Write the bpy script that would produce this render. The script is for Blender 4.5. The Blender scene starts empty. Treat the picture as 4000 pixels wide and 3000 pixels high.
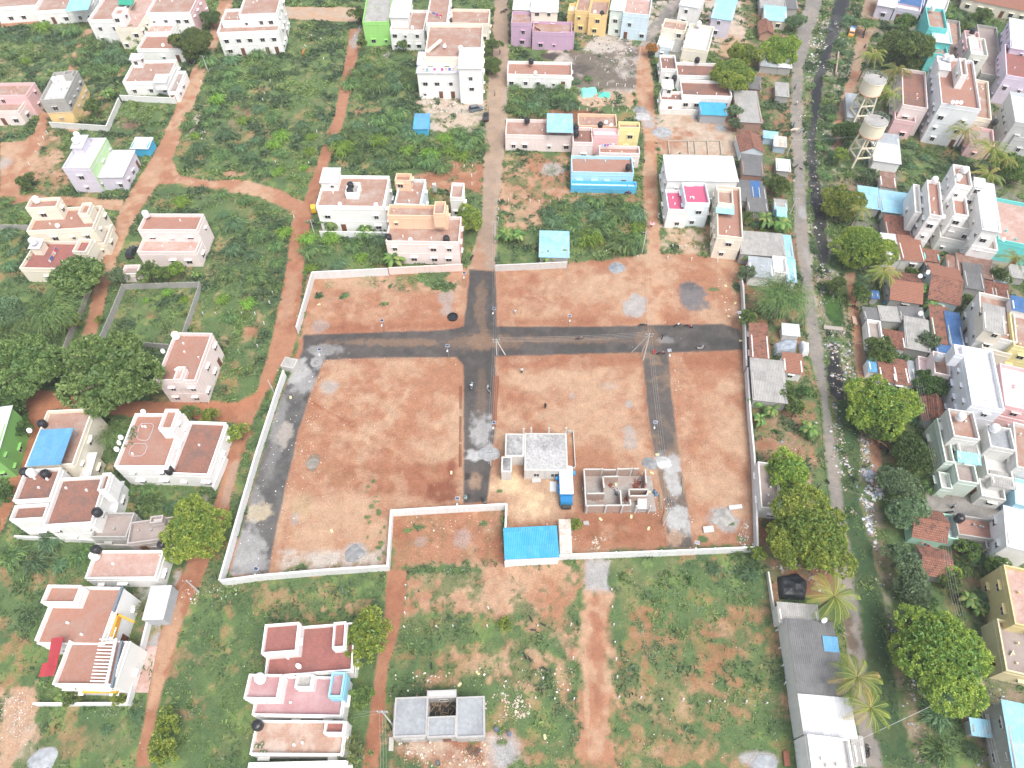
import bpy, math, random
import numpy as np
from mathutils import Vector, Matrix

# ------------------------------------------------------------------ camera, sky, sun, exposure
S = bpy.context.scene
CAM_H, FOC, TILT = 110.0, 2650.0, math.radians(54.0)
cd = bpy.data.cameras.new('camera'); cam = bpy.data.objects.new('camera', cd)
S.collection.objects.link(cam); S.camera = cam
cam.location = (0, 0, CAM_H); cam.rotation_euler = (math.radians(90) - TILT, 0, 0)
cd.sensor_fit = 'HORIZONTAL'; cd.sensor_width = 36.0; cd.lens = 36.0 * FOC / 4000.0
cd.clip_start = 1.0; cd.clip_end = 6000.0
SUN_EL, SUN_AZ = math.radians(62), math.radians(145)      # azimuth clockwise from +Y
world = bpy.data.worlds.new("World"); S.world = world; world.use_nodes = True
nt = world.node_tree; nt.nodes.clear()
sky = nt.nodes.new('ShaderNodeTexSky'); sky.sky_type = 'NISHITA'; sky.sun_disc = False
sky.sun_elevation = SUN_EL; sky.sun_rotation = SUN_AZ; sky.dust_density = 4.5; sky.air_density = 1.0; sky.ozone_density = 1.0
bg = nt.nodes.new('ShaderNodeBackground'); bg.inputs[1].default_value = 0.15
wo = nt.nodes.new('ShaderNodeOutputWorld')
hsv = nt.nodes.new('ShaderNodeHueSaturation'); hsv.inputs['Saturation'].default_value = .5      # thin overcast: a paler sky
nt.links.new(sky.outputs[0], hsv.inputs['Color']); nt.links.new(hsv.outputs[0], bg.inputs[0]); nt.links.new(bg.outputs[0], wo.inputs[0])
sd = bpy.data.lights.new('sun', 'SUN'); sd.energy = 1.1; sd.angle = math.radians(30); sd.color = (1.0, 0.97, 0.92)
sun = bpy.data.objects.new('sun', sd); S.collection.objects.link(sun)
sdir = Vector((math.sin(SUN_AZ) * math.cos(SUN_EL), math.cos(SUN_AZ) * math.cos(SUN_EL), math.sin(SUN_EL)))
sun.rotation_euler = sdir.to_track_quat('Z', 'Y').to_euler()
S.view_settings.view_transform = 'Standard'; S.view_settings.look = 'None'
S.view_settings.exposure = 0.92; S.view_settings.gamma = 1.0; S.view_settings.use_curve_mapping = False

# ------------------------------------------------------------------ from the survey photo to the ground
_s, _c = math.sin(TILT), math.cos(TILT)
def ray(fx, fy, z=0.0):                       # full-size photo coordinates (4000x3000) -> point at height z
    u = (fx - 2000) / FOC; v = (fy - 1500) / FOC
    t = (z - CAM_H) / (-_s - v * _c)
    return (u * t, (_c - v * _s) * t)
K = 4000 / 2212.0
def V(x, y, z=0.0): return ray(x * K, y * K, z)                        # overview coordinates
def Tt(t, x, y, z=0.0): return ray((553 * t[0] + x / 4.0) * K, (414.75 * t[1] + y / 4.0) * K, z)   # tile coordinates
def proj_np(X, Y, Z=0.0):                     # world -> overview coordinates (numpy)
    dz = Z - CAM_H; dep = Y * _c - dz * _s; up = Y * _s + dz * _c
    return (2000 + FOC * X / dep) / K, (1500 - FOC * up / dep) / K

R = random.Random(7)
# ------------------------------------------------------------------ object helpers
LK = S.collection.objects.link
def tag(o, label, cat=None, group=None, kind=None):
    if label: o['label'] = label
    if cat: o['category'] = cat
    if group: o['group'] = group
    if kind: o['kind'] = kind
    return o
def empty(name, loc, rz=0.0):
    o = bpy.data.objects.new(name, None); o.location = loc; o.rotation_euler = (0, 0, rz); o.empty_display_size = .3
    LK(o); return o
def obj(name, me, mat=None, parent=None, loc=(0, 0, 0), rot=(0, 0, 0), scale=None):
    o = bpy.data.objects.new(name, me); LK(o)
    if mat is not None and len(me.materials) == 0: me.materials.append(mat)
    if parent: o.parent = parent
    o.location = loc; o.rotation_euler = rot
    if scale: o.scale = scale
    return o
class MB:
    def __init__(s): s.v = []; s.f = []; s.m = []
    def add(s, vs, fs, mi=0):
        n = len(s.v); s.v += [tuple(p) for p in vs]; s.f += [tuple(i + n for i in f) for f in fs]; s.m += [mi] * len(fs)
        return s
    def box(s, x0, y0, z0, x1, y1, z1, mi=0):
        v = [(x0,y0,z0),(x1,y0,z0),(x1,y1,z0),(x0,y1,z0),(x0,y0,z1),(x1,y0,z1),(x1,y1,z1),(x0,y1,z1)]
        return s.add(v, [(0,3,2,1),(4,5,6,7),(0,1,5,4),(1,2,6,5),(2,3,7,6),(3,0,4,7)], mi)
    def tube(s, p, q, r0, r1=None, n=6, cap=True, mi=0):
        r1 = r0 if r1 is None else r1
        p = Vector(p); q = Vector(q); d = (q - p).normalized()
        a = d.orthogonal().normalized(); b = d.cross(a)
        vs = []
        for c_, r in ((p, r0), (q, r1)):
            for i in range(n):
                t = 2 * math.pi * i / n; vs.append(c_ + a * (r * math.cos(t)) + b * (r * math.sin(t)))
        fs = [(i, (i + 1) % n, n + (i + 1) % n, n + i) for i in range(n)]
        if cap: fs += [tuple(range(n))[::-1], tuple(range(n, 2 * n))]
        return s.add(vs, fs, mi)
    def lathe(s, prof, n=14, c=(0, 0), mi=0):
        vs = []; m = len(prof)
        for r, z in prof:
            for i in range(n):
                t = 2 * math.pi * i / n; vs.append((c[0] + r * math.cos(t), c[1] + r * math.sin(t), z))
        fs = [(j * n + i, j * n + (i + 1) % n, (j + 1) * n + (i + 1) % n, (j + 1) * n + i) for j in range(m - 1) for i in range(n)]
        fs += [tuple(range(n))[::-1], tuple(range((m - 1) * n, m * n))]
        return s.add(vs, fs, mi)
    def loft(s, rings, n=8, mi=0):      # rings: (centre, rx, ry)
        vs = []
        for c_, rx, ry in rings:
            for i in range(n):
                t = 2 * math.pi * i / n; vs.append((c_[0] + rx * math.cos(t), c_[1] + ry * math.sin(t), c_[2]))
        m = len(rings)
        fs = [(j * n + i, j * n + (i + 1) % n, (j + 1) * n + (i + 1) % n, (j + 1) * n + i) for j in range(m - 1) for i in range(n)]
        fs += [tuple(range(n))[::-1], tuple(range((m - 1) * n, m * n))]
        return s.add(vs, fs, mi)
    def mesh(s, name, mats=()):
        me = bpy.data.meshes.new(name); me.from_pydata(s.v, [], s.f)
        for m in mats: me.materials.append(m)
        if any(s.m): me.polygons.foreach_set('material_index', s.m)
        me.update(); return me
    def build(s, name, mat, parent=None, **k):
        return obj(name, s.mesh(name, [mat] if not isinstance(mat, (list, tuple)) else mat), None, parent, **k)
def copy_tree(o, parent=None):
    c = o.copy(); LK(c); c.parent = parent
    for ch in list(o.children): copy_tree(ch, c)
    return c

# ------------------------------------------------------------------ numpy noise and grids
_rs = np.random.RandomState(3); _lat = _rs.rand(256, 256).astype(np.float32)
def vnoise(x, y):
    xi = np.floor(x).astype(int); yi = np.floor(y).astype(int); fx = (x - xi); fy = (y - yi)
    fx = fx * fx * (3 - 2 * fx); fy = fy * fy * (3 - 2 * fy)
    a = _lat[xi % 256, yi % 256]; b = _lat[(xi + 1) % 256, yi % 256]; c_ = _lat[xi % 256, (yi + 1) % 256]; d = _lat[(xi + 1) % 256, (yi + 1) % 256]
    return (a * (1 - fx) + b * fx) * (1 - fy) + (c_ * (1 - fx) + d * fx) * fy
def fbm(x, y, sc, o=4, seed=0):
    r = 0; a = 1; t = 0; x = x / sc + seed * 17.3; y = y / sc + seed * 9.1
    for _ in range(o):
        r = r + a * vnoise(x, y); t += a; a *= .55; x = x * 2.03 + 5.1; y = y * 2.03 + 3.7
    return r / t
def sdf(poly, X, Y):                       # signed distance (inside positive) to a world polygon
    d = np.full(X.shape, 1e9, np.float32); ins = np.zeros(X.shape, bool); n = len(poly)
    for i in range(n):
        ax, ay = poly[i]; bx, by = poly[(i + 1) % n]; ex, ey = bx - ax, by - ay
        wx, wy = X - ax, Y - ay; L = ex * ex + ey * ey + 1e-9
        t = np.clip((wx * ex + wy * ey) / L, 0, 1)
        d = np.minimum(d, (wx - ex * t) ** 2 + (wy - ey * t) ** 2)
        c1 = (ay <= Y) & (by > Y); c2 = (by <= Y) & (ay > Y); cr = ex * wy - ey * wx
        ins ^= (c1 & (cr > 0)) | (c2 & (cr < 0))
    d = np.sqrt(d); return np.where(ins, d, -d)
def sstep(a, b, x): t = np.clip((x - a) / (b - a), 0, 1); return t * t * (3 - 2 * t)

# ------------------------------------------------------------------ materials
MC = {}
def new_mat(name):
    m = bpy.data.materials.new(name); m.use_nodes = True; n = m.node_tree.nodes
    return m, m.node_tree, n['Principled BSDF']
def nd(t, k, **kw):
    x = t.nodes.new('ShaderNode' + k)
    for a, b in kw.items():
        if hasattr(x, a): setattr(x, a, b)
    return x
def mix(t, f, a, b, mode='MIX'):
    m = t.nodes.new('ShaderNodeMix'); m.data_type = 'RGBA'; m.blend_type = mode
    for sock, val in ((m.inputs[0], f), (m.inputs[6], a), (m.inputs[7], b)):
        if hasattr(val, 'is_linked') or isinstance(val, bpy.types.NodeSocket): t.links.new(val, sock)
        elif isinstance(val, (int, float)): sock.default_value = val
        else: sock.default_value = (*val, 1) if len(val) == 3 else val
    return m.outputs[2]
def ramp(t, src, stops):
    r = t.nodes.new('ShaderNodeValToRGB'); t.links.new(src, r.inputs[0]); e = r.color_ramp.elements
    while len(e) < len(stops): e.new(0.5)
    for i, (p, c_) in enumerate(stops): e[i].position = p; e[i].color = (c_, c_, c_, 1) if not hasattr(c_, '__len__') else (*c_, 1)
    return r.outputs[0]
def noise(t, sc, co, det=5, rough=.6, ):
    n = t.nodes.new('ShaderNodeTexNoise'); n.inputs['Scale'].default_value = sc; n.inputs['Detail'].default_value = det
    n.inputs['Roughness'].default_value = rough; t.links.new(co, n.inputs['Vector']); return n.outputs[0]
def coords(t, sc=(1, 1, 1), obj_=True):
    tc = t.nodes.new('ShaderNodeTexCoord'); mp = t.nodes.new('ShaderNodeMapping'); mp.inputs['Scale'].default_value = sc
    t.links.new(tc.outputs['Object' if obj_ else 'Generated'], mp.inputs[0]); return mp.outputs[0]
def wcoords(t, sc=(1, 1, 1)):      # world position: every object gets its own piece of the pattern
    g = t.nodes.new('ShaderNodeNewGeometry'); mp = t.nodes.new('ShaderNodeMapping'); mp.inputs['Scale'].default_value = sc
    t.links.new(g.outputs['Position'], mp.inputs[0]); return mp.outputs[0]
def bump(t, b, h, st=.5, d=.05):
    x = t.nodes.new('ShaderNodeBump'); x.inputs['Strength'].default_value = st; x.inputs['Distance'].default_value = d
    t.links.new(h, x.inputs['Height']); t.links.new(x.outputs[0], b.inputs['Normal'])
def darker(c_, k): return tuple(x * k for x in c_)
def M_wall(col, dirt=.35, rough=.85):
    key = ('wall', col, dirt)
    if key in MC: return MC[key]
    m, t, b = new_mat('painted_plaster'); w = wcoords(t); ws = wcoords(t, (1.6, 1.6, .16))
    st = ramp(t, noise(t, 1.3, ws, 6, .7), [(.46, 0), (.72, 1)])
    bl = ramp(t, noise(t, .55, w, 6, .65), [(.42, 0), (.75, 1)])
    g = tuple(x * .55 + .06 for x in col)
    c1 = mix(t, mul(t, st, dirt), col, g)
    c2 = mix(t, mul(t, bl, dirt * .8), c1, (col[0] * .8, col[1] * .78, col[2] * .72))
    t.links.new(c2, b.inputs['Base Color']); b.inputs['Roughness'].default_value = rough
    bump(t, b, noise(t, 14, w, 3), .25, .01)
    MC[key] = m; return m
def mul(t, a, k):
    x = t.nodes.new('ShaderNodeMath'); x.operation = 'MULTIPLY'; t.links.new(a, x.inputs[0])
    if isinstance(k, bpy.types.NodeSocket): t.links.new(k, x.inputs[1])
    else: x.inputs[1].default_value = k
    return x.outputs[0]
def M_deck(col, col2, stain, amt=.6, bw=.3, bh=.3, grout=None, lo=.44, hi=.66, bsc=.35):      # tiled / plastered flat roof
    key = ('deck', col, col2, stain, amt, bw)
    if key in MC: return MC[key]
    m, t, b = new_mat('roof_finish'); w = wcoords(t); o = coords(t)
    br = t.nodes.new('ShaderNodeTexBrick'); t.links.new(o, br.inputs['Vector'])
    br.inputs['Color1'].default_value = (*col, 1); br.inputs['Color2'].default_value = (*col2, 1)
    br.inputs['Mortar'].default_value = (*(grout or darker(col, .72)), 1); br.inputs['Scale'].default_value = 1
    br.inputs['Brick Width'].default_value = bw; br.inputs['Row Height'].default_value = bh; br.inputs['Mortar Size'].default_value = .02
    br.offset = .5; br.inputs['Bias'].default_value = 0
    big = ramp(t, noise(t, bsc, w, 6, .7), [(lo, 0), (hi, 1)])
    fine = ramp(t, noise(t, 2.2, w, 5, .75), [(.4, 0), (.68, 1)])
    c1 = mix(t, mul(t, big, amt), br.outputs[0], stain)
    c2 = mix(t, mul(t, fine, amt * .6), c1, darker(stain, .7))
    t.links.new(c2, b.inputs['Base Color']); b.inputs['Roughness'].default_value = .9
    bump(t, b, br.outputs[1], -.3, .01)
    MC[key] = m; return m
def M_sheet(col, stain=(.2, .17, .14), amt=.3, pitch=.22, metal=0.0, rough=.5, axis=0):   # corrugated roofing
    key = ('sheet', col, stain, amt, pitch)
    if key in MC: return MC[key]
    m, t, b = new_mat('corrugated_sheet'); o = coords(t); w = wcoords(t)
    wv = t.nodes.new('ShaderNodeTexWave'); wv.wave_type = 'BANDS'; wv.bands_direction = 'X'; wv.wave_profile = 'SIN'
    wv.inputs['Scale'].default_value = .314 / pitch; t.links.new(o, wv.inputs['Vector'])
    st = ramp(t, noise(t, .8, w, 6, .7), [(.45, 0), (.72, 1)])
    c0 = mix(t, mul(t, wv.outputs[1], .35), col, darker(col, .6))
    c1 = mix(t, mul(t, st, amt), c0, stain)
    sheetn = t.nodes.new('ShaderNodeTexBrick'); t.links.new(o, sheetn.inputs['Vector']); sheetn.inputs['Scale'].default_value = 1
    sheetn.inputs['Brick Width'].default_value = 1.05; sheetn.inputs['Row Height'].default_value = 2.4; sheetn.inputs['Mortar Size'].default_value = .012
    sheetn.inputs['Color1'].default_value = (1, 1, 1, 1); sheetn.inputs['Color2'].default_value = (.82, .82, .82, 1); sheetn.inputs['Mortar'].default_value = (.6, .6, .6, 1)
    c2 = mix(t, 1.0, c1, sheetn.outputs[0], 'MULTIPLY')
    t.links.new(c2, b.inputs['Base Color']); b.inputs['Roughness'].default_value = rough; b.inputs['Metallic'].default_value = metal
    bump(t, b, wv.outputs[1], .8, .05)
    MC[key] = m; return m
def M_tile(col=(.36, .13, .07), col2=(.26, .09, .05), stain=(.05, .04, .035), amt=.75):       # country clay tiles
    key = ('tile', col)
    if key in MC: return MC[key]
    m, t, b = new_mat('clay_tiles'); o = coords(t); w = wcoords(t)
    br = t.nodes.new('ShaderNodeTexBrick'); t.links.new(o, br.inputs['Vector']); br.inputs['Scale'].default_value = 1
    br.inputs['Color1'].default_value = (*col, 1); br.inputs['Color2'].default_value = (*col2, 1); br.inputs['Mortar'].default_value = (*darker(col2, .4), 1)
    br.inputs['Brick Width'].default_value = .3; br.inputs['Row Height'].default_value = .38; br.inputs['Mortar Size'].default_value = .03; br.offset = .5
    st = ramp(t, noise(t, 1.1, w, 7, .8), [(.5, 0), (.6, 1)])
    c1 = mix(t, mul(t, st, amt), br.outputs[0], stain)
    t.links.new(c1, b.inputs['Base Color']); b.inputs['Roughness'].default_value = .9
    wv = t.nodes.new('ShaderNodeTexWave'); wv.wave_type = 'BANDS'; wv.bands_direction = 'Y'; wv.inputs['Scale'].default_value = .314 / .38; t.links.new(o, wv.inputs['Vector'])
    bump(t, b, wv.outputs[1], .9, .06)
    MC[key] = m; return m
def M_plain(col, rough=.6, metal=0.0, var=.12, nsc=3.0):
    key = ('plain', col, rough, metal, var)
    if key in MC: return MC[key]
    m, t, b = new_mat('surface'); w = wcoords(t)
    n = ramp(t, noise(t, nsc, w, 4), [(.35, 0), (.7, 1)])
    t.links.new(mix(t, mul(t, n, var * 2), col, darker(col, .55)), b.inputs['Base Color'])
    b.inputs['Roughness'].default_value = rough; b.inputs['Metallic'].default_value = metal
    MC[key] = m; return m
def M_brick():
    if 'brick' in MC: return MC['brick']
    m, t, b = new_mat('brickwork'); o = coords(t); w = wcoords(t)
    sx = t.nodes.new('ShaderNodeSeparateXYZ'); t.links.new(o, sx.inputs[0]); ad = t.nodes.new('ShaderNodeMath'); ad.operation = 'ADD'
    t.links.new(sx.outputs[0], ad.inputs[0]); t.links.new(sx.outputs[1], ad.inputs[1])
    cx = t.nodes.new('ShaderNodeCombineXYZ'); t.links.new(ad.outputs[0], cx.inputs[0]); t.links.new(sx.outputs[2], cx.inputs[1])
    br = t.nodes.new('ShaderNodeTexBrick'); t.links.new(cx.outputs[0], br.inputs['Vector']); br.inputs['Scale'].default_value = 1
    br.inputs['Color1'].default_value = (.3, .15, .11, 1); br.inputs['Color2'].default_value = (.4, .24, .18, 1); br.inputs['Mortar'].default_value = (.4, .37, .33, 1)
    br.inputs['Brick Width'].default_value = .24; br.inputs['Row Height'].default_value = .1; br.inputs['Mortar Size'].default_value = .014
    n = ramp(t, noise(t, 1.5, w, 5), [(.4, 0), (.7, 1)])
    t.links.new(mix(t, mul(t, n, .45), br.outputs[0], (.38, .34, .3)), b.inputs['Base Color']); b.inputs['Roughness'].default_value = .9
    MC['brick'] = m; return m
def M_attr(name, rough=.9, nsc=6.0, amt=.35, bst=.4, bd=.05, trans=0.0):      # colour comes from the mesh, with fine grain on top
    m, t, b = new_mat(name); at = t.nodes.new('ShaderNodeAttribute'); at.attribute_name = 'col'
    w = wcoords(t); n1 = noise(t, nsc, w, 6, .75); n2 = noise(t, nsc * .17, w, 5, .7)
    g = ramp(t, n1, [(.3, 1 - amt), (.7, 1 + amt * .6)]); g2 = ramp(t, n2, [(.3, 1 - amt * .5), (.7, 1 + amt * .3)])
    c1 = mix(t, 1.0, at.outputs['Color'], g, 'MULTIPLY'); c1 = mix(t, 1.0, c1, g2, 'MULTIPLY')
    t.links.new(c1, b.inputs['Base Color']); b.inputs['Roughness'].default_value = rough
    b.inputs['Specular IOR Level'].default_value = .25
    if bst: bump(t, b, n1, bst, bd)
    return m
def M_leaf(name, rough=.55):
    m, t, b = new_mat(name); at = t.nodes.new('ShaderNodeAttribute'); at.attribute_name = 'col'
    oi = t.nodes.new('ShaderNodeObjectInfo'); hs = t.nodes.new('ShaderNodeHueSaturation')
    mr = t.nodes.new('ShaderNodeMapRange'); t.links.new(oi.outputs['Random'], mr.inputs[0]); mr.inputs[3].default_value = .8; mr.inputs[4].default_value = 1.2
    mh = t.nodes.new('ShaderNodeMapRange'); t.links.new(oi.outputs['Random'], mh.inputs[0]); mh.inputs[3].default_value = .485; mh.inputs[4].default_value = .512
    t.links.new(at.outputs['Color'], hs.inputs['Color']); t.links.new(mr.outputs[0], hs.inputs['Value']); t.links.new(mh.outputs[0], hs.inputs['Hue'])
    t.links.new(hs.outputs[0], b.inputs['Base Color']); b.inputs['Roughness'].default_value = rough
    tr = t.nodes.new('ShaderNodeBsdfTranslucent'); t.links.new(hs.outputs[0], tr.inputs[0])
    ms = t.nodes.new('ShaderNodeMixShader'); ms.inputs[0].default_value = .3
    out = t.nodes['Material Output']
    t.links.new(b.outputs[0], ms.inputs[1]); t.links.new(tr.outputs[0], ms.inputs[2]); t.links.new(ms.outputs[0], out.inputs[0])
    return m
def np_mesh(name, verts, faces, cols=None, mat=None):        # verts (N,3), faces (M,k), cols per vertex (N,3)
    me = bpy.data.meshes.new(name); k = faces.shape[1]
    me.vertices.add(len(verts)); me.vertices.foreach_set('co', np.ascontiguousarray(verts, np.float32).ravel())
    me.loops.add(faces.size); me.loops.foreach_set('vertex_index', np.ascontiguousarray(faces, np.int32).ravel())
    me.polygons.add(len(faces)); me.polygons.foreach_set('loop_start', np.arange(0, faces.size, k, dtype=np.int32))
    me.update(calc_edges=True)
    if cols is not None:
        a = me.attributes.new('col', 'FLOAT_COLOR', 'POINT'); c4 = np.ones((len(verts), 4), np.float32); c4[:, :3] = cols
        a.data.foreach_set('color', c4.ravel())
    if mat: me.materials.append(mat)
    return me
# ------------------------------------------------------------------ ground: one fine sheet with soil, sand, gravel and grass colours
RED = (.29, .128, .075); ORG = (.345, .172, .103); SAND = (.425, .275, .18); PALE = (.47, .375, .295); GREY = (.33, .32, .31); LGREY = (.36, .355, .35)
GREEN = (.10, .155, .060); GREEN2 = (.145, .215, .07); DGREEN = (.07, .118, .05); DARK = (.07, .062, .055); TAR = (.066, .061, .058); RUB = (.45, .40, .35)
CONC = (.205, .19, .172)
NX, NY = 980, 760
jj = np.linspace(0, 1, NY); yrow = 2 + 262 * jj ** 1.18
xn = np.linspace(-1, 1, NX)
GX = (xn[None, :] * (74 + .46 * yrow[:, None] + 4)).astype(np.float32); GY = np.repeat(yrow[:, None], NX, 1).astype(np.float32)
N1 = fbm(GX, GY, 9, 5, 1); N2 = fbm(GX, GY, 2.2, 4, 2); N3 = fbm(GX, GY, 30, 4, 3); N4 = fbm(GX, GY, .8, 3, 4)
wob = (N2 - .5) * 2.4 + (N4 - .5) * 1.2
COL = np.zeros(GX.shape + (3,), np.float32); COV = np.full(GX.shape, .93, np.float32)      # COV: how much of the soil is grown over
SOIL = np.zeros_like(COL)
def lerp(A, c_, w):
    A += (np.asarray(c_, np.float32) - A) * w[..., None]
SOIL[:] = ORG; lerp(SOIL, SAND, sstep(.5, .68, N1)); lerp(SOIL, RED, sstep(.5, .7, N3) * .6)
def wpoly(pts): return [V(x, y) for x, y in pts]
def region(pts, cov=None, soil=None, soil2=None, soft=1.2, amp=1.0):
    d = sdf(wpoly(pts), GX, GY) + wob * amp
    w = sstep(-soft, soft, d)
    if cov is not None: COV[:] = COV + (cov - COV) * w
    if soil is not None:
        s2 = np.zeros_like(SOIL); s2[:] = soil
        if soil2 is not None: lerp(s2, soil2, sstep(.42, .66, N1 * .6 + N2 * .4))
        SOIL[:] = SOIL + (s2 - SOIL) * w[..., None]
    return w
def spot(x, y, rx, ry, col, cov=0.0, amt=1.0, soft=.35, amp=1.0):            # a stained patch of ground, radii in overview pixels
    cx, cy = V(x, y); ax = abs(V(x + rx, y)[0] - cx); ay = abs(V(x, y - ry)[1] - cy)
    q = np.sqrt(((GX - cx) / ax) ** 2 + ((GY - cy) / ay) ** 2) + (N2 - .5) * .9 * amp + (N4 - .5) * .5 * amp
    w = (1 - sstep(1 - soft, 1 + soft * .4, q)) * amt
    COV[:] = COV + (cov - COV) * w
    lerp(SOIL, col, w)
# green lots and bare lots
region([(0,1180),(200,1200),(60,1300),(80,1500),(0,1500)], .8, ORG)
region([(0,1500),(70,1480),(80,1600),(90,1659),(0,1659)], .08, PALE, SAND)
spot(95, 1635, 28, 22, GREY)
region([(95,220),(200,215),(190,280),(130,300),(60,400),(110,420),(250,415),(130,415),(40,400)], .5, ORG, SAND)
region([(100,300),(140,290),(140,410),(70,410)], .2, ORG, SAND)
region([(1095,335),(1230,335),(1235,400),(1390,410),(1390,440),(1080,430),(1075,400)], .35, ORG, SAND)
region([(1080,400),(1390,410),(1392,425),(1180,425),(1165,480),(1100,480),(1080,430)], .12, ORG, SAND)
region([(1140,440),(1170,430),(1165,490),(1095,490),(1090,440)], .15, SAND, ORG)
region([(1240,185),(1368,190),(1368,235),(1250,225)], .05, PALE, SAND)
region([(1180,110),(1275,112),(1275,80),(1330,60),(1390,110),(1385,200),(1240,190)], .03, (.16,.13,.11), RUB)
spot(1190, 122, 22, 9, DARK); spot(1240, 150, 40, 14, DARK, amt=.7); spot(1300, 100, 50, 14, RUB); spot(1265, 75, 30, 12, DARK, amt=.7)
region([(1430,240),(1590,235),(1600,340),(1435,340),(1400,300)], .02, PALE, ORG)
region([(1430,490),(1590,490),(1600,560),(1430,560)], .35, SAND, PALE)
region([(900,200),(1045,215),(1050,290),(930,285)], .15, PALE, RUB)
region([(980,350),(1050,350),(1040,420),(920,400),(900,380)], .1, RED, ORG)
region([(1170,238),(1300,238),(1300,270),(1090,255)], .02, (.2,.09,.05))
# the fenced layout with red earth
region([(668,592),(835,582),(1010,580),(1070,575),(1240,566),(1425,545),(1600,556),(1608,700),(1640,1172),(1220,1200),(1090,1212),(1088,1100),(848,1108),(838,1226),(484,1256),(560,1020),(650,722)], .0, ORG, SAND, .6, .3)
region([(850,1105),(1090,1092),(1090,1215),(845,1228)], .03, ORG, RED, .6, .3)
region([(700,780),(1000,775),(1000,860),(800,860),(690,850)], .0, ORG, SAND)
region([(1085,790),(1385,775),(1400,1000),(1100,930)], .0, SAND, ORG)
region([(1080,770),(1390,762),(1392,790),(1075,800)], .0, RED, ORG)
region([(1440,765),(1600,760),(1600,800),(1450,800)], .0, RED, ORG)
region([(680,700),(1000,690),(1000,712),(665,722)], .0, RED, ORG)
region([(1080,690),(1390,680),(1390,703),(1080,705)], .0, RED, ORG)
region([(690,600),(830,592),(1000,590),(1000,625),(900,630),(700,625)], .12, SAND, ORG)
region([(675,1000),(990,1000),(960,1080),(700,1060)], .02, ORG, RED)
region([(1240,1105),(1440,1110),(1440,1180),(1245,1190)], .02, RED, ORG)
region([(1045,1030),(1210,1020),(1215,1130),(1095,1130),(1050,1080)], .0, SAND, (.6,.44,.28))
region([(600,1180),(700,1195),(830,1180),(840,1220),(610,1240)], .1, ORG, RUB)
for a in [(712,1000-165,20,18,GREY,.7),(676,1000,15,18,(.2,.18,.14),.9),(768,1194,26,20,GREY,.95),(655,1090,26,28,(.4,.3,.18),.6),(638,1120,10,14,GREY,.5),(1335,580,18,12,GREY,.95),(1372,660,26,26,LGREY,.85),(1495,640,36,34,(.15,.152,.16),.9),(1490,618,24,9,(.09,.09,.095),.7),(1360,590+285,11,9,GREY,.8),(1320,700+135,22,10,GREY,.35),(1236,855,10,9,GREY,.6),(1362,945,17,26,GREY,.6),(1562,1118,32,30,GREY,.9),(965,640,20,24,GREY,.55),(966,672,16,12,GREY,.55),(1373,1075,20,20,LGREY,.5),(1000,1160,22,22,LGREY,.4),(910,1170,14,12,GREY,.4),(958,1062,44,26,(.2,.075,.045),.9),(975,1010,12,26,(.24,.09,.055),.9),(1180,1000,10,10,RED,.6),(690,705,20,15,GREY,.5),(1350,640-40,10,6,RED,.4),(1180,1180,24,20,RUB,.25),(1560,700-90,12,18,SAND,.5),(1455,1110,12,30,LGREY,.4),(770,615,30,16,SAND,.6),(1440,1290-140,14,12,SAND,.3)]:
    spot(*a[:5], amt=a[5])
for a in [(900,700-80,30,14,RED,.4),(1150,660,40,26,RED,.45),(1250,620,50,20,SAND,.6),(780,910,50,20,RED,.35),(860,800,60,22,SAND,.5),(1180,830,50,20,SAND,.7),(1260,900,60,50,SAND,.7),(1130,880,24,30,RED,.5),(1160,940,40,22,RED,.6),(1290,960,34,20,RED,.5),(1550,900,40,60,SAND,.4),(1530,1050,30,50,SAND,.35),(930,960,40,50,SAND,.25),(730,960,40,20,RED,.4),(680,1060,30,20,RED,.3),(1370,1000,26,20,RED,.5)]:
    spot(*a[:5], amt=a[5], soft=.7)
for x, y, r_ in [(940,603,34),(965,620,22),(690,640,10),(745,640,12),(830,655,10),(1080,1120-60,8),(1045,1130,10)]: spot(x, y, r_, r_ * .55, GREEN, cov=.95, amt=.9)
for i in range(16):
    spot(805 + R.uniform(-14, 34), 1040 + i * 11, R.uniform(3, 9), R.uniform(3, 7), GREEN, cov=.9, amt=.8)
for p in [(880,1145,14,7),(905,1140,16,6),(1600,1165,14,8),(1580,1130,6,5),(1520,1165,12,8),(1545,1185,14,6),(1590,620,9,14),(1600,680,6,16),(1540,625,12,5),(620,1235,14,6),(650,1225,18,6),(1400,1195,12,4),(1235,1205-7,8,3)]:
    spot(p[0], p[1], p[2], p[3], GREEN, cov=.9, amt=.8)
# watercourse of rain across the big plot
ln = [(672,868),(700,885),(740,905),(800,945),(840,975),(900,1020),(950,1060)]
for i in range(len(ln) - 1):
    for k in range(8):
        t_ = k / 8; spot(ln[i][0] * (1 - t_) + ln[i + 1][0] * t_, ln[i][1] * (1 - t_) + ln[i + 1][1] * t_, 4.2, 3.2, (.3, .10, .05), amt=.55, soft=.6)
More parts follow.
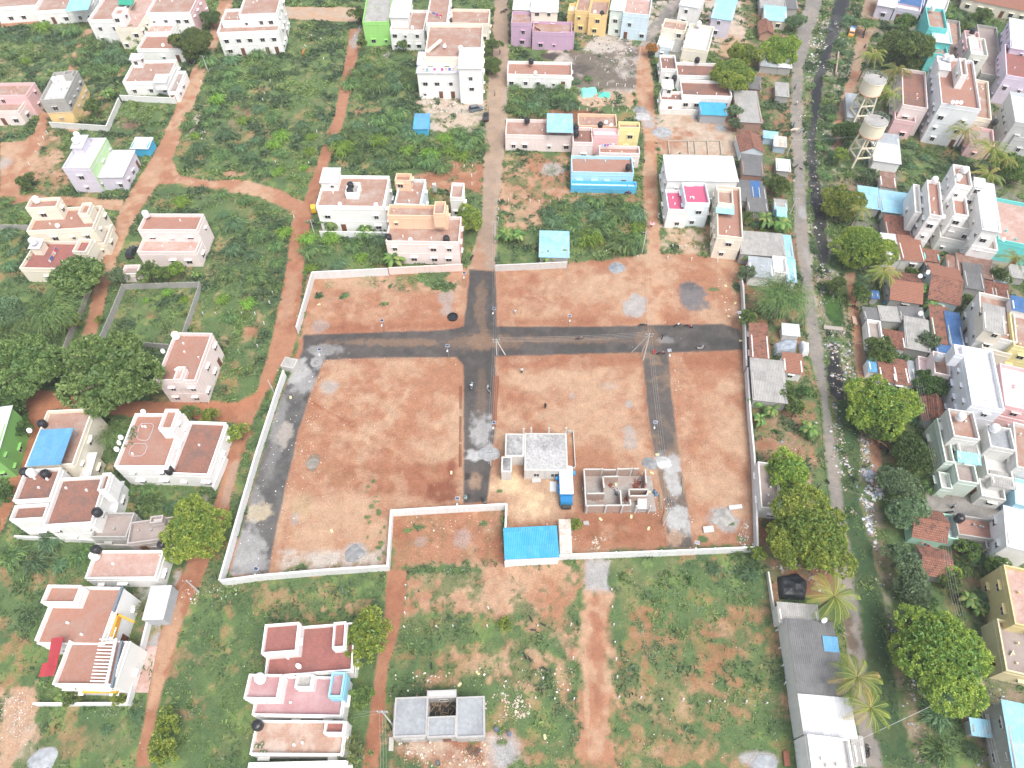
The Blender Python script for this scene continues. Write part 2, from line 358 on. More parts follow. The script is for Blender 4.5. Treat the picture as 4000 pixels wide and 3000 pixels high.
# south of the layout
region([(880,1228),(1245,1210),(1250,1350),(1240,1420),(1100,1330),(940,1310),(870,1330)], .18, SAND, ORG)
region([(870,1345),(960,1340),(1060,1390),(960,1400),(900,1460),(860,1480)], .97, RED)
region([(960,1400),(1100,1380),(1240,1440),(1250,1500),(1110,1500),(1050,1480),(900,1480)], .45, ORG, SAND)
region([(1120,1480),(1250,1470),(1250,1659),(1120,1659),(1060,1500)], .62, ORG, SAND)
region([(1100,1520),(1245,1540),(1245,1600),(1110,1590)], .95, ORG)
region([(1050,1600),(1110,1590),(1130,1659),(1040,1659)], .02, GREY, LGREY)
region([(840,1590),(1050,1600),(1060,1659),(840,1659)], .05, RED, PALE)
region([(1330,1205),(1690,1190),(1720,1659),(1330,1659)], .66, ORG, SAND)
region([(1325,1205),(1665,1190),(1670,1270),(1560,1290),(1480,1260),(1330,1290)], .93, ORG)
region([(1600,1280),(1690,1260),(1730,1659),(1640,1659),(1620,1450)], .82, ORG)
region([(1330,1330),(1600,1330),(1600,1480),(1330,1480)], .62, ORG, RED)
spot(1640, 1640, 50, 22, GREY); region([(1266,1208),(1320,1208),(1322,1282),(1264,1284)], .0, LGREY, GREY, .8, .4); spot(790, 1264, 30, 24, LGREY); spot(510, 1302, 22, 22, GREY); spot(975, 1230, 60, 8, GREEN, cov=.95)
region([(480,1262),(780,1240),(840,1240),(800,1320),(740,1370),(600,1345),(430,1330)], .85, ORG)
region([(590,1345),(700,1320),(800,1300),(740,1310),(610,1335),(480,1350),(450,1330)], .25, ORG, SAND)
region([(400,1500),(540,1400),(560,1450),(530,1659),(320,1659)], .95, ORG)
region([(430,1290),(540,1300),(560,1380),(480,1500),(400,1530)], .72, ORG)
region([(290,1260),(390,1240),(350,1330),(330,1400),(295,1400)], .2, ORG, GREY); spot(340, 1385, 22, 26, GREY)
# middle of the old lots, burnt and bare patches
for a in [(515,255,26,44,DARK,.55),(540,240,10,14,(.12,.09,.06),.6),(415,270,16,26,RUB,.8),(490,300,10,20,DARK,.5),(640,85,22,14,RUB,.8),(560,290,40,14,RED,.25),(660,75,30,10,SAND,.5),(1000,237,40,10,RUB,.7),(285,268,20,12,DARK,.7),(660,365,24,12,RED,.5),(440,215,20,12,RED,.3),(330,680,20,12,RED,.6),(530,660,16,30,RED,.7),(545,700,20,40,ORG,.5),(470,640,10,14,PALE,.3),(690,590-120,10,8,RED,.2),(1195,365,28,16,LGREY,.8),(835,118,12,10,LGREY,.8),(765,60,22,14,GREY,.8),(640,345-80,30,12,SAND,.35),(505,375,30,9,SAND,.8),(775,245,8,10,RED,.6),(1385,240,16,18,GREY,.9),(1425,288,22,14,GREY,.95),(1415,255,18,12,LGREY,.5),(1555,275,14,10,GREY,.8),(440,1085,14,20,GREY,.7),(700,300-6,10,6,PALE,.6)]:
    spot(*a[:5], amt=a[5])
region([(610,50),(770,50),(745,150),(720,260),(690,350),(600,330),(600,120)], .93, ORG)
region([(640,100),(735,120),(720,210),(610,220),(600,150)], .96, (.2,.14,.08)); 
region([(110,380),(40,400),(60,430),(110,440)], .8, ORG)
# banks of the drain and the lanes beyond
region([(1700,0),(1900,0),(1860,140),(1830,300),(1845,480),(1850,600),(1900,860),(1950,1100),(2040,1659),(1860,1659),(1800,1200),(1770,900),(1745,640),(1725,480),(1710,300),(1715,120)], .68, (.3,.2,.14), RUB)
region([(1590,0),(1745,0),(1712,120),(1708,300),(1716,480),(1735,640),(1745,760),(1770,860),(1775,1010),(1800,1150),(1780,1210),(1650,1210),(1640,1160),(1605,700),(1600,300),(1560,120)], .5, (.3,.19,.13), RED)
region([(1900,0),(2212,0),(2212,1659),(2040,1659),(1950,1150),(1880,860),(1840,600),(1845,480),(1830,260)], .55, (.27,.2,.15), CONC)
region([(2030,10),(2212,60),(2212,130),(2100,70)], .97, DGREEN); region([(1950,300),(2080,310),(2090,380),(1990,410),(1950,400)], .95, ORG)
region([(1930,960),(2020,900),(2040,1000),(2020,1050),(1960,1080),(1930,1020)], .9, RED)
region([(1900,1060),(1990,1050),(2000,1150),(2040,1260),(2150,1400),(2170,1659),(2040,1659),(1960,1400)], .95, (.2,.13,.08))
region([(1960,1140),(2100,1140),(2160,1250),(2100,1280),(2000,1210)], .4, (.22,.15,.1))
region([(2040,1470),(2212,1450),(2212,1659),(2130,1659)], .3, (.25,.19,.14)); region([(2150,1440),(2212,1440),(2212,1480),(2160,1480)],.05,CONC)
region([(1380,0),(1600,0),(1620,110),(1440,110),(1380,90)], .1, PALE, RUB); region([(1560,70),(1620,90),(1610,150),(1550,130)], .1, SAND)
region([(0,20),(190,30),(190,40),(0,45)], .9, ORG)
region([(1640,1205),(1790,1215),(1800,1290),(1670,1290)], .15, (.28,.19,.13), RED)
NA = fbm(GX, GY, 5.5, 5, 51); NB = fbm(GX, GY, 3.4, 5, 57)      # graded, wetted and dusty patches of the bare soil
isred = np.clip((SOIL[..., 0] - SOIL[..., 2] * 1.6) * 6, 0, 1); lerp(SOIL, (.27, .105, .06), sstep(.54, .74, NA) * .45 * isred); lerp(SOIL, (.47, .32, .215), sstep(.55, .72, NB) * .4 * isred)
G1 = np.zeros_like(COL); G1[:] = GREEN; lerp(G1, GREEN2, sstep(.5, .64, N2)); lerp(G1, DGREEN, sstep(.52, .72, fbm(GX, GY, 6, 4, 8)) * .7); lerp(G1, (.2,.19,.09), sstep(.55,.8,fbm(GX, GY, 4, 4, 11))*.5)
thr = N2 * .45 + N4 * .25 + fbm(GX, GY, 5, 3, 9) * .3
# bring the noise to even coverage so COV reads as a share of the ground
rk = np.argsort(np.argsort(thr.ravel())).reshape(thr.shape) / thr.size
WD = .26 + .5 * sstep(.85, .6, COV) if False else .3 + .35 * (1 - sstep(.7, .92, COV))
GW = sstep(-WD, WD * .75, COV - rk) * sstep(0, .08, COV)
COL[:] = SOIL + (G1 - SOIL) * GW[..., None]
COL *= (.9 + .2 * N4)[..., None]

roads = {}
def road(name, pts, col, col2=None, edge=.35, wear=None, label=None, z=.02, rag=.25, cover=.04, soft=.25):
    d = sdf(wpoly(pts), GX, GY) + wob * rag
    w = sstep(-soft, soft, d)
    c_ = np.zeros_like(COL); c_[:] = col
    if col2 is not None: lerp(c_, col2, sstep(.42, .62, N1 * .5 + N2 * .5))
    if wear is not None:
        for (x, y, rx, ry, wc, am) in wear:
            cx, cy = V(x, y); ax = abs(V(x + rx, y)[0] - cx); ay = abs(V(x, y - ry)[1] - cy)
            q = np.sqrt(((GX - cx) / ax) ** 2 + ((GY - cy) / ay) ** 2) + (N2 - .5) * 1.3 + (N4 - .5) * .9
            lerp(c_, wc, (1 - sstep(.6, 1.15, q)) * am)
    c_ *= (.88 + .24 * N4)[..., None]
    COL[:] = COL + (c_ - COL) * w[..., None]
    if name == 'drain_weed': COV[:] = np.where(w > .3, .97, COV); GW[:] = np.maximum(GW, w)
    else: COV[:] = COV * (1 - w) + w * -1
    roads.setdefault(name, []).append((w > .04, z, label))
TD = (.235,.15,.10)     # dust trodden into the tar
road('dirt_track', [(756,62),(777,62),(775,110),(762,180),(738,280),(712,350),(692,405),(672,470),(662,560),(655,600),(644,720),(628,770),(600,806),(562,876),(536,940),(518,1000),(494,1100),(442,1240),(402,1320),(372,1420),(338,1540),(326,1659),(292,1659),(310,1560),(338,1400),(366,1300),(398,1230),(436,1150),(472,1060),(492,980),(508,900),(556,840),(585,740),(603,660),(618,570),(632,480),(640,440),(655,440),(686,350),(722,250),(742,150)], ORG, RED, wear=[(620,650,20,60,SAND,.5),(500,1040,12,60,(.38,.3,.24),.5),(440,1085,20,24,GREY,.8),(360,1400,24,120,SAND,.7),(768,85,12,20,GREY,.8)])
road('dirt_track', [(475,0),(507,0),(478,80),(456,130),(430,200),(408,250),(388,300),(372,345),(390,378),(450,390),(520,387),(600,408),(655,436),(640,462),(560,425),(470,412),(390,396),(340,400),(312,440),(268,520),(250,570),(232,640),(215,700),(192,762),(157,775),(185,700),(210,600),(232,530),(262,450),(290,400),(322,350),(345,310),(368,260),(398,180),(440,110)], ORG, SAND, wear=[(400,380,60,14,RED,.5),(330,370,20,30,SAND,.6),(560,400,40,8,SAND,.6)])
road('dirt_track', [(186,62),(202,62),(190,100),(172,140),(166,155),(143,160),(160,110)], ORG, SAND)
road('dirt_track', [(0,46),(60,42),(190,40),(190,48),(60,52),(0,62)], ORG, SAND)
road('dirt_track', [(90,235),(106,250),(100,290),(72,360),(40,420),(66,424),(140,424),(268,432),(262,455),(130,445),(50,436),(0,450),(0,308),(50,305),(75,285)], ORG, SAND, wear=[(10,350,14,20,LGREY,.6)])
road('dirt_track', [(40,835),(140,850),(250,868),(430,866),(510,868),(548,852),(600,806),(545,885),(490,912),(300,900),(120,885),(80,960),(30,1090),(0,1160),(0,1110),(40,960),(60,900)], (.36,.16,.09), RED)
road('dirt_track', [(834,1230),(882,1230),(872,1320),(838,1450),(822,1600),(818,1659),(784,1659),(795,1560),(818,1400),(834,1300)], ORG, RED, wear=[(850,1290,18,50,RED,.4)])
road('dirt_track', [(1264,1283),(1320,1283),(1318,1340),(1324,1400),(1312,1460),(1328,1500),(1316,1570),(1338,1659),(1246,1659),(1252,1400)], ORG, SAND, rag=1.1, soft=.9, wear=[(1290,1400,14,120,RED,.6),(1262,1450,7,140,SAND,.8)])
road('dirt_track', [(1380,98),(1398,98),(1412,180),(1418,290),(1422,450),(1428,560),(1436,706),(1398,706),(1400,560),(1388,400),(1392,300),(1372,200)], ORG, SAND, wear=[(1400,260,16,20,LGREY,.8)])
road('lane', [(1063,100),(1100,100),(1098,180),(1094,300),(1078,420),(1070,585),(1014,585),(1040,470),(1046,330),(1052,200)], (.30,.225,.17), (.35,.255,.185), wear=[(1060,60,20,30,ORG,.5),(1030,560,20,40,ORG,.6)])
road('lane', [(560,14),(770,16),(776,48),(700,46),(640,42),(560,36)], (.4,.31,.235), SAND)
road('lane', [(1068,0),(1098,0),(1100,100),(1062,104)], (.30,.225,.17), (.35,.255,.185))
road('lane', [(1448,0),(1480,0),(1440,50),(1398,100),(1380,100),(1400,60)], (.36,.31,.27), CONC)
wr = [(1040,740,120,18,TD,.45),(850,740,150,9,TD,.6),(1240,735,140,8,TD,.5),(1400,730,30,24,TD,.5),(700,757,50,12,LGREY,.5),(680,775,24,14,LGREY,.9),(1040,660,14,60,TD,.5),(1555,738,30,12,(.05,.05,.05),.6),(1440,735,20,8,LGREY,.4),(1045,735,40,18,TD,.6)]
road('tar_road', [(1014,583),(1070,586),(1072,640),(1073,706),(1300,706),(1400,703),(1560,700),(1598,712),(1606,756),(1440,763),(1392,762),(1070,770),(1070,900),(1066,980),(1052,1085),(1002,1088),(1002,900),(1001,790),(985,772),(800,774),(700,778),(655,758),(655,724),(800,719),(960,714),(1002,705),(1008,650)], TAR, (.095,.084,.078), wear=wr + [(1040,930,26,40,LGREY,.85),(1052,980,28,16,LGREY,.8),(1022,985,18,14,(.44,.44,.43),.9),(1020,1040,18,24,SAND,.5),(1010,1030,14,12,(.03,.03,.03),.9),(1008,1075,14,14,(.05,.045,.04),.9),(1040,860,14,60,TD,.3)], rag=.18)
road('tar_road', [(655,758),(700,776),(688,810),(665,868),(640,950),(616,1060),(598,1140),(580,1238),(494,1246),(560,1010),(592,905),(622,820)], (.085,.082,.08), (.12,.115,.11), wear=[(640,800,26,26,(.40,.40,.39),.8),(690,780,16,18,LGREY,.8),(655,830,26,30,LGREY,.6),(600,900,20,50,(.27,.265,.26),.6),(615,940,16,26,RUB,.6),(585,1000,18,50,(.22,.215,.21),.6),(540,1080,26,40,(.26,.255,.25),.65),(560,1110,30,20,(.5,.42,.3),.7),(530,1180,44,50,(.33,.325,.32),.8),(540,1220,44,26,(.33,.325,.32),.75),(668,860,16,12,DARK,.9)], rag=.2)
road('tar_road', [(1386,760),(1444,760),(1448,830),(1464,960),(1480,1060),(1498,1182),(1442,1186),(1436,1090),(1416,1000),(1396,870)], (.10,.088,.08), (.20,.14,.10), wear=[(1440,1000,36,24,LGREY,.9),(1452,1040,22,40,(.40,.40,.39),.85),(1465,1125,34,40,(.40,.40,.39),.9),(1430,960,10,40,TAR,.5),(1400,1040,12,24,ORG,.5),(1445,1085,14,14,TAR,.5),(1460,1160,24,20,SAND,.6)], rag=.2)
road('road', [(1745,-8),(1780,-8),(1757,70),(1735,150),(1731,250),(1737,350),(1742,460),(1757,640),(1778,760),(1787,850),(1802,950),(1838,1190),(1882,1500),(1908,1659),(1862,1659),(1830,1400),(1806,1200),(1786,1010),(1772,850),(1748,760),(1736,640),(1716,500),(1715,420),(1711,300),(1708,250),(1711,140),(1722,60)], CONC, (.26,.23,.20), wear=[(1735,460,10,14,LGREY,.7),(1830,1350,14,70,(.12,.085,.06),.85),(1745,560,10,30,LGREY,.4),(1845,1480,14,80,(.36,.25,.17),.5)], rag=.15)
road('path', [(1868,-6),(1912,-6),(1890,60),(1872,110),(1855,170),(1838,215),(1818,270),(1812,320),(1800,320),(1803,265),(1818,205),(1838,150),(1852,60)], (.33,.24,.17), ORG)
road('path', [(1826,590),(1846,588),(1850,650),(1858,700),(1868,780),(1890,850),(1905,940),(1900,1040),(1885,1060),(1878,960),(1872,900),(1862,850),(1848,790),(1838,700),(1832,650)], ORG, (.34,.22,.15), wear=[(1880,970,14,24,(.16,.09,.06),.6)])
road('lane', [(2000,1066),(2110,1076),(2212,1106),(2212,1140),(2090,1120),(1996,1100)], (.3,.28,.26), CONC)
road('lane', [(1985,498),(2060,520),(2150,540),(2212,560),(2212,580),(2120,565),(2040,545),(1985,520)], (.2,.18,.17), (.28,.25,.22))
def canal(name, pts, col, col2, z, label):
    road(name, pts, col, col2, z=z, rag=.9, label=label)
canal('drain_water', [(1806,-6),(1836,-6),(1818,60),(1788,130),(1776,200),(1764,300),(1764,360),(1780,450),(1783,520),(1790,590),(1780,595),(1762,520),(1752,440),(1743,330),(1750,230),(1762,150),(1785,70)], (.02,.02,.022), (.06,.06,.055), .012, None)
canal('drain_water', [(1792,740),(1812,742),(1815,800),(1822,850),(1815,868),(1795,850),(1785,800)], (.02,.02,.022), (.05,.05,.048), .012, None)
canal('drain_weed', [(1785,610),(1812,600),(1820,700),(1808,706),(1790,690),(1778,650)], (.06,.13,.03), (.04,.09,.025), .016, None)
canal('drain_weed', [(1808,868),(1846,865),(1860,1000),(1850,1050),(1862,1120),(1880,1180),(1895,1260),(1915,1400),(1945,1540),(1975,1659),(1905,1659),(1882,1500),(1850,1260),(1828,1130),(1814,1000),(1806,930)], (.05,.095,.04), (.075,.11,.045), .016, None)
m_ground = M_attr('soil_and_grass', .95, 3.5, .38, .6, .08)
idx = np.arange(NX * NY).reshape(NY, NX)
F_all = np.stack([idx[:-1, :-1], idx[:-1, 1:], idx[1:, 1:], idx[1:, :-1]], -1)
vflat = np.stack([GX, GY, (N2 - .5) * .0 + 0 * GX], -1).reshape(-1, 3)
rmask_any = np.zeros(GX.shape, bool)
me = np_mesh('ground', vflat, F_all.reshape(-1, 4), COL.reshape(-1, 3), m_ground)
tag(obj('ground', me), None, kind='structure')
# the land beyond, a frame of plain ground that butts against the fine sheet
fr = MB(); xa, xb = 82.0, float(GX[-1].max())
yl, yh = 2.0, float(yrow[-1]); x0 = float(GX[0].max()); 
pts_l = [(-float(GX[j].max()), float(yrow[j]), 0) for j in range(0, NY, 8)]
if pts_l[-1][1] < yh: pts_l.append((-float(GX[-1].max()), yh, 0))
fr.v = []; 
for p in pts_l: fr.add([p, (-2600, p[1], 0), (-p[0], p[1], 0), (2600, p[1], 0)], [])
for i in range(len(pts_l) - 1):
    a = i * 4; fr.f += [(a, a + 4, a + 5, a + 1), (a + 2, a + 3, a + 7, a + 6)]; fr.m += [0, 0]
n0 = len(fr.v); fr.add([(-2600, 2, 0), (2600, 2, 0), (2600, -700, 0), (-2600, -700, 0), (-2600, yh, 0), (2600, yh, 0), (2600, 4200, 0), (-2600, 4200, 0)], [(0, 3, 2, 1), (4, 5, 6, 7)])
m_far, t_, b_ = new_mat('far_land'); w_ = wcoords(t_)
t_.links.new(mix(t_, ramp(t_, noise(t_, .06, w_, 8, .7), [(.42, 0), (.58, 1)]), GREEN, SAND), b_.inputs['Base Color']); b_.inputs['Roughness'].default_value = 1
tag(fr.build('outer_ground', m_far), None, kind='structure')
m_road = {'tar_road': M_attr('tar', .8, 4.0, .3, .5, .03), 'dirt_track': M_attr('trodden_earth', .95, 4.0, .25, .5, .05), 'lane': M_attr('worn_lane', .9, 3.0, .2, .3, .03),
          'road': M_attr('worn_concrete', .85, 3.0, .2, .3, .02), 'path': M_attr('path_earth', .95, 4.0, .25, .5, .05), 'drain_water': M_attr('foul_water', .42, 2.0, .4, .1, .02), 'drain_weed': M_attr('water_weed', .8, 9.0, .5, .8, .08)}
fm = F_all
kz = 0
for nm, lst in roads.items():
    for (mask, z, lb) in lst:
        kz += 1; z = z + .004 * kz
        q = mask[:-1, :-1] | mask[1:, :-1] | mask[:-1, 1:] | mask[1:, 1:]
        ff = F_all[q]; used = np.unique(ff); rem = np.full(NX * NY, -1, np.int64); rem[used] = np.arange(len(used))
        vv = vflat[used].copy(); vv[:, 2] = z
        z += .0 
        me = np_mesh(nm, vv, rem[ff], COL.reshape(-1, 3)[used], m_road[nm])
        tag(obj(nm, me), None, kind='structure')
def cov_at(x, y):            # vegetation share at world points
    j = np.clip(np.searchsorted(yrow, y), 0, NY - 1); w = 74 + .46 * yrow[j] + 4
    i = np.clip(((x / w + 1) * .5 * (NX - 1)).round().astype(int), 0, NX - 1)
    return GW[j, i] * (COV[j, i] > -.3), COL[j, i]
# ------------------------------------------------------------------ buildings
W = (.82, .81, .79); CR = (.78, .72, .60); PW = (.80, .69, .66); LIL = (.64, .61, .70); YEL = (.80, .58, .27); LB = (.42, .68, .80); LIME = (.33, .66, .19); PUR = (.53, .36, .49)
PGREEN = (.47, .66, .36); PEACH = (.80, .55, .38); TURQ = (.16, .62, .60); MINT = (.44, .70, .56); CEM = (.40, .39, .37); PINK = (.76, .50, .50); PBLUE = (.70, .78, .82); DW = (.66, .65, .62); PY = (.80, .72, .36); BWALL = (.06, .42, .68)
ROOF = {
 'terra': M_deck((.37,.205,.15),(.31,.165,.12),(.40,.34,.30),.75), 'terrao': M_deck((.37,.185,.135),(.32,.155,.11),(.33,.24,.2),.5),
 'terrad': M_deck((.31,.145,.105),(.26,.12,.085),(.13,.105,.095),.75), 'terral': M_deck((.50,.33,.29),(.40,.24,.2),(.56,.46,.42),.6,.32,.16,(.3,.17,.12)),
 'terraw': M_deck((.42,.26,.19),(.36,.2,.14),(.55,.47,.41),.8), 'red': M_deck((.33,.13,.11),(.28,.105,.09),(.2,.10,.09),.6,.4,.4), 'pinkf': M_deck((.38,.20,.21),(.35,.17,.18),(.5,.36,.36),.6,3,3),
 'grey': M_deck((.40,.39,.37),(.37,.36,.34),(.22,.21,.2),.6,6,6), 'lgrey': M_deck((.58,.57,.55),(.55,.54,.52),(.4,.38,.35),.5,6,6), 'bgrey': M_deck((.34,.36,.38),(.32,.34,.36),(.22,.23,.24),.7,8,8),
 'white': M_deck((.80,.80,.80),(.79,.79,.78),(.66,.65,.62),.3,5,5), 'dwhite': M_deck((.78,.78,.77),(.76,.76,.75),(.45,.41,.36),.55,5,5), 'gbrown': M_deck((.30,.24,.22),(.27,.21,.19),(.36,.32,.29),.7,4,4),
 'magenta': M_plain((.50,.10,.18),.8), 'pblue': M_deck((.55,.68,.78),(.53,.66,.76),(.6,.62,.63),.5,5,5), 'slab': M_deck((.48,.475,.47),(.43,.43,.42),(.09,.09,.09),.85,9,9,None,.47,.72,.16), 'brickred': M_deck((.36,.16,.11),(.3,.12,.08),(.2,.13,.11),.4,.5,.28,(.5,.45,.4)), 'pinkw': M_deck((.76,.6,.6),(.72,.56,.56),(.6,.45,.45),.4,4,4)}
SHEET = {'blue': M_sheet((.12,.36,.6),(.3,.45,.55), amt=.25), 'brblue': M_sheet((.05,.37,.58),(.22,.46,.56), amt=.3, pitch=.3), 'lblue': M_sheet((.30,.60,.76), (.6,.62,.62), .5), 'dblue': M_sheet((.05,.15,.36), (.15,.22,.32), .5), 'redsh': M_sheet((.48,.045,.06), amt=.05),
 'white': M_sheet((.72,.73,.75), (.5,.48,.46), .35), 'asb': M_sheet((.40,.39,.37), (.2,.19,.17), .6, .3), 'asbd': M_sheet((.17,.17,.17), (.09,.09,.09), .6, .3), 'tin': M_sheet((.42,.46,.49), (.3,.3,.3), .5), 'rust': M_sheet((.27,.14,.10), (.4,.36,.33), .6),
 'rustw': M_sheet((.66,.62,.56), (.36,.2,.11), .8), 'tile': M_tile((.33,.15,.10),(.26,.115,.08)), 'tilel': M_tile((.36,.165,.11), (.31,.135,.09), (.2,.11,.08), .5), 'tiled': M_tile((.30,.12,.08), (.2,.08,.055), (.04,.035,.03), .9), 'sky': M_sheet((.32,.66,.78), (.5,.7,.78), .3)}
m_frame = M_plain((.10,.075,.06), .6); m_glass, t_, b_ = new_mat('dark_window_glass'); b_.inputs['Base Color'].default_value = (.03,.035,.04,1); b_.inputs['Roughness'].default_value = .15
m_frw = M_plain((.62,.6,.56), .6); m_door = M_plain((.17,.07,.035), .6); m_black = M_plain((.02,.021,.024), .35); m_whitep = M_plain((.78,.79,.8), .4); m_metal = M_plain((.35,.36,.37), .45, .6)
m_conc = M_wall((.5,.49,.46), .5); m_wood = M_plain((.36,.26,.17), .8, var=.25, nsc=8); m_brick = M_brick()
def _win(w, h):
    b = MB(); t = .07
    b.box(-w/2 - t, -.05, 0, -w/2, .02, h).box(w/2, -.05, 0, w/2 + t, .02, h).box(-w/2 - t, -.05, -t, w/2 + t, .02, 0).box(-w/2 - t, -.05, h, w/2 + t, .02, h + t).box(-.03, -.04, 0, .03, .015, h)
    p = MB().box(-w/2, -.012, 0, w/2, .01, h); return b, p
WINM = {}
def win_mesh(w, h):
    if (w, h) not in WINM:
        b, p = _win(w, h); s = MB().box(-w/2 - .25, -.5, 0, w/2 + .25, .01, .07)
        WINM[(w, h)] = (b.mesh('window', [m_frw]), p.mesh('pane', [m_glass]), s)
    return WINM[(w, h)]
SHM = {}
def put_window(root, face, u, z, w, h, wallmat, shade=True):
    (ox, oy, rz) = face; b, p, s = win_mesh(w, h)
    x = ox + u * math.cos(rz); y = oy + u * math.sin(rz)
    o = obj('window', b, None, root, (x, y, z), (0, 0, rz)); obj('pane', p, None, o)
    if shade:
        k = (w, h, wallmat.name)
        if k not in SHM: SHM[k] = s.mesh('sunshade', [wallmat])
        obj('sunshade', SHM[k], None, root, (x, y, z + h + .16), (0, 0, rz))
def put_door(root, face, u, z, wallmat):
    (ox, oy, rz) = face; x = ox + u * math.cos(rz); y = oy + u * math.sin(rz)
    if 'd' not in SHM: SHM['d'] = MB().box(-.5, -.05, 0, .5, .02, 2.1).box(-.56, -.07, 0, -.5, .02, 2.16).box(.5, -.07, 0, .56, .02, 2.16).mesh('door', [m_door]); SHM['dh'] = MB().box(.3, -.1, .98, .42, -.05, 1.04).mesh('handle', [m_metal])
    o = obj('door', SHM['d'], None, root, (x, y, z), (0, 0, rz)); obj('handle', SHM['dh'], None, o)
_eps = [0]
def H(label, t, wall, blocks, cat='house', name='house', win=1, dirt=.3, group=None, extra=None, sh=True, rot=None):
    """blocks: (top, base, (x0,y0,x1,y1,x2,y2), roof[, wall[, opts]]) ; front edge p0-p1, then the third corner p2"""
    P = []
    for b in blocks:
        q = b[2]; P.append([Tt(b[6] if len(b) > 6 else t, q[i], q[i + 1], b[0]) for i in (0, 2, 4)])
    a, b_, c_ = P[0]; e1 = Vector((b_[0] - a[0], b_[1] - a[1])); e2 = Vector((c_[0] - b_[0], c_[1] - b_[1]))
    if e1.x * e2.y - e1.y * e2.x < 0: e2 = -e2
    e2r = Vector((e2.y, -e2.x)); d = e1 + e2r; ang = math.atan2(d.y, d.x) if rot is None else rot
    root = empty(name, (a[0], a[1], 0), ang); tag(root, label, cat, group)
    inv = Matrix.Rotation(-ang, 2)
    for bi, bl in enumerate(blocks):
        _eps[0] += 1; ep = (_eps[0] % 17) * .0031
        top, base, _, rk = bl[:4]; wc = bl[4] if len(bl) > 4 and bl[4] else wall; op = bl[5] if len(bl) > 5 and bl[5] else {}
        L = [inv @ Vector((p[0] - a[0], p[1] - a[1])) for p in P[bi]]
        x0, x1 = sorted((L[0].x, L[1].x)); yf = (L[0].y + L[1].y) / 2; y0, y1 = sorted((yf, L[2].y)); y0 += ep; y1 -= ep; x0 += ep; x1 -= ep; top -= ep
        if x1 - x0 < 1: x1 = x0 + 1
        if y1 - y0 < 1: y1 = y0 + 1
        wm = M_wall(wc, dirt) if not op.get('brick') else m_brick
        sheet = rk in SHEET or op.get('gable')
        th = .22; ph = op.get('ph', .85 if top - base > 1.6 else .35)
        z0 = base - .05 if base < .1 else base - 1.0
        if not sheet:
            zd = top - ph
            w = MB()      # outer skin with the parapet round the roof
            sk = op.get('skip', ''); tp = lambda c: zd - .03 if c in sk else top
            w.box(x0, y0, z0, x1, y0 + th, tp('f')).box(x0, y1 - th, z0, x1, y1, tp('b')).box(x0, y0 + th, z0, x0 + th, y1 - th, tp('l')).box(x1 - th, y0 + th, z0, x1, y1 - th, tp('r'))
            w.box(x0 - .06, y0 - .06, zd - .16, x1 + .06, y0 - .002, zd - .02); w.box(x1 + .002, y0 - .06, zd - .16, x1 + .06, y1 + .06, zd - .02); w.box(x0 - .06, y0 - .06, zd - .16, x0 - .002, y1 + .06, zd - .02)
            for k in range(int((top - base) / 3.1)):
                if k: w.box(x0 - .05, y0 - .05, base + 3.05 * k, x1 + .05, y0 - .003, base + 3.05 * k + .12)
            wo_ = w.build('wall', wm, root)
            if op.get('side'):      # one side painted in a second colour
                MB().box(x1 + .003, y0 + .02, z0, x1 + .02, y1 - .02, top - .004).build('side_wall', M_wall(op['side'], dirt), root)
            if op.get('band'):
                zb, bc = op['band']; MB().box(x0 - .015, y0 - .015, .02, x1 + .015, y1, zb).build('lower_wall', M_wall(bc, .45), root)
            MB().box(x0 + th - .01, y0 + th - .01, zd - .2, x1 - th + .01, y1 - th + .01, zd).build('roof', ROOF[rk], root)
            if (x1 - x0) * (y1 - y0) > 25 and op.get('clut', 1):      # the column stubs every such roof keeps
                rr = random.Random(int(x1 * 91 + y1 * 37) + bi)
                for k in range(rr.randint(1, 3)):
                    cx, cy = rr.uniform(x0 + 1.2, x1 - 1.2), rr.uniform(y0 + 1.2, y1 - 1.2)
                    MB().box(cx - .14, cy - .14, zd, cx + .14, cy + .14, zd + rr.uniform(.35, .6)).build('vent_stub', wm, root)
        elif op.get('gable'):
            ov = .35; zr = top + op['gable']; lx = (x1 - x0) >= (y1 - y0) if op.get('ridge') is None else op['ridge'] == 'x'
            w = MB(); w.box(x0, y0, z0, x1, y0 + th, top).box(x0, y1 - th, z0, x1, y1, top).box(x0, y0 + th, z0, x0 + th, y1 - th, top).box(x1 - th, y0 + th, z0, x1, y1 - th, top)
            ym, xm = (y0 + y1) / 2, (x0 + x1) / 2
            if lx:
                for xx in (x0, x1 - th): w.add([(xx, y0, top), (xx + th, y0, top), (xx + th, y1, top), (xx, y1, top), (xx, ym, zr - .06), (xx + th, ym, zr - .06)], [(0, 1, 5, 4), (2, 3, 4, 5), (0, 4, 3), (1, 2, 5)])
            else:
                for yy in (y0, y1 - th): w.add([(x0, yy, top), (x0, yy + th, top), (x1, yy + th, top), (x1, yy, top), (xm, yy, zr - .06), (xm, yy + th, zr - .06)], [(0, 4, 5, 1), (2, 5, 4, 3), (0, 3, 4), (1, 5, 2)])
            w.build('wall', wm, root)
            hl = (y1 - y0) / 2 if lx else (x1 - x0) / 2; ln_ = (x1 - x0) if lx else (y1 - y0); sl = math.hypot(hl, op['gable']); an = math.atan2(op['gable'], hl)
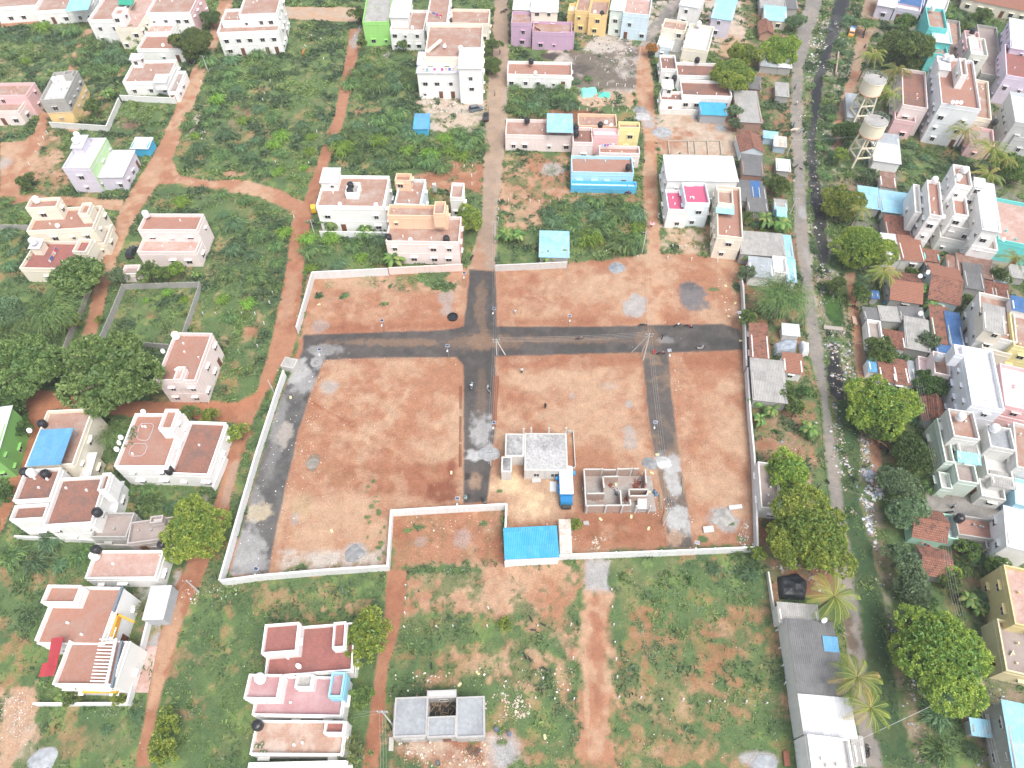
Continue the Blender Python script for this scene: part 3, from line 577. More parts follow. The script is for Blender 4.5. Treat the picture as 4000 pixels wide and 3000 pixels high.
            for sgn in (-1, 1):
                rb = MB().box(-ln_ / 2 - ov, -sl - ov, 0, ln_ / 2 + ov, 0, .09); mat = SHEET[op.get('roof2', rk) if sgn > 0 else rk]
                rz = 0 if lx else math.pi / 2
                e = obj('roof', rb.mesh('roof', [mat]), None, root, (xm, ym, zr), (0, 0, 0))
                m4 = Matrix.Rotation(rz + (math.pi if sgn > 0 else 0), 4, 'Z') @ Matrix.Rotation(an, 4, 'X')
                e.rotation_euler = m4.to_euler()
            MB().tube((x0 - ov, ym, zr + .07) if lx else (xm, y0 - ov, zr + .07), (x1 + ov, ym, zr + .07) if lx else (xm, y1 + ov, zr + .07), .12).build('ridge', SHEET[rk], root)
        else:
            sl = op.get('slope', .35); ov = op.get('over', .3)
            if not op.get('open'):
                w = MB(); zt = top - .12
                for (xa_, ya_, xb_, yb_) in ((x0, y0, x1, y0 + th), (x0, y1 - th, x1, y1), (x0, y0 + th, x0 + th, y1 - th), (x1 - th, y0 + th, x1, y1 - th)): w.box(xa_, ya_, z0, xb_, yb_, zt - (sl if ya_ == y0 else 0))
                w.build('wall', wm, root)
            else:
                for (px, py) in ((x0 + .1, y0 + .1), (x1 - .1, y0 + .1), (x0 + .1, y1 - .1), (x1 - .1, y1 - .1)): MB().tube((px, py, z0 if base < .1 else base), (px, py, top - .15), .05).build('post', m_metal, root)
            rb = MB(); X0, X1, Y0, Y1 = x0 - ov, x1 + ov, y0 - ov, y1 + ov
            rb.add([(X0, Y0, top - sl - .05), (X1, Y0, top - sl - .05), (X1, Y1, top - .05), (X0, Y1, top - .05), (X0, Y0, top - sl), (X1, Y0, top - sl), (X1, Y1, top), (X0, Y1, top)], [(0,3,2,1),(4,5,6,7),(0,1,5,4),(1,2,6,5),(2,3,7,6),(3,0,4,7)])
            rb.build('canopy' if op.get('open') else 'roof', SHEET[rk], root)
        # openings on the faces that look towards the camera
        nwin = op.get('win', win)
        if nwin and not op.get('open') and not op.get('brick'):
            rr = random.Random(int(abs(x1 * 31 + y0 * 17)) + bi * 7); zt = top - (ph if not sheet else .5)
            xc = root.location.x
            faces = [((x0, y0 - .0, 0), x1 - x0)]
            if xc < 0: faces.append(((x1, y0, math.pi / 2), y1 - y0))
            else: faces.append(((x0, y1, -math.pi / 2), y1 - y0))
            for fi, (fc, ln_) in enumerate(faces):
                if ln_ < 1.9: continue
                k = 0
                while base + k * 3.05 + 2.0 < zt - .1:
                    zb = base + k * 3.05 + .95; n = max(1, int(ln_ / 3.4))
                    for q in range(n):
                        u = (q + .5 + rr.uniform(-.18, .18)) * ln_ / n
                        if rr.random() < (.16 if base < 1 else .3): continue
                        if rr.random() < .14 and k == 0: put_door(root, fc, u, base + .05 if base > .1 else .15, wm); continue
                        ww = rr.choice((.9, 1.2, 1.2, .6)); put_window(root, fc, u, zb, ww, 1.1 if ww > .7 else .8, wm, sh)
                    k += 1
    return root
# ------------------------------------------------------------------ the houses, row by row (tile coordinates of roof edges)
C_ = 'blue sheet canopy'
H('long white single storey house with a pale blue canopy, in the top left corner', (0,0), W, [(5,0,(-330,60,300,68,310,-140),'terra'),(4.4,0,(300,78,775,85,800,-110),'terra'),(6.6,3.6,(570,75,745,80,780,-10),'sky',None,{'open':1})])
H('white two storey house with green netting on its cream terrace', (0,0), W, [(7.3,0,(765,155,1000,185,1110,-80),'terra'),(6.8,0,(1000,230,1185,255,1250,-30),'terral',CR),(9.6,6.4,(965,120,1045,128,1075,58),'terra')])
H('white house with a long ladder against its front wall', (0,0), W, [(7.3,0,(1262,105,1640,110,1720,-90),'terra',W,{'side':PINK}),(4.4,0,(1245,275,1480,280,1500,195),'terral')])
H('low white house with a plain terracotta roof half under a big round tree', (0,0), W, [(4.2,0,(1182,412,1560,430,1600,290),'terrao')])
H('white single storey house with corner tower and garden wall beside the green plot', (0,0), W, [(4.3,0,(1058,702,1440,706,1505,515),'terra'),(6.4,3.5,(1118,500,1198,505,1215,462),'white'),(3.2,0,(1445,790,1525,795,1600,610),'gbrown'),(5.1,3.4,(1320,700,1420,705,1425,640),'white')])
H('tall half finished house, bare grey cement above a yellow ground floor', (0,0), CEM, [(7.3,0,(342,855,550,860,640,610),'lgrey',CEM,{'band':(3.4,YEL)}),(8.3,6.4,(545,640,620,645,640,605),'grey')], dirt=.7)
H('pale pink house with two terracotta terraces at the left edge', (0,0), PW, [(4.4,0,(-200,955,150,965,205,850),'terra'),(6.2,0,(-200,822,218,828,300,712),'terra',PINK)])
H('lilac two storey house with a pale green inner wall and white terrace', (0,0), LIL, [(7.4,0,(537,1445,772,1452,905,1190),'lgrey',LIL,{'side':PGREEN}),(4.4,0,(772,1515,1045,1520,1150,1300),'white',LIL,{'side':PGREEN}),(8.8,6.5,(612,1262,692,1270,725,1170),'white',LIL)])
H('small blue shed with a white sheet roof beside the lilac house', (0,0), BWALL, [(2.9,0,(1130,1262,1265,1280,1290,1190),'white')], 'shed', 'shed', win=0)
H('white two level house with stepped terracotta roofs at the top of the overgrown field', (0,0), W, [(7.2,0,(1872,282,2405,262,2440,110),'terra'),(8.4,0,(1915,172,2215,180,2240,66),'terra'),(10.2,0,(2060,122,2390,118,2460,-60),'terra')])
H('bright lime green two storey house', (1,0), LIME, [(7.4,0,(918,185,1150,190,1165,-80),'grey',LIME)])
H('white house between the lime green house and the tall white block', (1,0), W, [(6.4,0,(1155,255,1448,262,1478,85),'terra'),(9.3,6,(1155,135,1310,140,1325,-10),'white'),(9.0,0,(1160,75,1300,80,1330,-80),'terra')])
H('narrow white house with laundry on its tall brick-red roof', (1,0), W, [(9.4,0,(1465,190,1650,200,1672,-60),'terra')])
H('cream walled flat roof house behind the tall white block', (1,0), CR, [(6.0,0,(1668,195,2010,205,2018,78),'terra')])
H('tallest white block in the middle, with a wide red roof', (1,0), W, [(10.6,0,(1452,490,1945,495,1955,208),'terra',CR),(8.2,0,(1388,618,1752,618,1745,490),'white'),(11.0,0,(1748,575,1950,580,1948,412),'white'),(9.4,7.4,(1395,540,1455,545,1460,450),'white')], dirt=.08)
H('blue tarpaulin covered shed in the green lot', (1,0), BWALL, [(2.8,0,(1362,1098,1482,1104,1488,985),'blue')], 'shed', 'shed', win=0)
H('wide white two storey house with two black tanks on its central stair head', (1,1), W, [(7.6,0,(515,120,1100,128,1152,-140),'terra'),(9.6,6.8,(555,-100,692,-90,700,-205),'white'),(8.6,6.8,(768,5,878,8,885,-85),'grey')], dirt=.12)
H('pale blue walled house with a small orange stair room on its roof', (1,1), PBLUE, [(7.0,0,(1190,105,1420,108,1478,-110),'terra'),(9.2,6.2,(1195,-100,1332,-100,1338,-160),'terrao',PEACH)])
H('peach and pink house with a long brick-red terrace facing the bare plots', (1,1), PW, [(6.8,0,(1118,426,1755,432,1782,212),'terra',PW,{'side':(.62,.3,.26)}),(9.8,0,(1132,202,1650,208,1655,112),'terra',PEACH),(11.8,9,(1530,188,1628,192,1638,80),'terra',PEACH)])
H('small white annex with a red terrace beside the village street', (1,1), W, [(6.0,0,(1675,45,1785,50,1798,-80),'terra')])
H('mauve purple house with a taller left tower', (2,0), PUR, [(7.4,0,(-10,195,170,200,180,100),'terra'),(5.6,0,(175,275,520,282,522,188),'terra'),(4.8,0,(425,292,540,296,540,270),'terra')])
H('cream three storey building behind the mauve house', (2,0), CR, [(8.8,0,(165,85,395,95,402,-120),'white'),(8.0,0,(10,60,165,85,170,-120),'white')])
H('yellow ochre house with a satellite dish and brown roof', (2,0), YEL, [(6.8,0,(545,88,665,98,700,-50),'terra'),(6.6,0,(665,118,822,132,866,0),'terra'),(5.6,0,(482,92,545,98,562,30),'lgrey')])
H('pale white and sky blue house with an outside stair, next to the yellow house', (2,0), PBLUE, [(8.2,0,(852,70,965,85,990,-80),'white',(.7,.77,.7)),(8.0,0,(960,110,1190,130,1218,-20),'terral',(.62,.75,.82))])
H('plain white cube house at the top between two lanes', (2,0), W, [(6.6,0,(1450,30,1615,58,1690,-90),'white')])
H('lilac walled house with a bright blue sheet roof', (2,0), LIL, [(6.2,0,(1728,140,1900,165,1945,0),'sky')])
H('cream house with grey plastered roof and stepped rooms by the orange flowering tree', (2,0), CR, [(6.6,0,(1482,385,1690,460,1825,240),'lgrey'),(6.2,0,(1295,232,1495,272,1548,190),'terra'),(3.6,0,(1250,388,1375,420,1425,300),'pblue',PBLUE),(3.4,0,(1375,425,1482,452,1530,330),'asb')], rot=-.30)
H('white stepped house with two long stained red roofs, its neighbour tree on the right', (2,0), W, [(4.4,0,(1470,822,1905,830,1885,700),'terrad'),(4.2,0,(1285,862,1480,866,1480,790),'terrad'),(4.3,0,(1430,652,1785,658,1768,545),'terrad'),(4.3,0,(1290,592,1430,598,1445,475),'terrad'),(6.4,3.6,(1310,750,1395,752,1400,690),'white')], dirt=.45)
H('grey tin shed with a vivid blue roof beside the gravel yard', (2,0), (.33,.35,.37), [(3.1,0,(1635,978,1858,982,1850,892),'brblue')], 'shed', 'shed', win=0)
H('long low white house with a terracotta roof behind the feathery bushes', (2,0), W, [(4.2,0,(-45,642,520,650,526,535),'terrao')])
H('white house with a pale blue canopy over its roof terrace', (2,0), PW, [(4.8,0,(-58,1168,518,1172,528,1038),'terra'),(7.0,4,(310,1128,520,1130,527,988),'lblue',None,{'open':1})])
H('joined white, yellow and light blue house with a blue painted front', (2,0), PW, [(4.4,0,(515,1480,1055,1500,1025,1352),'terrao',LB),(4.4,0,(755,1322,1108,1326,1110,1262),'terrao'),(5.4,0,(525,1228,700,1232,705,1100),'terrad'),(7.2,0,(925,1102,1108,1102,1112,1052),'terra',PY),(6.2,0,(705,1165,925,1168,930,1110),'pinkw',PINK),(5.0,0,(572,1085,910,1092,914,985),'terra',PEACH),(2.2,0,(510,1600,1080,1615,1078,1568),'pblue',(.1,.45,.7))])
H('large plain white house with an all white flat roof and magenta terraces', (2,0), W, [(7.4,0,(1348,1545,1955,1555,1905,1352),'white'),(5.6,0,(1350,150,1530,154,1530,-20),'magenta',None,None,(2,1)),(7.2,0,(1500,92,1715,98,1735,-80),'magenta',PBLUE,None,(2,1)),(4.0,0,(1490,175,1700,180,1715,120),'white',PBLUE,None,(2,1)),(6.4,0,(1535,60,1580,62,1580,-60),'white',None,None,(2,1))], dirt=.06)
H('tall narrow cream house with a blue awning next to the large white house', (2,1), CR, [(6.8,0,(1775,378,2000,392,1990,-40),'terrao'),(8.8,6,(1780,96,1915,100,1925,-20),'terra'),(7.6,6,(1775,168,1915,172,1918,112),'sky',None,{'open':1}),(2.6,.1,(1865,482,1985,486,1985,446),'blue',None,{'open':1})])
H('brick hut with a broad pale asbestos roof', (2,0), (.36,.22,.17), [(3.6,0,(1965,1046,2160,1042,2132,792),'asb')], 'hut', 'hut', win=0)
H('gabled hut with bright clay tiles, ridge pointing up the slope', (2,0), PBLUE, [(2.8,0,(1980,1310,2172,1305,2150,1170),'tile',None,{'gable':1.3,'ridge':'y'})], 'hut', 'hut', win=0)
H('brick hut with a dark square asbestos roof below the gabled hut', (2,0), (.36,.22,.17), [(3.2,0,(1998,1495,2172,1505,2168,1348),'asbd')], 'hut', 'hut', win=0)
H('low shack with a blackened sheet roof and blue patch', (2,0), CEM, [(2.7,0,(1970,1720,2200,1735,2185,1575),'asbd'),(2.75,0,(2085,1700,2150,1705,2145,1570),'dblue')], 'shack', 'shack', win=0)
# the huts between the layout and the concrete road
H('hut with a sky blue sheet roof and cream wall by the road', (3,0), CR, [(3.3,0,(-25,165,162,170,180,62),'lblue')], 'hut', 'hut')
H('tiny gabled clay tiled hut beside the sky blue roof', (3,0), (.5,.3,.22), [(2.4,0,(-60,290,50,290,40,190),'tile',None,{'gable':.9,'ridge':'y'})], 'hut', 'hut', win=0)
H('shed with a half grey, half white sheet roof by the roadside', (3,0), CEM, [(2.8,0,(95,568,205,574,210,495),'white'),(2.7,0,(-60,560,92,565,98,478),'tin')], 'shed', 'shed', win=0)
H('grey tin shack leaning over a mud yard', (3,0), CEM, [(2.6,0,(75,818,182,822,185,720),'asb')], 'shack', 'shack', win=0)
H('patched shack with a spotted tarpaulin roof near the cow', (3,0), (.4,.5,.6), [(2.4,0,(60,1250,160,1258,160,1185),'rustw'),(2.5,0,(-30,1180,85,1185,85,1142),'lblue')], 'shack', 'shack', win=0)
H('small shed with a clean white sheet roof at the bend', (3,0), CEM, [(2.5,0,(85,1460,195,1465,195,1382),'white')], 'shed', 'shed', win=0)
H('long asbestos roofed house with a blue strip along the road edge', (3,1), CEM, [(3.6,0,(-225,525,150,540,140,365),'asb'),(3.55,0,(150,548,222,552,212,378),'lblue')], win=0)
H('white walled house with a flat dirty roof and a narrow blue eave', (3,1), W, [(3.5,0,(50,690,175,700,165,560),'dwhite'),(3.3,0,(-150,720,45,725,40,580),'tin'),(3.3,0,(180,760,245,765,236,585),'lblue')], win=0)
H('hut with a tall red clay tiled roof against the layout wall', (2,1), PW, [(3.4,0,(2080,1425,2225,1438,2205,1150),'tile')], 'hut', 'hut')
H('rambling hut with a long weathered grey sheet roof beside the wall', (3,1), CEM, [(3.2,0,(-115,1790,165,1800,150,1470),'asb')], 'hut', 'hut', win=0)
H('small hut with an orange-red tiled roof next to the road', (3,1), W, [(3.0,0,(148,1545,302,1555,300,1408),'tilel')], 'hut', 'hut')
H('little white shed by the roadside above the tarpaulins', (3,1), DW, [(2.3,0,(140,1222,272,1226,272,1152),'white')], 'shed', 'shed', win=1)
H('low house with a brown brick terrace, mostly hidden by a neem tree', (3,2), DW, [(3.8,0,(-58,1072,122,1085,95,690),'gbrown')])
# right of the drain
H('pale pink and lilac house at the very top beyond the school van', (3,0), LIL, [(4.2,0,(1105,60,1320,100,1360,-90),'pinkw'),(4.5,0,(950,40,1100,50,1110,-60),'white'),(4.4,0,(1130,10,1350,45,1370,-60),'dblue')])
H('white house with a row of columns at the top right of the street', (3,0), DW, [(5,0,(1360,60,1540,100,1600,-100),'dwhite')])
H('turquoise house with a high painted tower', (3,0), TURQ, [(8.6,0,(1392,235,1555,242,1550,80),'terra'),(5.6,0,(1405,465,1560,470,1560,350),'terra'),(7.2,0,(1440,352,1592,358,1595,205),'white')])
H('rough cement terrace with a brick-red floor behind the turquoise tower', (3,0), CEM, [(4.8,0,(1562,485,1682,492,1686,185),'terra')], dirt=.7)
H('tall grey topped block with pink side wall and black tank', (3,0), (.68,.67,.60), [(9.8,0,(1755,470,1905,478,1908,335),'lgrey'),(9.2,0,(1720,420,1850,425,1860,280),'lgrey',PINK)])
H('long roofless grey ruin with a painted sign board', (3,0), CEM, [(4.2,0,(1845,640,2030,655,2012,240),'gbrown')], win=0, dirt=.8)
H('pale lilac and white villa at the right edge near the top', (3,0), (.68,.6,.72), [(8.2,0,(2060,640,2330,700,2280,420),'red'),(9.4,0,(2110,400,2330,440,2300,190),'white')])
H('brown brick long shed far at the top right beyond the rail verge', (3,0), CR, [(4,0,(1700,-25,2400,120,2420,-60),'tilel')])
H('tall plain white apartment block with a broad red roof beside the coconut palms', (3,0), W, [(11.4,0,(1500,895,1842,942,1790,528),'terrao',(.77,.78,.80)),(14.4,11.0,(1672,640,1732,655,1752,512),'terra'),(13,11.0,(1490,580,1580,600,1590,520),'white')])
H('pink house with rounded parapet and a dark red roof left of the tall white block', (3,0), PINK, [(8.2,0,(1165,905,1385,935,1375,620),'terrad',PW),(5.4,0,(1095,1010,1280,1075,1290,990),'gbrown')])
H('cream flat roof house squeezed behind the tall white block', (3,0), CR, [(6.2,0,(1770,1010,1935,1030,1925,705),'terra'),(4.4,0,(1745,1240,1960,1250,1960,1120),'gbrown',PINK)])
H('grey house with a pale aqua roof at the right edge', (3,0), (.55,.56,.55), [(8.6,0,(2140,1060,2400,1085,2380,835),'pblue'),(5,0,(2130,1180,2350,1210,2350,1080),'red')])
H('small white hut with a tin lean-to below the second water tower', (3,0), W, [(3.6,0,(925,1380,1150,1395,1160,1262),'white'),(3.5,0,(950,1245,1138,1250,1135,1168),'tin'),(2.4,0,(980,1600,1110,1605,1115,1500),'rust')], 'hut', 'hut')
H('cluster of tall joined white flats with red roofs and many balconies', (3,1), W, [(10.6,0,(1398,192,1520,212,1492,-90),'terrao'),(13.2,0,(1620,-60,1765,-55,1762,-215),'terra'),(9.8,0,(1610,180,1738,212,1705,30),'terrao'),(6.6,0,(1580,300,1850,335,1840,215),'lgrey',DW),(8.2,0,(1270,160,1330,190,1320,-60),'lgrey'),(4.2,0,(1490,400,1830,440,1830,320),'gbrown',DW),(10.8,0,(1870,312,2015,332,1985,-60),'white'),(5.8,0,(1760,470,1990,500,2000,340),'gbrown',W),(12.2,0,(1800,-60,1880,-50,1880,-110),'white')])
H('turquoise house with a big faded red terrace at the right edge', (3,1), TURQ, [(5.8,0,(1990,415,2330,470,2300,110),'terral')])
H('shed with a ridged pale blue roof, left of the pair', (3,1), CEM, [(3.0,0,(805,122,970,130,968,-30),'lblue')], 'shed', 'shed', win=0)
H('shed with a ridged pale blue roof heaped with white rags', (3,1), CEM, [(3.1,0,(995,160,1245,178,1238,18),'lblue')], 'shed', 'shed', win=0)
H('hut with a blackened clay tiled roof under the crown of the big tree', (3,1), CEM, [(3.0,0,(1040,375,1250,382,1245,225),'tiled')], 'hut', 'hut', win=0)
H('hut with a fresh red tiled roof joined to a white sheet roof', (3,1), DW, [(3.4,0,(1172,578,1355,578,1335,392),'tilel'),(3.2,0,(1025,560,1168,565,1160,375),'white')], 'hut', 'hut')
H('turquoise walled hut with a small brown tiled roof', (3,1), TURQ, [(3.2,0,(1360,578,1490,590,1478,508),'tile')], 'hut', 'hut')
H('gabled hut with half clean, half blackened tiles in front of a leaning palm', (3,1), CEM, [(3.0,0,(1065,925,1325,955,1295,720),'tilel',None,{'gable':1.5,'ridge':'x','roof2':'tiled'})], 'hut', 'hut')
H('large gabled hut with speckled tiles and a plain red back slope', (3,1), (.55,.62,.62), [(3.4,0,(1395,925,1650,960,1672,680),'tile',None,{'gable':1.6,'ridge':'x','roof2':'tilel'})], 'hut', 'hut')
H('row of rusty sheet roofs behind the speckled gable', (3,1), CEM, [(2.9,0,(1650,690,1950,735,1945,590),'rust')], 'shack', 'shack', win=0)
H('shack with a square charcoal grey sheet roof', (3,1), CEM, [(3.2,0,(1725,820,1872,828,1862,640),'asbd')], 'shack', 'shack', win=0)
H('narrow lean-to with a red tiled roof and white patch', (3,1), CEM, [(2.6,0,(1875,905,1962,915,1950,780),'tiled'),(2.6,0,(1980,915,2090,925,2085,810),'tiled')], 'shack', 'shack', win=0)
H('sprawling hut with grey patched asbestos roofs under a banana clump', (3,1), CEM, [(2.8,0,(990,1098,1165,1105,1140,1000),'asb'),(2.9,0,(1168,1108,1365,1115,1340,1005),'asbd')], 'hut', 'hut', win=0)
H('hut with a pale silver sheet roof between two small trees', (3,1), CEM, [(3.1,0,(1208,1345,1405,1358,1410,1118),'asb')], 'hut', 'hut', win=0)
H('roofless white walled hut with a green lattice frame', (3,1), W, [(2.9,0,(880,1300,1000,1310,985,1115),'gbrown'),(2.8,0,(1005,1330,1190,1340,1170,1215),'tiled')], 'hut', 'hut', win=0)
H('hut with an old tiled roof sloping beside a long deep blue roof', (3,1), MINT, [(3.2,0,(1450,1290,1590,1310,1540,1000),'tile')], 'hut', 'hut')
H('long building with a deep blue sheet roof', (3,1), CEM, [(3.3,0,(1600,1385,1715,1385,1672,1055),'dblue'),(3.0,0,(1470,1400,1598,1405,1590,1340),'dblue')], 'shed', 'shed', win=0)
H('cream two storey house with a sheet covered stair room on the roof', (3,1), CR, [(7.2,0,(1845,1225,2160,1305,2115,925),'terra',(.72,.72,.68)),(9.2,6.4,(1880,1190,2055,1200,2030,1000),'asb'),(5,.1,(1850,1350,2110,1400,2130,1330),'lgrey')])
H('yellow house with a blue roofed top at the right edge', (3,1), PY, [(7.2,0,(2125,1330,2380,1380,2340,1080),'terra'),(8.6,0,(2125,1010,2330,1040,2320,940),'dblue',W)])
H('small peach coloured house with a water tank on its stepped roof', (3,1), PEACH, [(5.6,0,(1440,1560,1580,1590,1560,1400),'terra',PW),(3.6,0,(1310,1600,1430,1620,1420,1440),'pinkw',PW)])
H('hut with twin tiled roofs and a bright blue lean-to above the yellow-green tree', (3,1), W, [(3.0,0,(985,1620,1108,1625,1095,1480),'tile'),(3.1,0,(1115,1640,1225,1650,1190,1460),'tile'),(2.9,0,(885,1535,970,1540,968,1445),'blue'),(2.7,0,(1228,1640,1285,1645,1275,1470),'tin')], 'hut', 'hut')
H('big dull white three storey block with a stained white roof', (3,2), (.74,.76,.80), [(9.8,0,(1765,190,2045,212,1985,-280),'dwhite'),(11.4,9,(1620,-255,1700,-250,1705,-330),'dwhite')])
H('pale pink house behind the dull white block at the right edge', (3,2), PINK, [(6.4,0,(2050,190,2330,240,2290,-120),'pinkw'),(4,0,(1960,280,2300,330,2300,215),'pinkw')])
H('hut with a ridged tiled roof, one slope clean red and one dark', (3,2), CEM, [(2.8,0,(1345,300,1530,345,1500,150),'tile',None,{'gable':1.5,'ridge':'y','roof2':'tiled'})], 'hut', 'hut', win=0)
H('long pale green house with a ribbed grey and blue canopy roof', (3,2), (.60,.68,.60), [(8.2,0,(1610,462,1835,470,1812,245),'terra',DW),(6.2,0,(1668,605,1838,610,1828,475),'asb'),(6.0,0,(1665,665,1838,672,1836,615),'sky'),(5.2,0,(1645,835,1830,865,1805,690),'gbrown'),(5.6,0,(1535,670,1620,680,1560,305),'gbrown'),(3.4,0,(1500,900,1600,905,1590,770),'lgrey')])
H('weathered white house with a slate grey top roof and cluttered terrace', (3,2), DW, [(8.2,0,(1925,545,2142,572,2118,388),'bgrey'),(5.2,0,(1900,795,2120,805,2092,625),'lgrey'),(4.8,0,(1955,865,2140,890,2125,792),'asb'),(3.4,0,(1850,970,2060,1000,2080,860),'lgrey')], dirt=.7)
H('blue trimmed grey building at the right edge by the alley', (3,2), DW, [(7,0,(2150,720,2350,760,2330,380),'terra'),(4.4,0,(2140,1040,2330,1080,2330,860),'pblue',LB)])
H('hut with a large speckled clay roof and green gable wall by the alley', (3,2), MINT, [(3.0,0,(1262,1320,1530,1350,1518,1120),'tile',None,{'gable':1.5,'ridge':'x'})], 'hut', 'hut', win=0)
H('cement house with a tiled brick-red terrace and mint green end wall', (3,2), CEM, [(3.9,0,(1650,1310,2065,1355,2040,1185),'brickred'),(3.0,0,(1560,1335,1650,1340,1620,1130),'pblue',MINT),(3,0,(1890,1420,2040,1440,2040,1370),'gbrown')], dirt=.7)
H('white two storey house at the right edge below the alley', (3,2), W, [(7.8,0,(2090,1395,2360,1450,2330,1130),'white')])
H('hut with a mossy tiled roof under the trees below the laundry line', (3,2), CEM, [(2.8,0,(1335,1640,1570,1660,1555,1450),'tile',None,{'gable':1.3,'ridge':'x'})], 'hut', 'hut', win=0)
H('yellow house with brick lattice vents and an outside staircase', (3,3), (.62,.52,.26), [(6.8,0,(2140,440,2450,460,2390,-30),'terral',(.62,.52,.26)),(4.6,0,(2065,850,2420,870,2400,455),'gbrown',(.66,.58,.36))])
H('grey workshop with a large bright blue roof at the bottom right corner', (3,3), CEM, [(6.0,0,(2165,1760,2480,1770,2400,1160),'lblue')], 'workshop', 'workshop', dirt=.7)
H('tiny hut with a square sky blue roof near the bottom right', (3,3), CEM, [(2.5,0,(1788,1365,1932,1374,1912,1258),'lblue')], 'hut', 'hut', win=0)
H('very long roadside shed, dark ribbed roof at one end and white at the other', (3,3), DW, [(4.4,0,(265,1050,690,1056,590,402),'asbd',None,{'over':.1,'slope':.1}),(4.5,0,(318,1382,770,1384,690,1058),'white',None,{'over':.1,'slope':.1}),(3.6,0,(115,392,440,398,405,262),'asb'),(4.62,.1,(512,652,608,655,592,542),'blue',None,{'open':1})], 'shed', 'shed', win=0)
H('white house with red lettering and a stained roof at the bottom of the road', (3,3), W, [(5.6,0,(395,1790,765,1790,742,1412),'lgrey'),(3.6,0,(770,1620,845,1622,800,1400),'asb')], dirt=.4, win=0)
H('open sided pen with a pale blue ridged roof fenced beside the big thicket', (2,1), CEM, [(2.8,0,(242,552,488,555,492,345),'lblue',None,{'slope':.2})], 'shed', 'shed', win=0)
H('row of dark sheet roofs just behind the small blue patched shack', (2,1), CEM, [(2.7,0,(2050,150,2212,160,2200,65),'asbd')], 'shack', 'shack', win=0)
H('tiny shack with a pale door by the thin roadside pole', (3,1), LB, [(2.3,0,(90,200,160,205,158,140),'sky'),(2.5,0,(66,138,165,142,150,70),'asb')], 'shack', 'shack', win=0)
H('grey asbestos row cut by the top edge between the huts and the road', (3,0), CEM, [(3,0,(-60,60,140,64,150,-40),'asb'),(2.8,0,(150,60,260,64,270,-30),'asbd')], 'shack', 'shack', win=0)
H('small square hut with an old sheet roof in the yard behind the white block', (3,0), (.36,.22,.17), [(2.6,0,(-195,700+50,-60,760,-60,660),'asbd')], 'hut', 'hut', win=0)
H('long tin lean-to under the dark tree beside the upper water tower', (3,0), CEM, [(2.6,0,(695,1000,790,1005,780,815),'tin')], 'shed', 'shed', win=0)
H('narrow brown tiled store behind the leafy tree in the garden of the grove', (3,1), CEM, [(2.6,0,(1330,1640,1420,1650,1410,1560),'tiled')], 'hut', 'hut', win=0)
H('low rusty roofs jammed below the joined flats', (3,1), CEM, [(2.7,0,(1560,680,1640,690,1640,560),'rust'),(2.6,0,(1370,700,1480,705,1470,600),'rust')], 'shack', 'shack', win=0)
H('white sheet stall between the rusty roofs and the turquoise house', (3,1), CEM, [(2.5,0,(1965,760,2090,775,2080,690),'tin'),(2.6,0,(2110,720,2230,735,2220,650),'asb')], 'shack', 'shack', win=0)
H('low dark shed behind the roofless white walled hut', (3,1), CEM, [(2.6,0,(850,1090,980,1098,960,1010),'asbd'),(2.3,0,(905,900,960,905,955,862),'dblue')], 'shack', 'shack', win=0)
# left side, middle and lower rows
H('cream two storey house with a large stair room and striped balcony', (0,1), CR, [(7.0,0,(232,325,795,322,838,118),'terrao'),(9.8,6.2,(222,128,478,138,525,42),'terrao'),(9.0,6.2,(672,182,752,190,802,88),'terrao'),(3.6,0,(800,440,900,450,960,290),'gbrown')], dirt=.12)
H('cream single storey house with a red floored roof and potted plants, half under a tree', (0,1), CR, [(4.3,0,(172,642,690,680,790,425),'red'),(6.2,3.6,(622,510,735,520,765,405),'red'),(6.0,3.6,(245,470,325,475,345,405),'white')], dirt=.12)
H('white and pale pink house with a high back roof and low front roof', (0,1), PW, [(7.2,0,(1188,322,1700,332,1748,186),'terrao'),(4.5,0,(1180,514,1690,522,1712,400),'terral')], dirt=.12)
H('small outhouse with a cement roof beside the leafy garden', (0,1), PW, [(2.6,0,(1045,705,1180,712,1200,625),'gbrown')], 'outhouse', 'outhouse', win=0)
H('pale pink tall house with a plain brick-red roof standing alone', (0,1), PW, [(7.4,0,(1345,1612,1680,1642,1806,1215),'terrao',PW,{'clut':1}),(8.3,6.4,(1490,1620,1560,1625,1575,1505),'terral')], dirt=.5)
H('cream house with a big blue sheet canopy on the roof', (0,2), CR, [(7.0,0,(215,695,622,715,758,208),'terra'),(8.6,6.4,(228,692,512,702,590,382),'blue',None,{'open':1,'slope':.1,'over':.1}),(4.0,0,(700,780,760,785,850,600),'white')])
H('white two storey house with potted plants and a court outline on its roof', (0,2), W, [(6.9,0,(985,705,1428,720,1578,255),'terrao'),(9.3,6,(1365,385,1480,388,1522,215),'terrao')], dirt=.08)
H('white single storey house with a dark stained red roof, joined to the two storey one', (0,2), W, [(4.6,0,(1465,768,1795,788,1948,330),'terrad')], dirt=.08)
H('bright green house at the left edge', (0,2), (.24,.5,.14), [(7.0,0,(-320,640,-60,665,20,205),'white')])
H('large white L shaped house with two stained red roofs and tanks', (0,2), W, [(7.2,0,(110,998,425,1005,500,722),'terrad'),(6.9,0,(372,1206,785,1216,878,790),'terrad'),(6.7,0,(80,1165,372,1170,400,1030),'terrad'),(9.4,6.2,(838,915,912,920,965,762),'terrad'),(3.4,0,(905,1090,985,1095,1050,850),'white')], dirt=.4)
H('grey plastered house with a mossy brown terrace', (0,2), CEM, [(4.0,0,(782,1312,1085,1335,1140,1108),'gbrown')], dirt=.7)
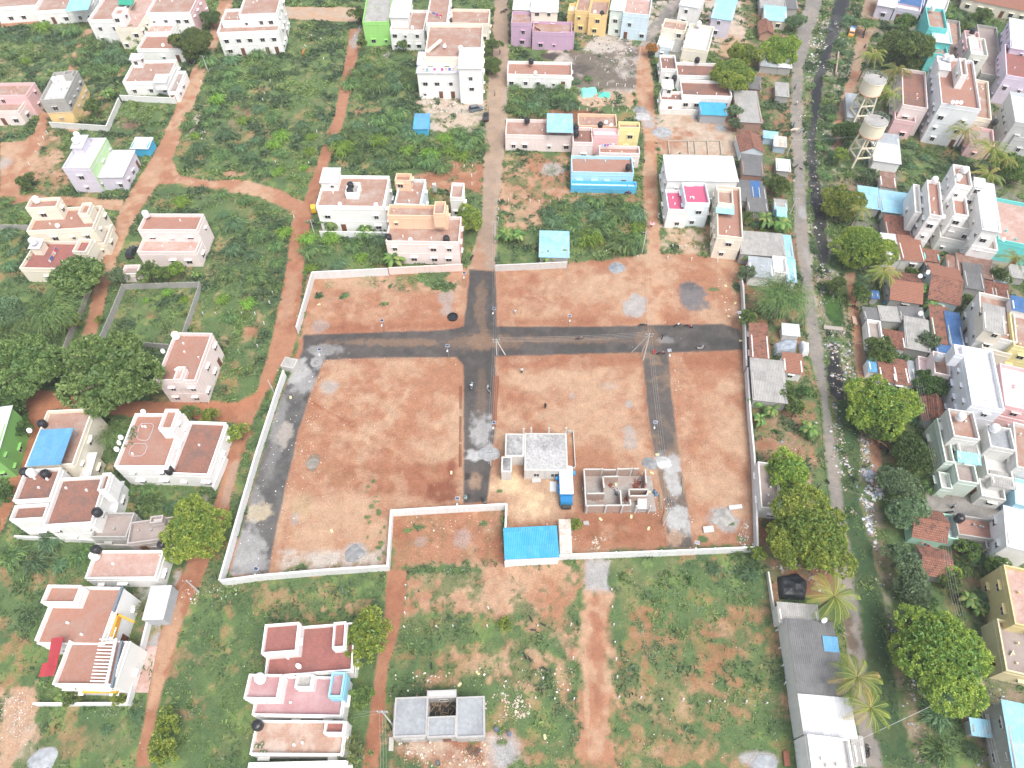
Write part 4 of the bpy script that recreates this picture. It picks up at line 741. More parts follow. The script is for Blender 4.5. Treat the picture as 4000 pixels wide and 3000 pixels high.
H('unpainted terrace house with a dusty brown roof beside the yellow-green tree', (0,2), (.44,.39,.37), [(3.9,0,(1098,1345,1478,1365,1430,1150),'gbrown'),(5.0,3.2,(1288,1195,1400,1200,1420,1125),'lgrey')], dirt=.7)
H('white house with a speckled pale red roof and outside steps', (0,2), W, [(4.2,0,(730,1668,1338,1690,1392,1432),'terral')], dirt=.2)
H('modern white house with a pergola, grey stripe and orange trim', (0,3), W, [(6.9,0,(285,572,880,580,1055,92),'terrao',None,{'skip':'f'}),(6.85,0,(445,935,968,955,1070,545),'terrao',None,{'skip':'b','clut':0}),(8.6,6,(345,228,640,240,690,75),'terrao')], dirt=.06)
H('carport with a white sheet roof beside the modern white house', (0,3), (.42,.45,.48), [(3.0,0,(1228,368,1403,380,1465,82),'white',None,{'slope':.1,'over':.05})], 'carport', 'shed', win=0)
H('white house with a deep red floored roof and two corner rooms', (1,3), W, [(4.6,0,(75,832,828,858,775,405),'red'),(7.0,4,(45,655,345,668,380,395),'red'),(6.4,4,(655,618,765,622,770,392),'red')], dirt=.2)
H('house with a rose pink roof floor and a sky blue stair room', (1,3), W, [(4.5,0,(-40,1205,735,1212,790,870),'pinkf'),(7.0,4,(-110,1060,182,1066,205,848),'pinkf'),(6.2,4,(330,962,475,970,472,845),'grey'),(6.8,4,(620,1042,740,1050,768,830),'pinkf',(.3,.62,.8))], dirt=.15)
H('house with a worn brown roof littered with pots and a small red stair well', (1,3), W, [(4.3,0,(-60,1545,742,1548,785,1248),'terraw'),(6.3,4,(580,1362,755,1366,755,1250),'red')], dirt=.3)
H('long white roofed house cut by the bottom edge', (1,3), W, [(4.5,0,(-100,1800,760,1800,765,1590),'dwhite')], dirt=.3)
H('blue roofed site office shed inside the layout wall', (2,2), W, [(3.4,0,(-60,1515,408,1488,388,1224),'brblue',None,{'over':.1,'slope':.1})], 'shed', 'shed', win=0)
H('narrow rusty white container room beside the blue site office', (2,2), DW, [(2.9,0,(415,1462,520,1460,508,1168),'rustw',None,{'over':.05,'slope':.05})], 'site cabin', 'site_cabin', win=0)
# ------------------------------------------------------------------ vegetation
m_leaf = M_leaf('foliage'); m_bark = M_plain((.17,.13,.10), .95, var=.3, nsc=5)
NR = np.random.RandomState(11)
def leaf_mesh(name, C0, D, size, elong, cols, droop=0.0):
    """one small quad per leaf: centre C0, direction D (the way it points), half length and width"""
    n = len(C0); D = D / (np.linalg.norm(D, axis=1, keepdims=True) + 1e-9)
    r = NR.randn(n, 3); s = np.cross(D, r); s /= (np.linalg.norm(s, axis=1, keepdims=True) + 1e-9)
    L = D * (size * elong)[:, None]; Wd = s * size[:, None]
    tip = L.copy(); tip[:, 2] -= droop * size * elong
    v = np.stack([C0 - L - Wd * .6, C0 - L + Wd * .6, C0 + tip + Wd * .45, C0 + tip - Wd * .45], 1).reshape(-1, 3)
    f = np.arange(4 * n).reshape(n, 4)
    return np_mesh(name, v, f, np.repeat(cols, 4, 0), m_leaf)
def palette(n, cols, w=None, jit=.18):
    c_ = np.array(cols)[NR.choice(len(cols), n, p=w)]
    return np.clip(c_ * (1 + NR.uniform(-jit, jit, (n, 1))) * (1 + NR.uniform(-.07, .07, (n, 3))), .005, .9)
def unit(n):
    d = NR.randn(n, 3); return d / np.linalg.norm(d, axis=1, keepdims=True)
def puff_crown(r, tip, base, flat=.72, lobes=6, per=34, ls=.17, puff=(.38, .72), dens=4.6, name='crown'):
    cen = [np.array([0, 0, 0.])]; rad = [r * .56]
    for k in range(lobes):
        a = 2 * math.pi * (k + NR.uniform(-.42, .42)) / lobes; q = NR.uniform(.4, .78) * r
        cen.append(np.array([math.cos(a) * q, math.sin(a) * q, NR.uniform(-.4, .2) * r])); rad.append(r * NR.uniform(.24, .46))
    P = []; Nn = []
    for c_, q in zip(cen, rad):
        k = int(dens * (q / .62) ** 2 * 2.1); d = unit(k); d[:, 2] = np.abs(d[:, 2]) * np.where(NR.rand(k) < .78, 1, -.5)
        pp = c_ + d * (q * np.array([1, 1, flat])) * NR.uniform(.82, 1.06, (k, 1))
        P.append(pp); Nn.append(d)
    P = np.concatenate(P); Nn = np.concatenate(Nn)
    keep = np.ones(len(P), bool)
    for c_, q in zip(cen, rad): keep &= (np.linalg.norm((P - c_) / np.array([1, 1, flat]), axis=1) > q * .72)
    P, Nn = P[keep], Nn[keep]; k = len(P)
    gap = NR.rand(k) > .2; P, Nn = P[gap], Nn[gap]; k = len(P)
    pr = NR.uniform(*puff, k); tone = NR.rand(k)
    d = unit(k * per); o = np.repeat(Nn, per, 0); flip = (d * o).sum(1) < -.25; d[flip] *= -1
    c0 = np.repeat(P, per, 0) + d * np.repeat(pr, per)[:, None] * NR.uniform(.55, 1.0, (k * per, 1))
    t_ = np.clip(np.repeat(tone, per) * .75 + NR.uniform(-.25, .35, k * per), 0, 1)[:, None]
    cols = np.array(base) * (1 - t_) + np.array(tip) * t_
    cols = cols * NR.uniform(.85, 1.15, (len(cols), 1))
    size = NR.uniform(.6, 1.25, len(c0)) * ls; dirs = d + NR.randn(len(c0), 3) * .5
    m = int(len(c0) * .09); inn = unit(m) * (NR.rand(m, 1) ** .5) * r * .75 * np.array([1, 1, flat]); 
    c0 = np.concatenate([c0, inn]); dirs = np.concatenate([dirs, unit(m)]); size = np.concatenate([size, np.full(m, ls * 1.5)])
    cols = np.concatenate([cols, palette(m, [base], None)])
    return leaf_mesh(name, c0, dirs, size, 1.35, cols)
def trunk_mesh(h, r, crown_r, n=6, lean=0.0):
    b = MB(); p0 = Vector((0, 0, -.2)); p1 = Vector((lean * .3, 0, h * .45)); b.tube(p0, p1, r, r * .78, 8)
    p2 = Vector((lean * .6, 0, h * .7)); b.tube(p1, p2, r * .78, r * .6, 8)
    for k in range(n):
        a = 2 * math.pi * k / n + R.uniform(-.3, .3); q = crown_r * R.uniform(.5, .8)
        e = Vector((math.cos(a) * q, math.sin(a) * q, h + R.uniform(-.1, .25) * crown_r)); mid = p2.lerp(e, .5) + Vector((0, 0, .15 * crown_r))
        b.tube(p1.lerp(p2, R.uniform(.4, 1)), mid, r * .42, r * .26, 6); b.tube(mid, e, r * .26, r * .09, 5)
        b.tube(mid, mid + Vector((math.cos(a + .9) * q * .5, math.sin(a + .9) * q * .5, .3 * crown_r)), r * .2, r * .06, 5)
    return b.mesh('trunk', [m_bark])
def strand_crown(r, cols, ntw, per, blade=.30, wd=.05, rise=.75, spread=1.0, h0=0.0, droop=.55):
    """arching twigs hung with feathery leaves"""
    C0 = []; D = []
    for k in range(ntw):
        a = NR.uniform(0, 2 * math.pi); L = r * NR.uniform(.35, 1.05); el = NR.uniform(.15, 1.2)
        bx, by = NR.uniform(-.25, .25, 2) * r
        t = (np.arange(per) + NR.rand()) / per; rad = t * L * spread; z = h0 + rise * r * (np.sin(np.clip(t * 1.9, 0, 2.6)) * (.35 + .55 * el)) - droop * r * np.clip(t - .55, 0, 1) ** 2 * 2
        a2 = a + .5 * t * NR.uniform(-1, 1)
        x = bx + np.cos(a2) * rad; y = by + np.sin(a2) * rad
        C0.append(np.stack([x, y, np.maximum(z, .05)], 1)); dd = np.stack([np.cos(a2), np.sin(a2), -.5 * t - .1], 1) + NR.randn(per, 3) * .38; D.append(dd)
    C0 = np.concatenate(C0); D = np.concatenate(D); C0 += NR.randn(*C0.shape) * .05
    n = len(C0); tone = np.repeat(NR.rand(ntw), per); tt = np.clip(tone + NR.uniform(-.25, .25, n), 0, .999)
    cc = np.array(cols)[(tt * len(cols)).astype(int)] * NR.uniform(.8, 1.2, (n, 1))
    return leaf_mesh('foliage', C0, D, NR.uniform(.7, 1.3, n) * wd, blade / wd, cc, .4)
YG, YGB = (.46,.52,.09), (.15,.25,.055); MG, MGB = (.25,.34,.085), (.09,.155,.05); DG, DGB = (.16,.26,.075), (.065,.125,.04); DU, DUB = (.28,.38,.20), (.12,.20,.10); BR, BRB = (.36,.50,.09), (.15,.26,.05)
TREE = {}
def proto(kind, size):
    k = (kind, size)
    if k in TREE: return TREE[k]
    if kind in ('yg', 'mg', 'dg', 'du', 'br', 'fl'):
        tip, base = {'yg': (YG, YGB), 'mg': (MG, MGB), 'dg': (DG, DGB), 'du': (DU, DUB), 'br': (BR, BRB), 'fl': ((.7,.16,.05), (.25,.2,.06))}[kind]
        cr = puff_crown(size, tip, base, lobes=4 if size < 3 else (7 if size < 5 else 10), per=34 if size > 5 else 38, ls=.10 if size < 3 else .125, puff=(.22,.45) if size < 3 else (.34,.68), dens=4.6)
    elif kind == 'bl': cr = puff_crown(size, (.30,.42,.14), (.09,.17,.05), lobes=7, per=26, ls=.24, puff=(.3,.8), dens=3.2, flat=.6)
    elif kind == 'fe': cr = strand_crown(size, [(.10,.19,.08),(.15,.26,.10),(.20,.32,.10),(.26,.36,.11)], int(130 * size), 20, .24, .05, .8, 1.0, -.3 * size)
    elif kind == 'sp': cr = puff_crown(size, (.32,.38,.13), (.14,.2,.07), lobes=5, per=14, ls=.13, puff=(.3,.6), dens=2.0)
    TREE[k] = cr; return cr
TN = {'yg': 'neem_tree', 'mg': 'shade_tree', 'dg': 'dark_leaved_tree', 'du': 'dusty_tree', 'br': 'bright_tree', 'fl': 'flowering_tree', 'bl': 'broadleaf_tree', 'fe': 'feathery_tree', 'sp': 'sparse_tree'}
TRK = {}
SIZES = [1.6, 2.4, 3.6, 5.2, 7.0]
def plant_tree(kind, vx, vy, rpx, label, hk=1.0):
    x, y = V(vx, vy, 3); x2, _ = V(vx + rpx, vy, 3); r = abs(x2 - x)
    s = min(SIZES, key=lambda q: abs(math.log(q / r))); sc = r / s; hc = (s * .62 + 1.6) * hk
    x, y = V(vx, vy, hc * sc + .25 * r)
    root = empty(TN[kind], (x, y, 0), R.uniform(0, 6.28)); root.scale = (sc, sc, sc)
    tag(root, label, 'tree')
    if (s, hk) not in TRK: TRK[(s, hk)] = trunk_mesh(hc, .07 * s + .06, s)
    obj('trunk', TRK[(s, hk)], None, root); obj('crown', proto(kind, s), None, root, (0, 0, hc))
for a in [
 ('mg',286,63,26,'round tree standing against the netted white house'),('mg',411,80,43,'large round dark green tree over the low plain terracotta roof'),
 ('yg',1585,148,47,'large yellow-green tree right of the two long stained roofs'),('yg',1613,106,34,'yellow-green tree just behind the largest one by the stained roofs'),
 ('yg',1015,462,33,'round yellow-green tree at the corner of the pink house and the village lane'),('mg',1969,88,52,'big dark green tree in front of the turquoise tower'),
 ('mg',1960,38,24,'lighter green tree standing above the big dark tree by the turquoise tower'),('yg',1819,328,21,'small yellow-green tree left of the lower water tower'),('dg',1834,275,30,'dark spreading tree between the two water towers'),
 ('mg',1686,392,28,'round green tree beside the concrete road opposite the black drain'),('yg',1824,425,40,'yellow-green tree left of the ridged pale blue roofs'),('yg',1871,518,58,'big ragged yellow-green tree left of the fresh red tiled roof'),
 ('yg',1911,862,66,'big yellow-green tree over the drain bank below the twin tiled roofs'),('yg',1712,1012,52,'yellow-green tree spreading over the low brown terrace'),('yg',1761,1148,90,'very large yellow-green tree reaching over the concrete road'),
 ('yg',2051,1407,100,'the broadest yellow-green tree, at the lower right beside the yellow house'),('yg',410,1137,64,'big yellow-green tree next to the unpainted terrace house'),('mg',405,888,22,'small tree behind the two storey house with potted plants'),
 ('yg',450,892,23,'small yellow-green tree behind the dark stained roof'),('yg',510,928,27,'round yellow-green tree at the lane corner beside the stained roof'),('yg',790,1367,56,'big yellow-green tree shading the deep red floored roof'),
 ('mg',780,1500,28,'ragged green tree by the sky blue stair room'),('yg',357,1558,34,'yellow-green tree on the dirt track edge, the upper one of two'),('yg',345,1614,42,'yellow-green tree at the bottom of the dirt track, the lower one of two'),
 ('br',1241,1130,18,'small bright green tree beside the rusty site cabin'),('yg',1090,1347,16,'little yellow-green bush tree alone in the sandy lot'),('yg',1690,95,36,'spreading yellow-green tree between the top huts'),
 ('du',1721,40,22,'pale green tree beside the sky blue roofed hut'),('mg',1911,750,36,'dense green tree in front of the green lattice frame'),('du',2011,732,26,'dusty grey-green tree over the pale silver roof'),
 ('dg',2021,822,36,'dark tree below the small peach house'),('du',1956,772,16,'scrubby small tree above the twin tiled roofs'),('mg',1809,615,22,'small green tree on the drain bank beside the green water weed'),('mg',1861,630,23,'leafy tree at the foot of the leaning coconut palm'),
 ('mg',1969,585,15,'low round tree behind the half blackened gable'),('mg',2091,645,18,'small tree right of the speckled gable'),('mg',2164,590,22,'tree beyond the square charcoal roof'),('fe',1694,632,66,'large feathery acacia hanging over the concrete road'),
 ('dg',1901,912,36,'dark tree tucked under the big yellow-green tree on the bank'),('dg',1981,972,45,'dense dark green grove tree left of the ribbed canopy house'),('dg',1940,930,22,'dark tree at the head of the grove by the ridged hut'),('du',1946,1035,44,'dusty green tree at the mouth of the grey alley'),
 ('du',1963,1100,44,'dusty green tree left of the speckled clay roof'),('du',1954,1202,38,'dusty tree below the speckled clay roof beside the laundry line'),('mg',2099,1182,27,'round green tree below the tiled brick-red terrace'),('yg',2056,1232,24,'yellowish tree beside the mossy tiled roof'),
 ('mg',2162,1222,30,'green tree in front of the white house below the alley'),('du',1981,1264,44,'dusty broad tree above the drain at the lower right'),('mg',2059,1254,28,'mid green tree behind the broadest yellow-green tree'),('mg',1704,848,22,'green tree at the end of the weathered grey roof'),
 ('dg',1741,842,18,'dark bushy tree squeezed against the road above the banana clump'),('mg',1724,878,22,'green tree above the yellow flowering banana clump'),('br',1638,1192,20,'bright green tree at the right end of the white layout wall'),
 ('bl',160,575,54,'open branched tree covering the end of the red floored roof'),('du',250,590,23,'small tree between the lane and the outhouse'),('mg',318,580,27,'leafy tree in the garden in front of the pale pink house, the left one'),('br',378,576,24,'bright yellow-green tree in the garden, the right one'),
 ('mg',350,585,18,'middle tree in the garden below the low front roof'),('fe',112,668,58,'large dark feathery tree left of the red lane'),('bl',60,778,74,'huge broadleaf tree at the left edge behind the cement wall'),('bl',240,795,94,'huge broadleaf tree below the walled green plot'),
 ('yg',155,687,17,'small yellow tree leaning over the cement wall'),('yg',212,687,9,'tiny yellow tree beside the black gate'),('du',8,662,44,'dull olive tree at the left edge'),('fe',22,722,44,'dark feathery tree at the left edge above the huge broadleaf'),
 ('dg',18,852,42,'dark tree above the bright green house'),('fe',247,935,36,'feathery mid green tree between the canopy house and the two storey house'),('dg',37,922,28,'dark tree over the bright green house corner'),('dg',8,1058,24,'dark shrub tree at the left edge by the L shaped house'),
 ('mg',152,1505,20,'green garden tree below the modern white house'),('yg',252,1505,18,'yellow leaved garden tree below the orange trim'),('sp',300,1312,15,'reddish leaved small tree between the modern house and the carport'),('mg',197,225,20,'round tree in the yard of the half finished house'),
 ('dg',452,32,22,'dark tree behind the top lane corner'),('mg',50,387,20,'round bush tree at the dirt track bend, far left'),('mg',1063,92,20,'dark green tree beside the tall white block, the upper one'),('mg',1063,132,22,'dark green tree beside the tall white block, the lower one'),
 ('mg',1613,465,19,'leafy tree right of the narrow cream house'),('du',1616,585,22,'ragged tree over the outer wall by the tin roofs'),('mg',1616,682,20,'small tree leaning on the layout wall'),('du',1588,235,20,'slim pale tree beside the asbestos roofed brick hut, the upper one'),
 ('du',1590,262,17,'slim pale tree beside the asbestos roofed brick hut, the lower one'),('fl',1410,100,16,'orange flowering tree at the lane corner'),('fe',1876,47,22,'dark feathery tree beside the street at the top'),('sp',768,1625,34,'sparse half bare tree near the bottom of the earth road'),
 ('mg',2196,350,38,'dense tree at the right edge behind the coconut palms'),('dg',1909,250,20,'dark tree under the upper water tower'),('du',1880,372,22,'scrubby tree in front of the white hut'),('mg',2130,95-70,20,'bush tree beyond the top right street'),('dg',2010,1300,26,'dark tree hidden behind the broadest crown'),
 ('mg',870,92,14,'small tree behind the lime green house'),('mg',772,25,18,'dark tree left of the lime green house'),('mg',780,90,12,'bush at the foot of the lime green house'),('mg',2080,50,16,'low tree at the top right verge')]:
    plant_tree(*a)
# coconut palms
def frond_pts(L, a, el, n=9):
    P_ = []
    x = y = 0; z = 0; e = el
    for i in range(n):
        P_.append((x * 1.0, z)); x += math.cos(e) * L / n; z += math.sin(e) * L / n; e -= (el + .95) / n * 1.15
    return P_
def palm_crown(nf, L, seed):
    rr = np.random.RandomState(seed); vs = []; fs = []; cs = []
    for k in range(nf):
        a = 2 * math.pi * k / nf * 1.0 + rr.uniform(-.2, .2); el = rr.choice([1.05, .7, .35, .05]) + rr.uniform(-.15, .15); Lf = L * rr.uniform(.8, 1.1)
        pts = frond_pts(Lf, a, el, 16); ca, sa = math.cos(a), math.sin(a); old = rr.rand(); base = np.array((.30,.34,.05)) * (1 - old) + np.array((.11,.19,.04)) * old
        if rr.rand() < .12: base = np.array((.42,.32,.10))
        for i in range(1, len(pts) - 1):
            r_, z = pts[i]; r2, z2 = pts[i + 1]; w = Lf * .155 * math.sin(math.pi * min(.96, (i + .6) / len(pts))) ** .6
            for sd_ in (-1, 1):
                for q in (0, .5):
                    cr, cz = r_ + (r2 - r_) * q, z + (z2 - z) * q
                    tipr, tipz = cr + w * .55, cz - w * .5 - rr.uniform(0, .1)
                    off = sd_ * w * .75; b0 = (cr, 0, cz); b1 = (cr + .05, 0, cz)
                    n0 = len(vs)
                    for (lx, ly, lz) in ((b0[0], 0, b0[2]), (b1[0], 0, b1[2]), (tipr + .02, off, tipz), (tipr - .02, off, tipz)):
                        vs.append((lx * ca - ly * sa, lx * sa + ly * ca, lz)); cs.append(base * rr.uniform(.8, 1.2))
                    fs.append((n0, n0 + 1, n0 + 2, n0 + 3))
            n0 = len(vs)      # midrib
            for (lx, ly, lz) in ((r_, -.03, z + .02), (r_, .03, z + .02), (r2, .03, z2 + .02), (r2, -.03, z2 + .02)):
                vs.append((lx * ca - ly * sa, lx * sa + ly * ca, lz)); cs.append(np.array((.40,.38,.12)))
            fs.append((n0, n0 + 1, n0 + 2, n0 + 3))
    return np_mesh('crown', np.array(vs), np.array(fs), np.array(cs), m_leaf)
PC = [palm_crown(22, 4.2, 5), palm_crown(26, 4.2, 6), palm_crown(19, 4.2, 8)]
def coconuts():
    b = MB()
    for k in range(7):
        a = k * .9; c_ = (.32 * math.cos(a), .32 * math.sin(a), -.25 - .1 * (k % 2)); b.loft([((c_[0], c_[1], c_[2] - .13), .03, .03), ((c_[0], c_[1], c_[2] - .07), .1, .1), ((c_[0], c_[1], c_[2] + .03), .12, .12), ((c_[0], c_[1], c_[2] + .13), .03, .03)], 7)
    return b.mesh('coconuts', [M_plain((.22,.2,.05), .6)])
CN = coconuts()
def palm_trunk(h, lx, ly):
    b = MB(); p = Vector((0, 0, -.1)); 
    for k in range(1, 9):
        t = k / 8; q = Vector((lx * t * t, ly * t * t, h * t)); b.tube(p, q, .19 - .07 * (k - 1) / 8, .19 - .07 * t, 8); p = q
    return b.mesh('trunk', [m_bark])
for i, (vx, vy, rp, h, lx, label) in enumerate([
 (1884,120,34,8,1,'coconut palm between the street and the big dark tree'),(1936,152,34,8,.6,'coconut palm behind the upper water tower, farther one'),(1924,202,37,8,1,'coconut palm leaning beside the upper water tower tank'),
 (2084,284,37,7,0,'coconut palm in front of the tall plain white apartment block'),(2141,322,44,8,.5,'yellowing coconut palm right of the tall white block, upper of two'),(2134,378,42,7,0,'yellowing coconut palm right of the tall white block, lower of two'),
 (1909,590,38,8,1.6,'leaning coconut palm beside the half blackened gable roof'),(1859,452,27,6,.4,'dark coconut palm mostly hidden behind the ragged yellow-green tree'),(2191,557,34,8,0,'coconut palm at the right edge by the turquoise house'),
 (1801,1290,59,7,.5,'big coconut palm over the road next to the black tarpaulin heap'),(1851,1464,54,7,1,'coconut palm beside the long roadside shed, upper of the crossing pair'),(1879,1530,53,7,.8,'coconut palm beside the long roadside shed, lower of the crossing pair'),
 (175,255,15,2.2,0,'young coconut palm in the yard of the half finished house'),(2170,345,30,7,.3,'small coconut palm behind the yellowing pair')]):
    x, y = V(vx, vy, h); x2, _ = V(vx + rp, vy, h); sc = abs(x2 - x) / 3.6; sc = min(max(sc, .4), 1.5)
    root = empty('coconut_palm', (x - lx, y, 0), 0); tag(root, label, 'palm')
    obj('trunk', palm_trunk(h, lx, 0), None, root); c_ = obj('crown', PC[i % 3], None, root, (lx, 0, h), (0, 0, R.uniform(0, 6)), (sc, sc, sc)); obj('coconuts', CN, None, root, (lx, 0, h - .1), scale=(sc, sc, sc))
# banana clumps
def banana(seed):
    rr = np.random.RandomState(seed); vs = []; fs = []; cs = []
    for st in range(3):
        bx, by = rr.uniform(-.5, .5, 2) if st else (0, 0); hh = rr.uniform(1.4, 2.1)
        for k in range(8):
            a = rr.uniform(0, 6.28); L = rr.uniform(1.5, 2.3); el = rr.uniform(.3, 1.25); w = rr.uniform(.24, .34); base = np.array([(.11,.22,.05),(.16,.28,.06),(.08,.16,.04),(.22,.28,.08)][rr.randint(4)])
            e = el; r_ = .1; z = hh; P_ = []
            for i in range(7): P_.append((r_, z, w * math.sin(math.pi * (i + .55) / 7.1) ** .5)); r_ += math.cos(e) * L / 7; z += math.sin(e) * L / 7; e -= .36
            ca, sa = math.cos(a), math.sin(a); n0 = len(vs)
            for (q, z_, ww) in P_:
                for s_, dz in ((-ww, -.1), (0, 0), (ww, -.1)): vs.append((bx + q * ca - s_ * sa, by + q * sa + s_ * ca, z_ + dz)); cs.append(base * (1.25 if s_ == 0 else rr.uniform(.85, 1.1)))
            for i in range(6):
                for j in (0, 1): b0 = n0 + i * 3 + j; fs.append((b0, b0 + 1, b0 + 4, b0 + 3))
    return np_mesh('leaves', np.array(vs), np.array(fs), np.array(cs), m_leaf)
BN = [banana(3), banana(4), banana(9)]
def bstem():
    b = MB()
    for x, y in ((0, 0), (.45, -.3), (-.4, .35)): b.tube((x, y, -.05), (x * .8, y * .8, 1.9), .13, .08, 8)
    return b.mesh('stem', [M_plain((.2,.24,.08), .6)])
BS = bstem()
for i, (vx, vy, rp, label) in enumerate([
 (713,487,24,'banana clump in front of the wide white house, left one'),(789,495,18,'banana clump in front of the wide white house, right one'),(853,562,28,'large banana clump at the corner of the pink house and grey wall'),
 (1095,512,26,'banana clump left of the fenced blue roof, nearer the lane'),(1120,512,22,'banana clump left of the fenced blue roof, nearer the roof'),(1183,552,22,'banana clump over the blue roof edge, left one'),(1213,550,20,'banana clump over the blue roof edge, right one'),
 (1651,476,24,'banana clump beside the narrow cream house'),(1686,485,28,'banana clump at the roadside above the long asbestos roof'),(1618,555,20,'banana clump at the corner of the layout wall by the tin roof'),(2001,632,27,'banana clump between the two clay gables'),
 (2019,668,27,'banana clump over the grey patched roofs'),(1638,868,20,'banana clump behind the right layout wall, upper one'),(1641,902,19,'banana clump behind the right layout wall, lower one'),(1744,925,27,'banana clump with yellow flowers beside the concrete road'),
 (1664,884,21,'banana clump next to the bamboo trellis'),(2089,1294,27,'banana clump behind the yellow house, left one'),(2121,1312,21,'banana clump behind the yellow house, right one'),(125,1502,18,'banana clump in the garden of the modern white house'),
 (420,590,14,'small banana clump beside the walled plot'),(230,205,20,'banana clump in the yard of the half finished house'),(295,108,14,'banana clump behind the corner tower of the garden house')]):
    x, y = V(vx, vy, 1.8); x2, _ = V(vx + rp, vy, 1.8); sc = abs(x2 - x) / 1.9
    root = empty('banana_plant', (x, y, 0), R.uniform(0, 6)); root.scale = (sc,) * 3; tag(root, label, 'banana plant')
    obj('stem', BS, None, root); obj('leaves', BN[i % 3], None, root)
# thorn scrub: feathery bushes in thickets
TC = [[(.10,.19,.085),(.15,.26,.105),(.20,.32,.115),(.26,.38,.12)], [(.09,.18,.10),(.14,.25,.13),(.18,.30,.15),(.22,.33,.15)], [(.18,.32,.06),(.26,.42,.07),(.32,.50,.08),(.2,.34,.06)]]
BU = [strand_crown(2.0, TC[i], 110, 16, .24, .045, .8) for i in (0, 1, 2, 0)]
fat = [puff_crown(1.7, tp_, bs_, lobes=7, per=15, ls=.10, puff=(.16,.42), dens=3.0, flat=.5, name='foliage') for tp_, bs_ in (((.22,.36,.09), (.08,.16,.05)), ((.42,.50,.32), (.16,.24,.11)))]
def scrub(pts, step, r0, r1, kinds, label, group, name='thorn_bush', cat='bush'):
    step *= 1.42; r0 *= 1.18; r1 *= 1.25
    wp = wpoly(pts); xs = [p[0] for p in wp]; ys = [p[1] for p in wp]; q = []; tries = 0
    A = (max(xs) - min(xs)) * (max(ys) - min(ys)); n = int(A / step ** 2 * 4)
    X = np.array([R.uniform(min(xs), max(xs)) for _ in range(n)]); Y = np.array([R.uniform(min(ys), max(ys)) for _ in range(n)])
    ins = sdf(wp, X, Y) > 0
    for x, y, k in zip(X, Y, ins):
        if not k or any((x - a) ** 2 + (y - b) ** 2 < step * step * .6 for a, b in q): continue
        q.append((x, y)); me = R.choice(kinds); s = R.uniform(r0, r1) / 2.0
        o = obj(name, me, None, None, (x, y, 0), (0, 0, R.uniform(0, 6.28)), (s, s, s * R.uniform(.8, 1.15))); tag(o, label, cat, group)
    return len(q)
D3 = [BU[0], BU[1], BU[3]]; DL = [BU[0], BU[1], BU[2], BU[3]]
nb = 0
nb += scrub([(440,112),(598,108),(590,170),(520,215),(455,200)], 3.6, 1.8, 2.8, D3, 'dark green thorn bush in the scrub under the stepped white house', 'thorn bushes below the stepped white house')
nb += scrub([(410,225),(500,215),(600,230),(625,290),(600,380),(500,370),(400,330),(385,300)], 4.4, 1.3, 2.3, DL, 'feathery thorn bush in the burnt scrub of the old field', 'thorn bushes in the burnt field')
nb += scrub([(560,240),(700,265),(680,350),(640,410),(600,390)], 4.6, 1.1, 2.0, DL, 'thorn bush beside the narrow red track in the big field', 'thorn bushes beside the narrow red track')
nb += scrub([(718,300),(770,275),(860,250),(900,295),(1045,288),(1038,355),(970,372),(860,372),(725,350)], 3.1, 1.9, 2.8, DL, 'thorn bush in the dense thicket above the wide white house', 'thorn bushes of the dense middle thicket')
nb += scrub([(765,150),(890,150),(895,205),(840,212),(755,190)], 3.1, 1.7, 2.5, D3, 'dark thorn bush left of the tall white block', 'thorn bushes left of the tall white block')
nb += scrub([(1095,195),(1140,182),(1230,190),(1250,235),(1190,255),(1100,250)], 3.2, 1.7, 2.5, D3, 'thorn bush below the long low white house', 'thorn bushes below the long low house')
nb += scrub([(1238,150),(1275,175),(1265,190),(1240,190)], 3.0, 1.2, 1.8, D3, 'thorn bush at the corner of the rubbish pond', 'thorn bushes at the rubbish pond')
nb += scrub([(1180,440),(1320,425),(1380,445),(1385,525),(1340,545),(1235,535),(1185,500)], 3.0, 1.9, 2.8, DL, 'thorn bush in the big green thicket right of the fenced blue roof', 'thorn bushes of the thicket by the blue roof')
nb += scrub([(325,418),(450,412),(560,435),(625,475),(608,600),(560,690),(510,750),(465,640),(480,560),(480,480)], 4.4, 1.3, 2.4, DL, 'thorn bush in the overgrown lot right of the pale pink house', 'thorn bushes of the overgrown left lot')
nb += scrub([(665,512),(832,510),(830,572),(670,585)], 3.2, 1.4, 2.3, DL, 'thorn bush in the lot behind the grey corner wall', 'thorn bushes behind the grey corner wall')
nb += scrub([(185,75),(250,80),(275,120),(262,160),(190,182),(165,150)], 3.2, 1.6, 2.6, D3, 'thorn bush between the short lane and the netted house', 'thorn bushes below the netted house')
nb += scrub([(0,60),(150,55),(180,80),(150,140),(100,172),(0,172)], 5.2, 1.5, 2.5, DL, 'thorn bush in the far left green field', 'thorn bushes of the far left field')
nb += scrub([(5,1195),(60,1172),(185,1168),(190,1240),(100,1255),(10,1248)], 3.0, 1.5, 2.3, D3, 'thorn bush below the large L shaped house', 'thorn bushes below the L shaped house')
nb += scrub([(275,1062),(390,1045),(375,1100),(285,1110)], 2.8, 1.1, 1.7, D3, 'low bush in the gap below the white two storey house', 'bushes below the potted plant house')
nb += scrub([(0,500),(50,495),(48,580),(0,640)], 3.6, 1.3, 2.2, D3, 'thorn bush at the left edge beside the cream houses', 'thorn bushes at the left edge')
nb += scrub([(60,440),(5,440),(5,480),(55,482)], 3.4, 1.4, 2.0, D3, 'thorn bush above the cement wall at the left edge', 'thorn bushes above the left cement wall')
nb += scrub([(2030,22),(2212,62),(2212,118),(2110,95)], 4.0, 1.6, 2.6, D3, 'thorn bush on the verge at the top right', 'thorn bushes of the top right verge')
